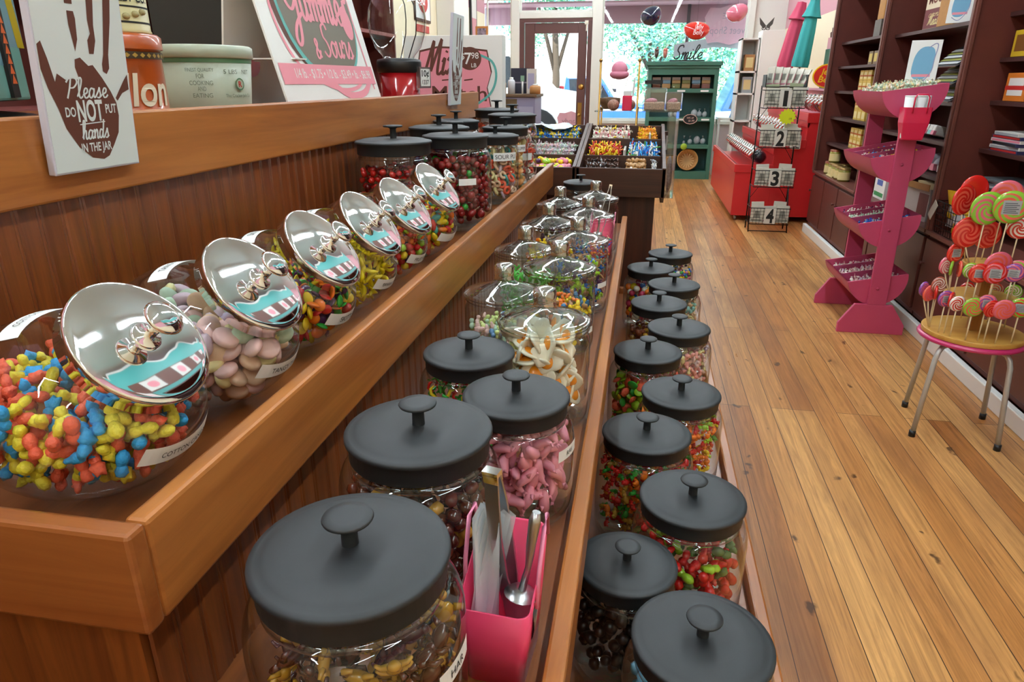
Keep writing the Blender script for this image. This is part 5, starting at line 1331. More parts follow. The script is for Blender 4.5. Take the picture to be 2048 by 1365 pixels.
for i, (dx, dy, dz, rx, rz, m) in enumerate([(-.03, -.05, .02, -.1, -1.2, GB), (.02, -.02, .05, .1, -1.0, GB), (-.04, .06, .05, -.15, -1.5, SBG), (.03, .07, .07, .2, -1.2, GB), (.0, .02, .10, .3, -1.1, GB), (-.05, 0, .09, -.2, -1.4, SBG)]):
    pillow_bag('sweet_bag', ('golden bag at the near end of the wire basket', 'golden bag leaning behind the near one in the wire basket', 'silver and white bag at the far side of the wire basket', 'golden bag standing tallest at the back of the wire basket', 'golden bag in the middle of the wire basket', 'white-fronted bag at the aisle side of the wire basket')[i], (1.81 + dx * .6, 4.25 + dy, .63 + dz * .7), (rx, .08 * math.sin(i * 3), rz), .13, .19, .028, m, SBG if m is GB else GB, 'sweet bags in the wire basket')

# ------------------------------------------------------------------ pink stand with hinged half-round bins
SP = M('stand_pink', '#C4486C', .45, var=.05, scale=8); SPI = M('stand_pink_inside', '#A23A5E', .55)
t = thing('bin_stand', 'tall pink wooden stand with four half-round candy bins, one above the other', 'display stand', (1.455, 4.30, 0))
for y in (0, .60):
    MB().prism([(-.19, 0), (.19, 0), (.19, .06), (.105, .185), (-.11, .185), (-.19, .06)], y - .012, y + .012, 0, FACEY @ S(1, 1, -1)).build('foot', SP, t, bevel=.003)
    u_ = MB().prism([(-.04, .185), (.065, .185), (.05, 1.27), (-.045, 1.27)], y - .012, y + .012, 0, FACEY @ S(1, 1, -1)).build('upright', SP, t, bevel=.003)
BCOL = [[(PYEL, 2), (PGRN, 3), (WHT, 3), (PPCH, 2)], [(SKY, 2), (YEL, 2), (WHT, 2), (PPINK, 3)], [(BLUE, 3), (PGRN, 3), (WHT, 3), (PURP, 1)], [(PPINK, 3), (PLIL, 2), (WHT, 4)]]
for k, zc in enumerate((1.425, 1.075, .70, .345)):
    tip = math.radians(-8 - 3 * (k > 0)); r = .168; n = 18
    X = T(0, 0, zc) @ Ry(tip)
    shell = MB(); vs, fs = [], []
    for y in (.02, .58):
        for rr in (r, r - .008):
            vs += [(rr * math.cos(PI + PI * i / n), y, rr * math.sin(PI + PI * i / n)) for i in range(n + 1)]
    m_ = n + 1
    for i in range(n): fs += [(i, 2 * m_ + i, 2 * m_ + i + 1, i + 1), (m_ + i, m_ + i + 1, 3 * m_ + i + 1, 3 * m_ + i)]
    shell.add(vs, fs, 0, True, X)
    bin_ = shell.build('bin', SP, t)
    hp = [(r * math.cos(PI + PI * i / n), r * math.sin(PI + PI * i / n)) for i in range(n + 1)]
    for y in (.013, .575): MB().prism(hp, y, y + .012, 0, X @ FACEY @ S(1, 1, -1)).build('bin_end', SP, bin_)
    for y in (.21, .40) if k else (): MB().prism([(a * .94, b_ * .94) for a, b_ in hp], y - .004, y + .004, 0, X @ FACEY @ S(1, 1, -1)).build('bin_divider', SPI, bin_)
    MB().lathe([(0, .004), (.008, .003), (.009, 0)], 10, 0, T(.0, -.012, zc - .06) @ Rx(PI / 2)).build('bin_screw', M('screw_pink', '#B03A5A', .4), bin_)
    rnd = random.Random(k); mb = MB(); pool = [i for i, (c, w) in enumerate(BCOL[k]) for _ in range(w)]
    for p in hexpack(-.145, .145, .05, .55, -.05, .03 if k == 0 else -.012, .026, rnd):
        if math.hypot(p.x, p.z) > .136 or (k and min(abs(p.y - .21), abs(p.y - .40)) < .024): continue
        if p.z > (.025 if k == 0 else -.02) * (1 - (p.x / .16) ** 2 * .7) + .008 * math.sin(p.y * 21): continue
        me = SHAPES['wrap'](0); mb.add(me.v, me.f, (rnd.choice(pool) if k != 2 else (int((p.y - .02) / .19) + rnd.choice((0, 0, 1))) % len(BCOL[k])), True, T(1.455, 4.30, 0) @ X @ T(*p) @ Euler((rnd.uniform(0, 6), rnd.uniform(0, 6), rnd.uniform(0, 6))).to_matrix().to_4x4() @ S(.019, .019, .019))
    stuff(mb.build('taffy_heap', [c for c, w in BCOL[k]]), 'heap of wrapped taffy in the %s bin of the pink stand' % ('topmost', 'second', 'third', 'lowest')[k], 'sweets')
card('price_card', 'tall white card with a blue bean, standing in the top bin of the pink stand', 1.585, 4.66, 1.43, .16, .25, 1.05, .06)
# hot pink holder with cups on the front of the stand
t = thing('hanging_cup_holder', 'hot pink plastic holder hung on the front of the pink bin stand', 'holder', (1.447, 4.222, 1.155))
b = MB(); vs, fs = [], []
for z, w, d in ((0, .052, .03), (.09, .066, .045), (.17, .068, .048)):
    vs += [(-w, -d, z), (w, -d, z), (w, d, z), (-w, d, z)]
for k in range(2):
    for i in range(4): fs.append((4 * k + i, 4 * k + (i + 1) % 4, 4 * k + 4 + (i + 1) % 4, 4 * k + 4 + i))
fs.append((3, 2, 1, 0)); b.add(vs, fs); b.build('holder_body', M('hot_pink_plastic', '#E52E55', .25), t, bevel=.006)
b = MB().tube([(-.03, -.048, .14), (-.03, -.05, .22), (-.02, -.05, .235), (.03, -.05, .235), (.04, -.05, .22), (.04, -.048, .14)], .004, 8); b.build('holder_loop', M('hot_pink_plastic', ''), t)
for i, (x, w) in enumerate(((-.038, .03), (.012, .033), (.05, .02))):
    o = thing('paper_cup', ('white paper cup at the left of the hot pink holder', 'white paper cup in the middle of the hot pink holder, behind its loop', 'white paper cup at the right of the hot pink holder')[i], 'cup', (1.447 + x, 4.222 + .012 * i - .01, 1.165)); MB().lathe([(0, .0), (w * .6, 0), (w * .62, .003), (w, .215), (w * .92, .214), (w * .5, .01)], 20).build('cup_body', PAPER, o); MB().lathe([(w, .213), (w * 1.05, .216), (w, .219), (w * .95, .216)], 20).build('cup_rim', PAPER, o)
# ------------------------------------------------------------------ stool and lollipop stand
t = thing('round_stool', 'round pink-topped stool with four bent steel tube legs, by the right wall', 'stool', (1.435, 3.04, 0))
MB().lathe([(0, .423), (.17, .423), (.197, .427), (.203, .434), (.198, .443), (.185, .447), (0, .446)], 48).build('seat', M('stool_pink', '#C2336A', .3, coat=.3), t)
for a in (math.radians(32), math.radians(122), math.radians(212), math.radians(302)):
    c, s = math.cos(a), math.sin(a)
    lg = MB().tube([(c * .05, s * .05, .414), (c * .135, s * .135, .414), (c * .162, s * .162, .408), (c * .178, s * .178, .39), (c * .188, s * .188, .36), (c * .222, s * .222, .02)], .0105, 12).build('leg', M('satin_tube', '#BFC1BE', .35, .25), t)
    MB().lathe([(0, 0), (.014, 0), (.0135, .028), (.0, .028)], 12, 0, T(c * .2235, s * .2235, 0)).build('rubber_foot', BLACKS, lg)
LW = wood('lolly_stand_wood', '#B8853A', '#D2A552', 0, .4, .2, 14, '#C4943F')
t = thing('lollipop_stand', 'three-tiered round wooden lollipop stand on the pink stool', 'display stand', (1.435, 3.04, .4475))
for z, r in ((0, .19), (.15, .135), (.29, .095)): MB().lathe([(0, z), (r, z), (r, z + .02), (0, z + .02)], 44).build('tier_disc', LW, t, bevel=.002)
MB().box(-.02, .02, -.02, .02, .02, .15).box(-.018, .018, -.018, .018, .17, .29).build('post', wood('lolly_post_wood', '#9A6228', '#B9813C', 2, .4, .2, 20), t, bevel=.002)
STK = M('lolly_stick', '#E0CFA6', .6)
LC = {'rp': M('lolly_red', '#D2251F', .15, coat=.6), 'gr': M('lolly_green', '#8CC63A', .15, coat=.6), 'pk': M('lolly_pink', '#E2687C', .15, coat=.6), 'pu': M('lolly_purple', '#8A4A9A', .15, coat=.6), 'wh': M('lolly_white', '#F0E2DC', .2, coat=.5), 'co': M('lolly_coral', '#E8604C', .15, coat=.6), 'br': M('lolly_brown', '#A85A48', .2, coat=.5)}
STI = M('lolly_sticker', '#AEB4B8', .4); BARC = M('barcode_ink', '#3A3F48', .6)
def lolly(px, pz, r, base_z, ring, c1, c2, label, face=0., sticker=None, tilt=0, yoff=None):
    """px, pz: head centre; the stick stands in a tier of the stand"""
    cx, cy = 1.435, 3.04
    dx = px - cx; dx = max(-ring * .98, min(ring * .98, dx))
    dy = math.sqrt(max(0, ring * ring - dx * dx)) * (-1 if face >= 0 else 1)
    if yoff is not None: dy = yoff
    o = thing('lollipop', label, 'lollipop', (cx + dx, cy + dy, base_z)); L = pz - base_z; off = px - (cx + dx)
    MB().tube([(0, 0, .001), (off * .5, 0, (L - r * .9) * .5), (off, 0, L - r * .7)], .0028, 8).build('stick', STK, o)
    ang = math.atan2(cx + dx - .35, cy + dy) * 0 + tilt
    X = T(off, 0, L) @ Rz(ang) @ Rx(PI / 2)
    th = .0062
    b = MB().lathe([(0, -th), (r * .75, -th), (r * .93, -th * .7), (r, 0), (r * .93, th * .7), (r * .75, th), (0, th)], 40, 0, X)
    h = b.build('candy_head', LC[c1], o)
    sw = MB()
    for k in range(5):
        pth = []
        for i in range(19):
            q = i / 18; rr = r * (.10 + .86 * q); a = k * 2 * PI / 5 + q * 3.6
            pth.append((rr * math.cos(a), rr * math.sin(a)))
        for sd in (1, -1):
            vs, fs = [], []
            for i, (x, y) in enumerate(pth):
                q = i / 18; w = r * (.04 + .13 * math.sin(PI * min(q * 1.05, 1)) ** .7); l = math.hypot(x, y); tx, ty = x / l, y / l
                zf = th * (1 if l < r * .75 else 1 - .42 * (l - r * .75) / (r * .25)) + .0006
                for e in (-1, 1):
                    xx, yy = x + tx * w * e * .5, y + ty * w * e * .5; ll = math.hypot(xx, yy)
                    if ll > r * .985: xx, yy = xx * r * .985 / ll, yy * r * .985 / ll
                    zz = th * (1 if ll < r * .75 else 1 - .3 * (ll - r * .75) / (r * .18) if ll < r * .93 else .7 - .7 * (ll - r * .93) / (r * .07)) + .0005
                    vs.append((xx, yy, sd * zz))
            for i in range(18): fs.append((2 * i, 2 * i + 1, 2 * i + 3, 2 * i + 2))
            sw.add(vs, fs, 0, False, X)
    sw.build('swirl', LC[c2], h)
    if sticker:
        s = MB(); w, hh = r * .5, r * .42
        flat(s, [(-w, -hh), (w, -hh), (w, hh), (-w, hh)], X @ T(0, 0, th + .0012), 0)
        for i in range(6): flat(s, [(-w * .8, -hh * .8 + i * hh * .27), (w * (.8 - .25 * (i % 2)), -hh * .8 + i * hh * .27), (w * (.8 - .25 * (i % 2)), -hh * .7 + i * hh * .27), (-w * .8, -hh * .7 + i * hh * .27)], X @ T(0, 0, th + .0016), 1)
        s.build('barcode_sticker', [STI, BARC], o)
zA, zB, zC = .4475 + .0195, .4475 + .1245, .4475 + .2345
zA, zB, zC = .4475 + .0205, .4475 + .1705, .4475 + .3105
for x, z, r, yo, c1, c2, tl, st, lb in [
    (1.361, 0.984, 0.0661, -0.04, 'gr', 'pk', 0.1, 0, 'large lime green and pink swirl lollipop, front left of the top tier'),
    (1.433, 0.994, 0.0643, -0.06, 'gr', 'co', -0.05, 1, 'large lime green lollipop with a barcode sticker, front right of the top tier'),
    (1.294, 1.006, 0.0621, 0.02, 'rp', 'co', 0.5, 0, 'large deep red lollipop partly behind the left green one'),
    (1.319, 0.883, 0.063, -0.02, 'rp', 'co', 0.15, 0, 'large red lollipop hanging lowest at the left of the top tier'),
    (1.341, 1.041, 0.0597, 0.06, 'rp', 'rp', 0.2, 0, 'large red lollipop rising behind the two green ones'),
    (1.457, 1.023, 0.0623, 0.045, 'pk', 'co', -0.1, 0, 'large pink lollipop behind the right green one'),
    (1.513, 0.907, 0.0481, 0.0, 'rp', 'wh', -0.3, 0, 'red and white lollipop under the stickered green one'),
    (1.425, 0.863, 0.0576, 0.049, 'rp', 'co', 0.1, 0, 'red lollipop seen through the sticks of the top tier')]:
    lolly(x, z, r, zC, .085, c1, c2, lb, 1, st, tl, yo)
for x, z, r, yo, c1, c2, tl, st, lb in [
    (1.276, 0.74, 0.0374, -0.0, 'pk', 'wh', 0.5, 0, 'pink lollipop at the left end of the middle tier'),
    (1.299, 0.73, 0.0332, -0.0, 'gr', 'br', 1.1, 0, 'green-edged lollipop turned sideways beside the left pink one'),
    (1.3, 0.794, 0.0412, 0.0, 'rp', 'co', 0.4, 1, 'red lollipop with a sticker at the back left of the middle tier'),
    (1.315, 0.735, 0.0348, -0.034, 'co', 'rp', 1.35, 0, 'coral lollipop seen edge on in the middle tier'),
    (1.337, 0.741, 0.0322, -0.078, 'gr', 'wh', 0.2, 0, 'lime lollipop half hidden behind the stickered red one'),
    (1.361, 0.736, 0.04, -0.101, 'rp', 'co', 0, 1, 'red lollipop with a barcode sticker, front of the middle tier'),
    (1.407, 0.744, 0.0435, -0.122, 'rp', 'pk', -0.05, 1, 'red and pink lollipop with a barcode sticker, front right of the middle tier'),
    (1.426, 0.769, 0.0557, -0.09, 'pk', 'co', 0.1, 0, 'big pink swirl lollipop standing above the stickered pair'),
    (1.474, 0.747, 0.0374, -0.119, 'pu', 'pk', -0.3, 1, 'purple lollipop at the right of the middle tier'),
    (1.547, 0.733, 0.0409, 0.0, 'pk', 'gr', -0.3, 0, 'pink and lime lollipop at the far right of the middle tier')]:
    lolly(x, z, r, zB, .126, c1, c2, lb, 1, st, tl, yo)
for x, z, r, yo, c1, c2, tl, st, lb in [
    (1.212, 0.635, 0.0317, 0.0, 'pu', 'pk', 0.7, 0, 'purple swirl lollipop at the left end of the lowest tier'),
    (1.237, 0.616, 0.0359, -0.0, 'co', 'pk', 0.5, 0, 'coral lollipop overlapping the left purple one'),
    (1.259, 0.622, 0.0337, -0.0, 'rp', 'co', 1.3, 0, 'red lollipop seen edge on at the left of the lowest tier'),
    (1.266, 0.655, 0.0357, 0.0, 'br', 'wh', 0.3, 0, 'brown and white lollipop at the back left of the lowest tier'),
    (1.275, 0.616, 0.035, -0.071, 'pu', 'pk', 0.2, 1, 'purple and pink lollipop with a small sticker, lowest tier'),
    (1.294, 0.614, 0.0329, -0.076, 'rp', 'pk', 0.9, 0, 'red lollipop tucked behind the purple and pink one'),
    (1.303, 0.61, 0.0325, -0.115, 'wh', 'rp', 0.1, 0, 'red and white striped lollipop in the lowest tier'),
    (1.347, 0.609, 0.04, -0.151, 'gr', 'co', 0, 0, 'lime and coral swirl lollipop at the front of the lowest tier'),
    (1.391, 0.629, 0.0358, -0.154, 'pk', 'pu', -0.1, 1, 'pink lollipop with a barcode sticker behind the lime and coral one'),
    (1.407, 0.611, 0.0356, -0.168, 'rp', 'co', 0.3, 0, 'red lollipop half behind the large pink one, lowest tier'),
    (1.447, 0.612, 0.0414, -0.175, 'pk', 'co', -0.05, 0, 'plain pink lollipop at the front right of the lowest tier'),
    (1.512, 0.618, 0.0414, -0.157, 'gr', 'rp', -0.2, 1, 'green and red lollipop with a barcode sticker at the right edge'),
    (1.577, 0.625, 0.0336, 0.048, 'gr', 'wh', -0.2, 0, 'lime and white lollipop at the back right of the lowest tier'),
    (1.447, 0.599, 0.0351, 0.15, 'rp', 'wh', 0, 0, 'red and white lollipop behind the post on the lowest tier'),
    (1.537, 0.611, 0.0344, 0.11, 'co', 'wh', 0, 0, 'coral and white lollipop behind the post, lowest tier')]:
    lolly(x, z, r, zA, .176, c1, c2, lb, 1, st, tl, yo)

# ------------------------------------------------------------------ wire rack of numbered packets
t = thing('packet_rack', 'narrow black wire rack with four numbered pockets in front of the red counter', 'rack', (1.335, 7.42, 0))
b = MB()
for sx in (-.19, .19):
    b.tube([(sx, .16, 0), (sx, .17, 1.42)], .007, 8).tube([(sx, -.06, 0), (sx, .155, .45)], .006, 8)
    for z in (.3, .7, 1.1): b.tube([(sx, .16, z), (sx * .3, .17, z + .2)], .003, 6)
b.tube([(-.19, -.06, .012), (.19, -.06, .012)], .005, 8).tube([(-.19, .17, 1.42), (.19, .17, 1.42)], .006, 8)
b.build('rack_frame', WIRE, t)
PKT = M('packet_white', '#D9D6C6', .5, var=.06, scale=40); PKB = M('packet_print_dark', '#8C8C80', .6); PKR = M('packet_print_rose', '#C98A92', .6); PKG = M('packet_green', '#AEB48E', .5)
NUMS = ('1', '2', '3', '4'); RW = ('first', 'second', 'third', 'fourth')
for k, z in enumerate((1.215, .845, .46, .085)):
    b = MB(); y0, y1 = -.08, .06
    for zz, e in ((z, 0), (z + .165, .012)):
        b.tube([(-.19 - e * .3, y1 + .09, zz), (-.19 - e * .3, y0 - e, zz), (.19 + e * .3, y0 - e, zz), (.19 + e * .3, y1 + .09, zz)], .0045, 6)
    for i in range(13): b.tube([(-.19 + .38 * i / 12, y0, z), (-.19 + .38 * i / 12, y0 - .012, z + .165)], .0018, 5)
    for i in range(5): b.tube([(-.19, y0 - .0025 * i, z + .033 * i), (.19, y0 - .0025 * i, z + .033 * i)], .0018, 5)
    for i in range(6): b.tube([(-.19 + .38 * i / 5, y0, z), (-.19 + .38 * i / 5, y1 + .09, z)], .002, 5)
    pk = b.build('wire_pocket', WIRE, t)
    c = MB().box(-.055, .055, -.103, -.101, z + .012, z + .168, 0); put_text(c, NUMS[k], .19, T(0, -.1035, z + .09) @ FACEY, 1, .075 if k else .04, bold=.035)
    c.build('number_card', [M('card_ivory', '#DAD8CC', .5), INK], pk)
    for i, (dx, dz, tl) in enumerate(((-.125, .004, .04), (0, -.012, -.03), (.125, .008, .02), (-.11, .036, -.05), (.09, .045, .06))):
        yy = y0 + .018 + (i // 3) * .035 + (i % 2) * .008
        o = thing('sweet_packet', 'white printed packet, %s, in the rack pocket numbered %s' % (('front left', 'behind the number card', 'front right', 'back left', 'back right')[i], NUMS[k]), 'packet', (1.335 + dx, 7.42 + yy, z + .008 + max(0, dz)), 0, 'packets in the numbered rack', (-.06, tl, 0))
        MB().box(-.062, .062, -.005, .005, 0, .175).build('packet_body', PKG if (k == 0 and i > 2) else PKT, o, bevel=.003)
        c = MB(); flat(c, [(-.03, .05), (.03, .05), (.022, .12), (-.022, .12)], T(0, -.0056, 0) @ FACEY, 0); flat(c, [(-.055, .018), (.055, .018), (.055, .036), (-.055, .036)], T(0, -.0056, 0) @ FACEY, 1 if i % 2 else 0)
        c.build('packet_print', [PKB, PKR if k else PKG], o)
b = MB(); P = []
for i in range(28):
    r = .085 if i % 2 else .066; P.append((r * math.cos(2 * PI * i / 28), r * .9 * math.sin(2 * PI * i / 28)))
o = thing('hanging_price_star', 'bright yellow starburst price tag hanging between pockets 1 and 2 of the rack', 'price tag', (1.37, 7.305, 1.14)); b.prism(P, 0, .002, 0, FACEY); b.build('star_card', M('star_yellow', '#D6E21C', .5), o)
c = MB(); put_text(c, '19', .03, T(.03, -.0026, -.02) @ FACEY, 0); c.build('star_print', INK, o)
b = MB().box(-.19, .19, -.05, .15, 1.405, 1.412)
for x in (-.19, .19): b.box(x - .003, x + .003, -.05, .15, 1.41, 1.52)
b.build('top_tray', WIRE, t)
for i in range(6):
    o = thing('top_packet', 'cream packet leaning in the top tray of the rack, %s from the left' % ('first', 'second', 'third', 'fourth', 'fifth', 'sixth')[i], 'packet', (1.19 + i * .055, 7.46, 1.413), 0, 'packets in the top tray of the rack', (-.05, .12 + .09 * i, .5 + .1 * (i > 0)))
    MB().box(-.006, .006, -.055, .055, 0, .18).build('packet_body', PKT, o, bevel=.003); c = MB().box(-.0068, -.006, -.03, .03, .06, .12, 0).box(-.05 * 0 - .0068, -.006, -.05, .05, .012, .03, 1); c.box(-.006, .006, -.0558, -.055, .02, .12, 1); c.build('packet_print', [PKB, PKR], o)

# ------------------------------------------------------------------ red stepped counter on casters with chrome-lidded jars
RC = M('red_paint', '#D0262B', .35, coat=.2); RCD = M('red_paint_inside', '#A81C22', .45)
t = thing('red_counter', 'bright red stepped counter on casters near the front window', 'counter', (0, 0, 0))
ya, yb2 = 7.96, 10.5
for nm, x0, x1, z0, z1 in (('front_case', 1.045, 1.42, .06, .53), ('middle_case', 1.42, 1.72, .06, .80), ('back_case', 1.72, 2.05, .06, 1.07)):
    MB().box(x0, x1, ya + .01, yb2, z0, z1).build(nm, RC, t)
for nm, x, z0, z1 in (('front_panel', 1.03, .06, .615), ('middle_panel', 1.40, .72, .88), ('upper_panel', 1.71, 1.0, 1.15)):
    MB().box(x, x + .02, ya, yb2, z0, z1).build(nm, RC, t, bevel=.004)
    MB().box(x - .014, x + .03, ya - .012, yb2, z1 - .085, z1).build(nm.split('_')[0] + '_lip', RC, t, bevel=.004)
for nm, x0, x1, z0, z1, l in (('front_end', 1.03, 1.42, .06, .615, .085), ('middle_end', 1.41, 1.72, .06, .88, .085), ('upper_end', 1.71, 2.05, .06, 1.15, .1)):
    MB().box(x0, x1 - .003, ya - (.002 if nm[0] == 'f' else 0), ya + .02, z0, z1).box(x0 - .012, x1 - .003, ya - .014, ya + .02, z1 - l, z1).build(nm, RC, t, bevel=.004)
for x, y in ((1.09, 8.03), (1.09, 9.2), (1.09, 10.4), (1.9, 8.03), (1.9, 10.4)): MB().lathe([(0, -.012), (.026, -.012), (.028, 0), (.026, .012), (0, .012)], 14, 0, T(x, y, .028) @ Ry(PI / 2)).box(x - .008, x + .008, y - .008, y + .008, .03, .062).build('caster', STEEL, t)
SJC = [M('sj_red', '#B3261E', .25), M('sj_dark', '#22242E', .25), M('sj_orange', '#C9731E', .25), M('sj_white', '#C9C6BC', .3), M('sj_brown', '#5A2A1A', .25), M('sj_green', '#3E7A3A', .25)]
def small_tilt(x, y, z, m, label, group):
    """small tilted jar with a chrome flap lid"""
    o = thing('chrome_jar', label, 'jar', (x, y, z), 0, group)
    X = T(0, 0, .09) @ Ry(math.radians(-52))
    MB().lathe([(0, -.16), (.05, -.158), (.072, -.13), (.078, -.08), (.074, -.03), (.058, -.005), (.056, .01)], 20, 0, X).build('glass_body', GLASS, o)
    MB().lathe([(0, -.152), (.045, -.15), (.066, -.125), (.071, -.08), (.062, -.05), (0, -.035)], 16, 0, X).build('contents', m, o)
    ld = MB().lathe([(.058, -.005), (.062, 0), (.062, .014), (.055, .018), (.03, .022), (0, .024)], 20, 0, X).build('lid', CHROME, o)
    MB().lathe([(.008, .022), (.006, .038), (.014, .042), (.012, .048), (0, .05)], 12, 0, X).build('knob', CHROME, ld)
WRD = ('first', 'second', 'third', 'fourth', 'fifth', 'sixth', 'seventh', 'eighth', 'ninth', 'tenth', 'eleventh', 'twelfth', 'thirteenth', 'fourteenth', 'fifteenth')
for i in range(15): small_tilt(1.215, 8.14 + i * .16, .531 + .113, SJC[(1, 1, 0, 2, 0, 4, 0, 3, 0, 1, 2, 0, 4, 0, 1)[i]], 'small chrome-lidded jar, %s from the near end, lower row, red counter' % WRD[i], 'chrome-lidded jars on the red counter')
for i in range(12): small_tilt(1.535, 8.14 + i * .2, .801 + .113, SJC[(3, 0, 4, 3, 2, 0, 1, 0, 4, 3, 0, 1)[i]], 'small chrome-lidded jar, %s from the near end, middle row, red counter' % WRD[i], 'chrome-lidded jars on the red counter')
for i in range(6): small_tilt(1.865, 8.14 + i * .18, 1.071 + .113, SJC[(4, 2, 4, 0, 3, 4)[i]], 'small chrome-lidded jar, %s from the near end, top row, red counter' % WRD[i], 'chrome-lidded jars on the red counter')
for nm, m, y, z, w, h in (('scoop_cup', WHITE, 7.93, .80, .05, .14),):
    o = thing('hanging_scoop_cup', 'white plastic scoop cup hung on the end of the red counter', 'cup', (1.60, 7.905, .79)); MB().box(-.05, .05, -.03, .03, 0, .14).build('cup_body', WHITE, o, bevel=.01)
# pale pink riser, bean sign, cards, green box, cupcake board, dolls behind
t = thing('pink_riser', 'pale pink riser shelf above the top row of the red counter', 'shelf', (0, 0, 0))
MB().box(2.06, 2.14, 8.0, 10.4, 0, 1.36).build('riser_body', M('riser_pink', '#D9A3B4', .5), t); MB().box(2.0, 2.14, 8.0, 10.4, 1.36, 1.385).build('riser_top', M('riser_pink', ''), t, bevel=.003)
t = thing('bean_sign', 'oval red sign with a yellow rim and yellow lettering above the red counter', 'sign', (1.955, 8.5, 1.386), 0, None, (0, 0, math.radians(4)))
b = MB()
def oval(rx, ry, n=36): return [(rx * math.cos(2 * PI * i / n), ry * math.sin(2 * PI * i / n)) for i in range(n)]
b.prism(oval(.16, .125), -.01, .01, 0, T(0, 0, .13) @ FACEY).prism(oval(.148, .112), .0, .0115, 1, T(0, 0, .13) @ FACEY); b.build('sign_board', [M('sign_yellow', '#E8C21A', .4), M('sign_bright_red', '#D3231C', .4)], t)
b = MB(); put_text(b, 'Jelly', .085, T(0, -.0125, .165) @ FACEY, 0, .17, shear=.2, bold=.02); put_text(b, 'Belly', .085, T(0, -.0125, .085) @ FACEY, 0, .20, shear=.2, bold=.02); b.build('sign_lettering', M('sign_yellow', ''), t)
for i, (x, y, z, h) in enumerate(((2.03, 8.22, 1.386, .10), (2.02, 8.40, 1.386, .16))):
    o = thing('menu_card', ('short white card with a grey oval on the pink riser', 'tall white card standing before the bean sign')[i], 'card', (x, y, z), -.6); MB().box(-.003, .003, -.05, .05, 0, h).build('card', WHITE, o); c = MB(); blob(0, h * .5, .025, h * .32, T(-.0036, 0, 0) @ Matrix(((0, 0, -1, 0), (-1, 0, 0, 0), (0, 1, 0, 0), (0, 0, 0, 1))), 0, 20, 0, 2.4, c); c.build('card_print', M('card_grey', ''), o)
carton('green_box', 'dark green box on the riser behind the bean sign', 'box', 2.06, 8.75, 1.60, .14, .36, .20, M('box_green', '#2E5A45', .5), None)
carton('cream_box', 'cream box under the dark green box on the riser', 'box', 2.06, 8.78, 1.386, .14, .4, .213, M('box_green', ''), None)
t = thing('cupcake_board', 'pink display board with three brown cake cut-outs on the green box', 'sign', (2.05, 8.75, 1.801), math.radians(15))
MB().box(-.01, .01, -.17, .17, 0, .12).build('board', M('board_pink', '#C9949A', .5), t)
for i in (-1, 0, 1): MB().prism([(-.04, 0), (.04, 0), (.05, .05), (.02, .06), (.02, .1), (-.02, .1), (-.02, .06), (-.05, .05)], -.006, .006, 0, T(0, i * .1, .12) @ FACEX).build('cake_cutout', M('board_brown', '#6A4A42', .6), t)
for i, (z, m) in enumerate(((1.60, M('doll_yellow', '#D8C21C', .6)), (1.40, M('doll_yellow', '')))):
    o = thing('plush_doll', ('upper soft doll in yellow beside the green box', 'lower soft doll in yellow beside the green box')[i], 'toy', (2.06, 8.10, z - .014)); MB().ell((0, 0, .06), (.045, .045, .06), 12, 8).ell((-.03, -.05, .03), (.02, .035, .02), 8, 6).ell((.03, -.05, .03), (.02, .035, .02), 8, 6).build('body', m, o); MB().ell((0, 0, .15), (.04, .04, .045), 12, 8).build('head', M('doll_tan', '#B79A72', .7), o)
# folded parasols
def parasol(x, y, z0, z1, m, label, lean):
    o = thing('parasol', label, 'parasol', (x, y, z0), 0, None, (0, lean, 0)); h = z1 - z0; vs, fs = [], []; n = 28; prof = [(.085, 0), (.092, .05), (.088, .2 * h), (.078, .55 * h), (.062, .8 * h), (.02, h)]
    for k, (r, z) in enumerate(prof):
        for i in range(n): rr = r * (1 + .16 * math.sin(7 * 2 * PI * i / n) * (1 - k / 6)); vs.append((rr * math.cos(2 * PI * i / n), rr * math.sin(2 * PI * i / n), z))
    for k in range(5):
        for i in range(n): fs.append((k * n + i, k * n + (i + 1) % n, (k + 1) * n + (i + 1) % n, (k + 1) * n + i))
    MB().add(vs, fs, 0, True).build('folded_canopy', m, o)
    vs, fs = [], []
    for k, (r, z) in enumerate([(.108, .74 * h), (.088, .8 * h), (.06, .93 * h), (.05, h)]):
        for i in range(n): rr = r * (1 + .1 * math.sin(6 * 2 * PI * i / n)); vs.append((rr * math.cos(2 * PI * i / n), rr * math.sin(2 * PI * i / n), z))
    for k in range(3):
        for i in range(n): fs.append((k * n + i, k * n + (i + 1) % n, (k + 1) * n + (i + 1) % n, (k + 1) * n + i))
    MB().add(vs, fs, 0, True).lathe([(0, h + .012), (.045, h), (.044, h - .01)], 16).build('top_cap', m, o); MB().tube([(0, 0, -.35), (0, 0, .1)], .012, 8).build('pole', WHITE, o)
parasol(1.78, 9.15, 1.62, 2.34, M('canvas_teal', '#2E9E9C', .7), 'folded teal parasol standing by the right wall', .10)
parasol(1.66, 9.42, 1.62, 2.34, M('canvas_rose', '#C23E5E', .7), 'folded rose pink parasol beside the teal one', .14)
t = thing('parasol_rack', 'low white rack holding the two folded parasols', 'rack', (1.80, 9.28, 0)); MB().box(-.06, .1, -.2, .25, 1.36, 1.40).tube([(0, -.1, 1.072), (0, -.1, 1.38)], .015, 8).tube([(0, .15, 1.072), (0, .15, 1.38)], .015, 8).build('rack_body', WHITE, t)
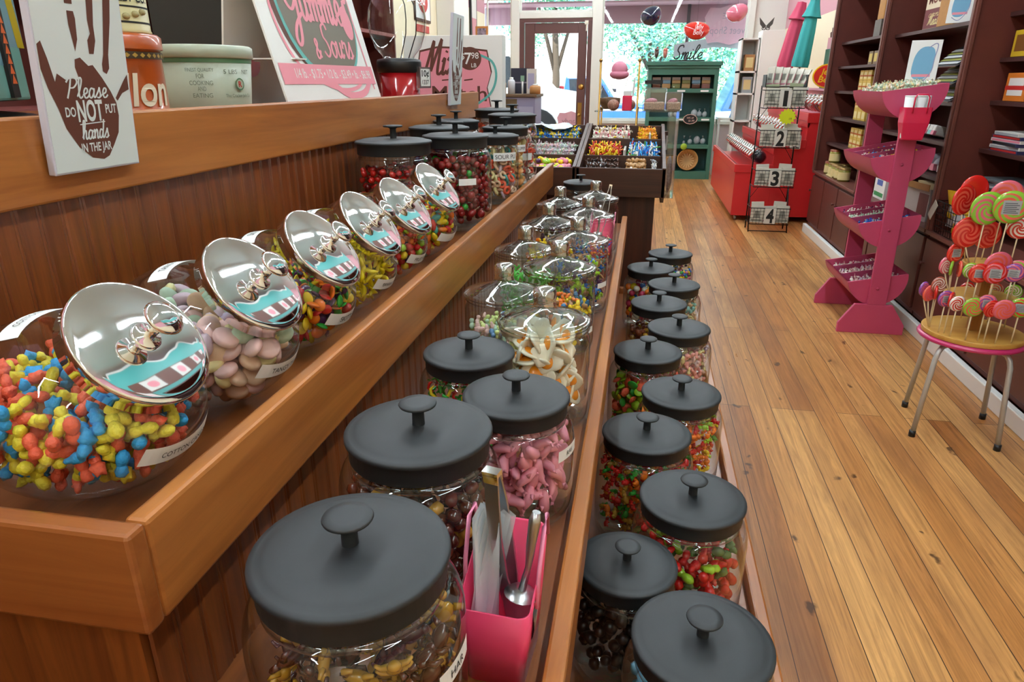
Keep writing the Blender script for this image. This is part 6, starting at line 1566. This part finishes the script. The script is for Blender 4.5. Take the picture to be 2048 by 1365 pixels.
# white cabinets in the window corner
t = thing('white_cabinet', 'tall plain white cabinet in the corner behind the rack', 'cabinet', (1.75, 11.2, 0)); MB().box(-.17, .14, -.2, .2, 0, 2.14).build('cabinet_body', WHITE, t, bevel=.005); MB().box(-.174, -.17, -.18, .18, .1, 2.08).build('door', OFFW, t)
t = thing('white_hutch', 'white shelf hutch with open compartments left of the tall white cabinet', 'shelf', (1.455, 11.25, 0))
b = MB().box(-.14, -.12, -.2, .2, 0, 2.04).box(.09, .11, -.2, .2, 0, 2.04).box(-.14, .11, .19, .2, 0, 2.04)
for z in (.3, .9, 1.28, 1.58, 2.02): b.box(-.14, .11, -.2, .2, z, z + .025)
b.build('hutch_body', WHITE, t)
for i, (z, m) in enumerate(((1.606, CARAM), (1.306, PK[3]))): o = carton('small_carton', ('tan carton in the upper compartment of the white hutch', 'grey carton in the lower compartment of the white hutch')[i], 'box', 1.46, 11.2, z, .14, .2, .22, m, LABW)
t = thing('white_table', 'low white table under the window beside the hutch', 'table', (1.36, 11.9, 0)); MB().box(-.2, .3, -.25, .25, .9, .93).build('tabletop', WHITE, t)
for sx in (-.18, .28):
    for sy in (-.22, .22): MB().box(sx - .015, sx + .015, sy - .015, sy + .015, 0, .9).build('leg', WHITE, t)
o = thing('blue_dish', 'small blue domed dish on the low white table', 'dish', (1.42, 11.8, .931)); MB().lathe([(0, 0), (.08, 0), (.085, .01), (.075, .05), (.04, .075), (0, .08)], 20).build('dish_body', M('dish_blue', '#3F7FB5', .4), o)
o = thing('bird_figure', 'dark butterfly ornament on top of the white cabinet', 'ornament', (1.63, 11.1, 2.141))
b = MB(); 
for s in (-1, 1): b.prism([(0, .06), (s * .10, .17), (s * .085, .08), (s * .03, .02)], -.006, .006, 0, FACEY); b.lathe([(.02, -.006), (.03, 0), (.02, .006), (.018, 0), (.02, -.006)], 14, 0, T(s * .028, 0, .03) @ Rx(PI / 2))
b.build('wings', M('ornament_dark', '#3F3B35', .5), o)

# ------------------------------------------------------------------ green shelf unit
GS = M('shelf_green', '#3C6E5C', .5, var=.06, scale=10); GSD = M('shelf_green_inside', '#2C5A58', .55)
t = thing('green_shelf', 'tall dark green shelf unit under the Smile sign', 'shelf', (.56, 11.5, 0))
MB().box(-.53, -.47, 0, .36, 0, 1.69).box(.47, .53, 0, .36, 0, 1.69).build('side_panel', GS, t, bevel=.004); MB().box(-.48, .48, .34, .36, .1, 1.69).build('back_panel', GSD, t)
MB().box(-.57, .57, -.05, .38, 1.69, 1.75).box(-.55, .55, -.025, .37, 1.65, 1.69).build('cornice', GS, t, bevel=.008)
MB().box(-.47, .47, -.004, .02, 1.56, 1.65).build('top_rail', GS, t); MB().box(-.47, .47, -.01, .36, 0, .12).build('plinth', GS, t)
for z in (.53, .94, 1.36): MB().box(-.47, .47, 0, .34, z - .06, z).build('shelf', GS, t, bevel=.003)
o = thing('smile_sign', 'black wire script sign reading Smile on top of the green shelf', 'sign', (.60, 11.6, 1.751))
MB().box(-.26, .26, -.03, .03, 0, .02).build('sign_base', BLACKS, o); b = MB(); paths, tot = hand_paths('Smile', .25)
for p in paths: b.tube([((x - tot / 2) * .118, 0, .034 + y * .095) for x, y in p], .0105, 6)
b.build('wire_script', BLACKS, o)
for i, (x, m) in enumerate(((.14, COLA), (.27, M('shake_pink', '#D97A6C', .4)))):
    o = thing('sundae_glass', ('chocolate sundae glass ornament on the left of the green shelf top', 'pink milkshake glass ornament beside the chocolate sundae')[i], 'ornament', (x, 11.62, 1.751)); MB().lathe([(0, 0), (.03, 0), (.032, .008), (.008, .02), (.008, .035), (.028, .07), (.04, .15), (.042, .16)], 20).build('glass', THICK, o)
    MB().lathe([(0, .04), (.024, .07), (.035, .145), (0, .15)], 16).ell((0, 0, .165), (.034, .034, .03), 12, 8).build('filling', m, o)
    if i: MB().tube([(.005, 0, .17), (.02, 0, .25)], .004, 6).tube([(-.005, 0, .17), (.04, 0, .24)], .004, 6).build('straw', PAPER, o)
    else: MB().ell((.01, 0, .2), (.012, .012, .012), 8, 6).build('cherry', RED, o)
for i in range(6):
    x = .17 + i * .15
    o = thing('gift_bag', 'clear bag of mixed sweets, %s from the left on the green unit top shelf' % WRD[i], 'bag', (x, 11.64, 1.361), 0, 'bags on the green shelf')
    MB().box(-.065, .065, -.035, .035, 0, .07).build('lower_fill', (SJC[4], GC[1], M('fill_olive', '#7A7A46', .5), M('fill_tan', '#A88A5A', .5), SJC[4], M('fill_rose', '#8A5A50', .5))[i], o, bevel=.012); MB().box(-.065, .065, -.033, .033, .07, .125).build('upper_fill', (M('fill_olive', ''), M('fill_blue', '#6F93A8', .4), M('fill_tan', ''), M('fill_olive', ''), M('fill_blue', ''), M('fill_tan', ''))[i], o, bevel=.012); MB().box(-.062, .062, -.004, .004, .12, .165).build('header', M('header_grey', '#B9B4B0', .5), o)
for i, (x, z) in enumerate(((.42, .941), (.50, .941), (.78, .941), (.86, .941), (.94, .941), (.66, .531), (.75, .531), (.86, .531), (.95, .531), (.38, .531))):
    o = thing('clear_bag', 'small clear bag, %s on the %s shelf of the green unit' % (('far left', 'second', 'third', 'fourth', 'far right', 'second', 'third', 'fourth', 'far right', 'far left')[i], 'upper middle' if z > .9 else 'lower middle'), 'bag', (x, 11.62, z), 0, 'small clear bags on the green shelf')
    jiggle(MB().ell((0, 0, .045), (.042, .035, .05), 10, 7), .34, i).build('bag_fill', PK[3] if i % 2 else M('bag_silver', '#A9B2B4', .35), o); MB().lathe([(.02, .085), (.006, .1), (.025, .13)], 10).build('bag_neck', CELLO, o)
o = thing('price_plaque', 'small black price plaque with a pale border on the green shelf', 'sign', (.72, 11.475, .84)); MB().prism(oval(.11, .075, 12), 0, .008, 0, T(0, 0, .075) @ FACEY).prism(oval(.10, .066, 12), .0, .0085, 1, T(0, 0, .075) @ FACEY).build('plaque', [M('plaque_pale', '#D9B8A8', .5), BLACKS], o)
b = MB(); put_text(b, '50% off', .035, T(0, -.0095, .095) @ FACEY, 0); put_text(b, '$1.99', .04, T(.02, -.0095, .05) @ FACEY, 0); b.build('plaque_lettering', M('plaque_pale', ''), o)
o = thing('green_dot', 'round lime price sticker on the lower shelf edge of the green unit', 'sticker', (.66, 11.496, .50)); MB().lathe([(0, .0), (.05, 0), (.05, .004), (0, .004)], 20, 0, Rx(PI / 2)).build('sticker', M('dot_lime', '#9CC43A', .5), o)
for x, z in ((.6, .94), (.95, .94), (.55, 1.36), (.9, 1.36)): MB().box(x - .56 - .06, x - .56 + .06, -.004, -.001, z - .045, z - .02).build('shelf_label', PAPER, t)
BK = wood('basket_wood', '#9A6A36', '#C79A58', 2, .6, 0, 40)
def basket(name, label, x, y, z, rot, r=.165, h=.15):
    o = thing(name, label, 'basket', (x, y, z), 0, None, rot); MB().lathe([(0, 0), (r * .72, 0), (r * .95, h), (r * .92, h), (r * .69, .008), (0, .008)], 32).build('basket_body', BK, o); MB().lathe([(r * .92, h - .02), (r * .99, h - .02), (r, h + .004), (r * .92, h + .004)], 32).lathe([(r * .82, h * .45), (r * .86, h * .45), (r * .88, h * .58), (r * .84, h * .58)], 32).build('basket_hoop', M('hoop_wood', '#B98A4A', .6), o)
    b = MB()
    for k in range(8): b.box(-r * .7, r * .7, -.012, .012, .009, .011, 0, Rz(k * PI / 8))
    b.build('basket_slats', M('slat_wood', '#D2AE74', .6), o)
basket('round_basket', 'round woven wood basket tipped on its side at the bottom of the green shelf',   .735, 11.66, .268, (math.radians(78), 0, 0))
basket('bushel_basket', 'upright wood basket at the bottom left of the green shelf', .44, 11.66, .121, (0, 0, 0), .14, .22)

# ------------------------------------------------------------------ glass etagere beyond the bins
t = thing('glass_etagere', 'brass and glass display stand behind the dark bin case', 'display stand', (-.05, 5.6, 0))
for x in (-.28, .0):
    for y in (-.18, .18): MB().tube([(x, y, 0), (x, y, 1.6 if x < .1 and y < 0 else 1.26)], .007, 8).ell((x, y, 1.6 if x < .1 and y < 0 else 1.26), (.013, .013, .013), 10, 6).build('brass_post', BRASS, t)
for z in (.45, .92, 1.245): MB().box(-.31, .31 if z > 1 else .05 if z < .5 else .238, -.21, .21, z, z + .008).build('glass_shelf', THICK, t)
ZG = 1.2535
def scene_jar(name, label, x, y, r, h, m):
    o = thing(name, label, 'jar', (x, y, ZG)); MB().lathe([(0, .003), (r * .6, .003), (r * .95, h * .3), (r, h * .5), (r * .8, h * .85), (r * .62, h), (r * .66, h + .01)], 28).build('glass_body', GLASS, o); MB().lathe([(0, .006), (r * .58, .006), (r * .91, h * .3), (r * .94, h * .5), (0, h * .55)], 24).build('contents', m, o); return o
scene_jar('round_jar', 'round glass jar of brown sweets at the left of the brass and glass stand', -.26, 5.585, .085, .17, M('brown_grains', '#7A5638', .5, var=.5, scale=120))
o = thing('ice_cream_figure', 'pink ice cream scoop ornament above the round jar on the glass stand', 'ornament', (-.20, 5.64, ZG)); MB().lathe([(0, 0), (.05, 0), (.05, .006), (.012, .02), (.012, .10), (.05, .15), (.068, .225), (.062, .225)], 24).build('glass_foot', THICK, o); jiggle(MB().ell((0, 0, .255), (.075, .075, .035), 18, 8).ell((0, 0, .285), (.062, .062, .062), 18, 10), .03, 5).build('pink_scoop', M('scoop_pink', '#E08AA0', .5), o)
for i, (x, y) in enumerate(((-.225, 5.445), (-.105, 5.535))): o = thing('pop_ball', ('pink and brown sweet bag before the round jar', 'striped sweet bag beside the tall pink cup')[i], 'bag', (x, y, ZG)); jiggle(MB().ell((0, 0, .04), (.045, .04, .042), 10, 7), .1, i).build('bag_fill', M('bag_mixed', '#B0806A', .5, var=.6, scale=150), o)
o = thing('pink_cup', 'hot pink square cup with a white top on the glass stand', 'cup', (-.125, 5.435, ZG)); MB().prism([(-.035, -.035), (.035, -.035), (.035, .035), (-.035, .035)], 0, .105).build('cup_body', M('hot_pink_plastic', ''), o, bevel=.005); MB().box(-.03, .03, -.03, .03, .104, .14).build('cup_filling', PAPER, o, bevel=.004); MB().box(.026, .04, -.02, .02, .10, .23, 0, Ry(.06)).build('straw_pack', PAPER, o)
for i, (x, w) in enumerate(((.075, .085), (.215, .06))):
    o = thing('clear_bin', ('clear bin of white and pink pops on the glass stand', 'clear bag of pops at the right end of the glass stand')[i], 'bin', (x, 5.52, ZG)); MB().box(-w, w, -.09, .09, 0, .16 - .03 * i).build('bin_wall', CELLO, o, bevel=.01); MB().box(-w + .01, w - .01, -.08, .08, .004, .06).build('grain_fill', M('pop_fill', '#C9A288', .5, var=.6, scale=160), o, bevel=.01); jiggle(MB().ell((-w * .3, -.01, .075), (.05, .05, .03), 14, 9), .5, i + 3).build('pink_fill', M('pop_pink', '#D98A98', .5, var=.5, scale=150), o)
o = thing('bin_lid_sign', 'black label on the slanted lid over the clear bin', 'label', (.06, 5.44, 1.445)); MB().box(-.065, .065, -.004, .004, -.005, .02).build('label', BLACKS, o)
o = thing('sloped_lid', 'sloping clear lid over the bins on the glass stand', 'lid', (.09, 5.52, 1.432)); MB().box(-.10, .12, -.075, .075, 0, .004, 0, Ry(.12)).build('lid_sheet', ACRYL, o)
for i, (x, y, z, m, w, h, r) in enumerate(((-.15, 5.55, .93, M('book_blue', '#4A7AC0', .5), .12, .16, .4), (-.22, 5.66, .93, M('book_yellow', '#C9C23A', .5), .12, .14, -.2), (.02, 5.68, .93, M('box_peach', '#C99A78', .5), .08, .2, .1), (.14, 5.56, .93, M('box_brown', '#4A2E22', .5), .1, .17, -.3), (.03, 5.5, .93, M('card_green', '#2E8A3A', .5), .1, .05, .2), (.12, 5.47, .93, M('card_orange', '#D9622A', .5), .09, .06, -.5))):
    carton('boxed_toy', ('blue book', 'yellow folder', 'peach carton', 'brown carton', 'green card pack', 'orange card pack')[i] + ' on the middle glass shelf of the brass stand', 'box', x, y, z, .03 if i < 2 else .06, w, h, m, PAPER if i < 4 else None, None, r + 1.57)
etg = [o for o in bpy.data.objects if o.name == 'glass_etagere'][0]
MB().box(.24, .31, -.21, -.205, .62, 1.245).box(.24, .31, .19, .195, .62, 1.245).box(.305, .31, -.205, .19, .62, 1.245).box(.24, .305, -.205, .19, .62, .625).build('acrylic_bin', ACRYL, etg)
o = thing('bag_bunch', 'bunch of clear bags in the acrylic bin at the aisle end of the glass stand', 'bags', (.225, 5.6, .6265)); jiggle(MB().ell((0, 0, .16), (.028, .12, .155), 14, 10), .12, 3).build('bag_fill', M('case_bags', '#8A7A80', .4, var=.6, scale=60), o)

# ------------------------------------------------------------------ register counter by the door
t = thing('register_counter', 'grey-lilac cabinet with a brown side by the front door', 'counter', (-1.36, 8.1, 0)); MB().box(-.3, .18, -.25, .25, 0, 1.3).build('cabinet_body', M('cabinet_lilac', '#8C87A0', .5), t, bevel=.004); MB().box(-.32, .2, -.27, .27, 1.3, 1.33).build('counter_top', M('counter_brown', '#6A5138', .5), t, bevel=.004); MB().box(-.3, -.02, -.255, -.25, .05, 1.28).build('brown_panel', M('panel_olive', '#5E4A2E', .5), t); MB().box(-.0, .16, -.256, -.25, .2, 1.2).build('door', M('cabinet_lilac_light', '#A6A2B8', .5), t)
for i, (x, y, r, h, m, lb) in enumerate(((-1.58, 7.95, .06, .15, M('tub_mustard', '#B98A4A', .5), 'mustard tub on the register counter'), (-1.46, 7.95, .04, .17, M('bottle_white', '#D5D7DB', .3), 'white bottle on the register counter'), (-1.19, 7.92, .06, .1, M('pot_tan', '#C08A52', .5), 'tan pot at the right edge of the register counter'))):
    o = thing('tub' if i != 1 else 'bottle', lb, 'container', (x, y, 1.331)); MB().lathe([(0, 0), (r, 0), (r, h * .75), (r * .8, h * .85), (r * .5, h * .88), (r * .5, h), (0, h)], 20).build('body', m, o); MB().lathe([(r * .52, h * .9), (r * .55, h), (0, h + .005)], 16).build('cap', WHITE, o)
o = thing('dark_screen', 'dark square panel standing at the back of the register counter', 'screen', (-1.40, 8.2, 1.331)); MB().box(-.11, .11, -.02, .02, 0, .27).build('panel', M('screen_navy', '#2A2C3C', .4), o); MB().box(-.11, .11, -.022, -.02, .11, .125).build('panel_strip', M('strip_grey', '#9A95A0', .4), o)
carton('cream_carton', 'tall cream carton right of the dark panel on the register counter', 'box', -1.26, 8.12, 1.331, .1, .1, .26, M('carton_cream_pale', '#CFC8BE', .5), M('label_lilac', '#A9A3BE', .5))
o = thing('green_brush', 'small green and white brush standing on the register counter', 'brush', (-1.345, 8.0, 1.331)); MB().tube([(0, 0, 0), (0, 0, .13)], .01, 8).build('handle', WHITE, o); MB().box(-.02, .02, -.01, .01, .13, .19).build('bristles', M('bristle_green', '#7FA58A', .6), o)
o = thing('horn_ornament', 'olive green curved ornament in front of the register counter', 'ornament', (-1.68, 7.55, 0)); MB().tube([(0, 0, 0), (.02, 0, .6), (.05, -.02, 1.05), (.02, 0, 1.25), (-.06, .02, 1.36)], [.10, .075, .055, .04, .02], 12).build('horn', M('horn_olive', '#8C8A52', .5), o)
o = thing('leaf_figure', 'brown and white figure on the window sill beside the left window', 'ornament', (-2.02, 8.6, 0)); MB().tube([(0, 0, 0), (0, 0, 1.35)], .03, 8).build('stand_pole', M('figure_brown', '#4A2C28', .5), o); jiggle(MB().ell((0, 0, 1.5), (.09, .09, .17), 12, 9), .25, 8).build('figure', M('figure_brown', ''), o)
o = thing('easel_picture', 'small orange framed picture standing by the left window', 'picture', (-2.60, 11.6, 0)); MB().box(-.03, .03, -.03, .03, 0, 1.98).build('easel_post', WHITE, o); MB().box(-.10, .10, -.05, -.03, 1.98, 2.28).build('frame', M('frame_orange', '#B9783A', .5), o); MB().box(-.07, .07, -.054, -.05, 2.01, 2.25).build('print', M('print_multi', '#8A7A8A', .5, var=.7, scale=30), o)

# ------------------------------------------------------------------ glossy beans and balloon hanging in the window
def hang(o, z): MB().tube([(0, 0, z), (0, 0, 3.6 - o.location.z)], .0012, 5).build('hanging_line', BLACKS, o)
def beanish(o, r, m, bend, X):
    b = MB().ell((0, 0, 0), r, 24, 16); b.v = [(x, y, z + bend * (x / r[0]) ** 2 * r[2]) for x, y, z in b.v]
    w = MB(); w.v, w.f, w.m, w.sm = [tuple(X @ Vector(p)) for p in b.v], b.f, b.m, b.sm; return w.build('bean_body', m, o)
o = thing('navy_bean', 'glossy navy blue bean hanging in front of the right window', 'ornament', (.02, 10.5, 2.30)); beanish(o, (.145, .12, .12), M('bean_navy', '#121B38', .08, coat=1), .12, Ry(-.45)); hang(o, .11)
o = thing('red_bean', 'glossy red bean with white lettering hanging over the Smile sign', 'ornament', (.64, 10.5, 2.11)); beanish(o, (.175, .13, .115), M('bean_red', '#DC2A1C', .08, coat=1), .14, Ry(.05))
b = MB(); put_text(b, 'Jelly', .09, T(.02, -.128, .03) @ Rx(-.15) @ FACEY, 0, .12, shear=.2); put_text(b, 'Belly', .09, T(.02, -.1315, -.035) @ FACEY, 0, .14, shear=.2); b.build('bean_lettering', M('lettering_white', '#F2E8E4', .5), o); hang(o, .11)
o = thing('pink_bean', 'glossy pink bean hanging before the shop sign outside', 'ornament', (1.15, 10.5, 2.32)); beanish(o, (.145, .12, .11), M('bean_pink', '#D9788C', .08, coat=1), .16, Ry(-.35)); hang(o, .1)
# ------------------------------------------------------------------ outside
struct('street', MB().box(-12, 14, 12.62, 45, -.2, -.05), M('pale_paving', '#D8D5CF', .8, var=.06, scale=2))
struct('wall_exterior', MB().box(-12, 14, 44.5, 45, -.05, 9), M('pale_facade', '#DCD8D6', .8))
t = thing('awning', 'awning valance in shaded mauve outside across the shop windows', 'awning', (0, 0, 0)); AW = M('awning_shaded_mauve', '#A98694', .7)  # pink awning: its shaded look is put into this mauve base colour
MB().box(-2.9, -2.0, 13.35, 13.38, 2.42, 2.70).box(-.95, 2.4, 13.35, 13.38, 2.42, 2.70).build('valance', AW, t); MB().box(-2.9, 2.4, 12.75, 13.36, 2.70, 2.73).build('canopy', AW, t); MB().tube([(.66, 13.3, -.05), (.66, 13.3, 2.7)], .03, 10).tube([(-2.9, 13.3, -.05), (-2.9, 13.3, 2.7)], .03, 10).build('awning_pole', M('pole_dark', '#4A4650', .5), t)
o = thing('shop_sign', 'pink scalloped shop sign hanging outside, its lettering seen from behind', 'sign', (1.36, 13.15, 2.08)); P = []
for x, z in ((-.42, .12), (-.36, .0), (-.2, .02), (0, -.03), (.2, .02), (.36, .0), (.42, .12), (.40, .28), (.44, .40), (.36, .55), (.2, .54), (0, .60), (-.2, .54), (-.36, .55), (-.44, .40), (-.40, .28)): P.append((x, z))
b = MB().prism(P, -.012, .012, 0, FACEY); b.build('sign_board', M('shop_sign_pink', '#C9A0AE', .6), o)
b = MB(); FB = FACEY @ S(-1, 1, 1); put_text(b, 'THE', .13, T(0, -.0135, .42) @ FB, 0, .3); put_text(b, 'Sweet Shop', .16, T(0, -.0135, .18) @ FB, 0, .68); b.build('sign_lettering', M('shop_sign_grey', '#9C8E9A', .6), o)
o = thing('arched_band', 'grey scalloped arch board under the hanging shop sign', 'sign', (1.2, 13.22, 1.80)); up = [(-.75 + 1.5 * i / 24, .26 + .10 * math.sin(PI * i / 24)) for i in range(25)]; dn = [(-.75 + 1.5 * i / 24, .05 + .16 * math.sin(PI * i / 24) + .012 * abs(math.sin(i * PI / 3))) for i in range(25)]
MB().prism(up + dn[::-1], -.01, .01, 0, FACEY).build('arch_board', M('arch_grey', '#A9B0B8', .6), o)
MB().tube([(-.7, .13, .28), (-.7, 0, .28)], .01, 6).tube([(.7, .13, .28), (.7, 0, .28)], .01, 6).build('arch_bracket', STEEL, o)
o = thing('pavement_sign', 'pink scalloped pavement sign outside the glass door', 'sign', (-1.35, 13.6, -.05)); b = MB(); P2 = [(x * .6, .62 + z * .62) for x, z in P]; b.prism(P2, -.012, .012, 0, FACEY); b.build('sign_board', M('shop_sign_rose', '#C98A90', .6), o); b = MB(); put_text(b, 'Candy', .14, T(0, -.0135, .80) @ FB, 0, .34); b.build('sign_lettering', M('shop_sign_brown', '#8A5E62', .6), o); MB().box(-.22, -.19, -.02, .02, 0, .65).box(.19, .22, -.02, .02, 0, .65).build('sign_leg', M('shop_sign_rose', ''), o)
o = thing('poster_stand', 'white poster stand with red lips and purple print low outside the door', 'sign', (-1.36, 13.3, -.05)); MB().box(-.26, .26, -.01, .01, .0, .48).build('board', WHITE, o); b = MB(); flat(b, [(-.2, .36), (.05, .36), (.05, .42), (-.2, .42)], T(0, -.0106, 0) @ FACEY, 1); blob(.12, .26, .1, .07, T(0, -.0106, 0) @ FACEY, 0, 24); b.build('board_print', [M('lips_red', '#D86A6A', .5), M('print_purple', '#7A5AA0', .5)], o)
# trees
LEAF = [M('leaf_blue_green', '#57A79C', .6), M('leaf_mid', '#69A67C', .6), M('leaf_pale', '#A9D4BE', .6)]; BARK = M('bark', '#4F4338', .9)
def tree(x, y, h, r, zc, n, label, seed, sz=.16):
    o = thing('tree', label, 'tree', (x, y, -.05)); rnd = random.Random(seed); MB().tube([(0, 0, 0), (.05, 0, h * .35), (-.05, 0, zc)], [.16, .12, .08], 9).tube([(0, 0, h * .35), (r * .5, .2, zc)], [.08, .03], 7).tube([(0, 0, h * .4), (-r * .5, -.2, zc + .3)], [.08, .03], 7).build('trunk', BARK, o)
    vs, fs, mi = [], [], []
    cl = [(Vector((rnd.gauss(0, r * .5), rnd.gauss(0, r * .4), rnd.gauss(0, r * .38))), rnd.uniform(.3, .55) * r) for _ in range(16)]
    for i in range(n):
        c, cr = cl[i % 16]; d = Vector((rnd.gauss(0, 1), rnd.gauss(0, 1), rnd.gauss(0, 1))).normalized() * cr * rnd.random() ** .4; p = c + d + Vector((0, 0, zc)); a = Vector((rnd.gauss(0, 1), rnd.gauss(0, 1), rnd.gauss(0, .7))).normalized(); b_ = a.orthogonal().normalized(); s = sz * rnd.uniform(.6, 1.3); k = len(vs)
        vs += [p - a * s, p + b_ * s * .45, p + a * s, p - b_ * s * .45]; fs.append((k, k + 1, k + 2, k + 3)); mi.append(rnd.randrange(3))
    b = MB(); b.v, b.f, b.m, b.sm = [tuple(v) for v in vs], fs, mi, [False] * len(fs); b.build('crown', LEAF, o)
tree(.1, 21.0, 4.5, 1.9, 3.2, 8500, 'leafy tree straight beyond the right window', 1, .07)
tree(4.2, 24.0, 4.5, 1.8, 2.6, 8500, 'leafy tree beyond the hanging shop sign', 2, .07)
tree(-2.9, 23.5, 4.6, 1.3, 3.9, 6000, 'leafy tree whose crown shows over the glass door', 3, .07)
tree(1.6, 29.0, 5, 2.8, 3.0, 7000, 'larger pale tree farther off behind the window trees', 4, .13)
# parked cars
def car(x, y, rz, m, label, L=4.2, W=1.7, H=1.4, truck=False):
    o = thing('car', label, 'car', (x, y, -.05), rz)
    pts = [(-L / 2, .3), (-L / 2, .75), (-L * .46, .85), (-L * .2, .9), (-L * .1, H), (L * .22, H), (L * .36, .92), (L * .48, .85), (L / 2, .7), (L / 2, .3)] if not truck else [(-L / 2, .35), (-L / 2, 1.0), (-L * .02, 1.0), (-L * .0, H), (L * .2, H), (L * .3, 1.02), (L * .48, .95), (L / 2, .75), (L / 2, .35)]
    MB().prism(pts, -W / 2, W / 2, 0, FACEY).build('body', m, o, bevel=.05)
    gp = [(-L * .16, .92), (-L * .085, H - .07), (L * .2, H - .07), (L * .31, .94)] if not truck else [(L * .03, 1.04), (L * .02, H - .07), (L * .19, H - .07), (L * .27, 1.04)]
    for s in (-1, 1): MB().prism(gp, -.01, .01, 0, T(0, s * W / 2, 0) @ FACEY).build('side_window', M('car_glass', '#1B2530', .1), o)
    for wx in (-L * .31, L * .31):
        for s in (-1, 1):
            wl = MB().lathe([(.0, -.09), (.3, -.09), (.33, -.06), (.33, .06), (.3, .09), (0, .09)], 22, 0, T(wx, s * (W / 2 - .05), .33) @ Rx(PI / 2)).build('wheel', M('tyre', '#1A1A1C', .8), o); MB().lathe([(0, -.1), (.17, -.1), (.19, -.095), (.19, .07), (.17, .1), (0, .1)], 16, 0, T(wx, s * (W / 2 - .05), .33) @ Rx(PI / 2)).build('hub', STEEL, wl)
    for s in (-1, 1): MB().box(L / 2 - .04, L / 2 + .01, s * W * .32 - .14, s * W * .32 + .14, .6, .74).build('headlight', M('lamp_pale', '#E6EAEA', .2), o)
    for s in (-1, 1): MB().box(-L / 2 - .01, -L / 2 + .04, s * W * .34 - .1, s * W * .34 + .1, .6, .76).build('tail_light', M('lamp_red', '#C02A2A', .2), o)
car(-2.0, 19.4, 0, M('car_blue', '#2F62B0', .25, coat=.6), 'blue pickup parked outside the glass door', 4.4, 1.8, 1.65, True)
car(-3.9, 15.6, math.radians(4), M('car_white', '#E4E4E2', .25, coat=.6), 'white car parked close outside the glass door')
bpy.data.objects['car.001'].scale = (1.3, 1.2, 1.5)
car(3.3, 16.6, 0, M('car_silver', '#C9CED2', .25, coat=.6), 'silver car parked outside the right window')
car(-3.6, 25.0, 0, M('car_red', '#B93A40', .25, coat=.6), 'red car across the street, left of the green shelf')
car(2.7, 18.6, 0, M('car_deep_blue', '#27569A', .25, coat=.6), 'blue van across the street behind the pink ice cream ornament', 4.6, 1.9, 2.0)
o = thing('street_bench', 'dark slatted bench beyond the glass door', 'bench', (-2.0, 28.5, -.05)); 
for z in (.75, .95, 1.15): MB().box(-.9, .9, -.03, .03, z, z + .12).build('back_slat', M('bench_navy', '#1E2440', .6), o)
MB().box(-.9, .9, -.5, -.05, .45, .5).build('seat', M('bench_navy', ''), o)
for x in (-.85, .8): MB().box(x, x + .06, -.5, .03, 0, .45).build('leg', M('bench_navy', ''), o)
# ------------------------------------------------------------------ daylight, camera, view
wd = bpy.data.worlds.new('world'); SC.world = wd; wd.use_nodes = True
bg = wd.node_tree.nodes['Background']
bg.inputs['Color'].default_value = (.78, .9, 1, 1); bg.inputs['Strength'].default_value = 3.6
sl = bpy.data.lights.new('sun', 'SUN'); sl.energy = 9; sl.angle = .01; sl.color = (1, .96, .88)
so = bpy.data.objects.new('sun', sl); COL.objects.link(so); so.rotation_euler = (math.radians(38), math.radians(-12), 0)
cd = bpy.data.cameras.new('camera'); cd.sensor_width = 36; cd.lens = 1365 / 2048 * 36
cd.clip_start = .02; cd.clip_end = 200
co = bpy.data.objects.new('camera', cd); COL.objects.link(co); SC.camera = co
co.location = (0, 0, 1.45)
co.rotation_euler = (math.radians(90 - 20.7628), 0, math.radians(10.3649))
SC.view_settings.view_transform = 'Standard'; SC.view_settings.look = 'None'
SC.view_settings.exposure = .30; SC.view_settings.gamma = 1
SC.view_settings.use_curve_mapping = False
SC.cycles.max_bounces = 10; SC.cycles.transparent_max_bounces = 40; SC.cycles.glossy_bounces = 5
SC.cycles.caustics_reflective = False; SC.cycles.caustics_refractive = False
SC.cycles.sample_clamp_indirect = 6
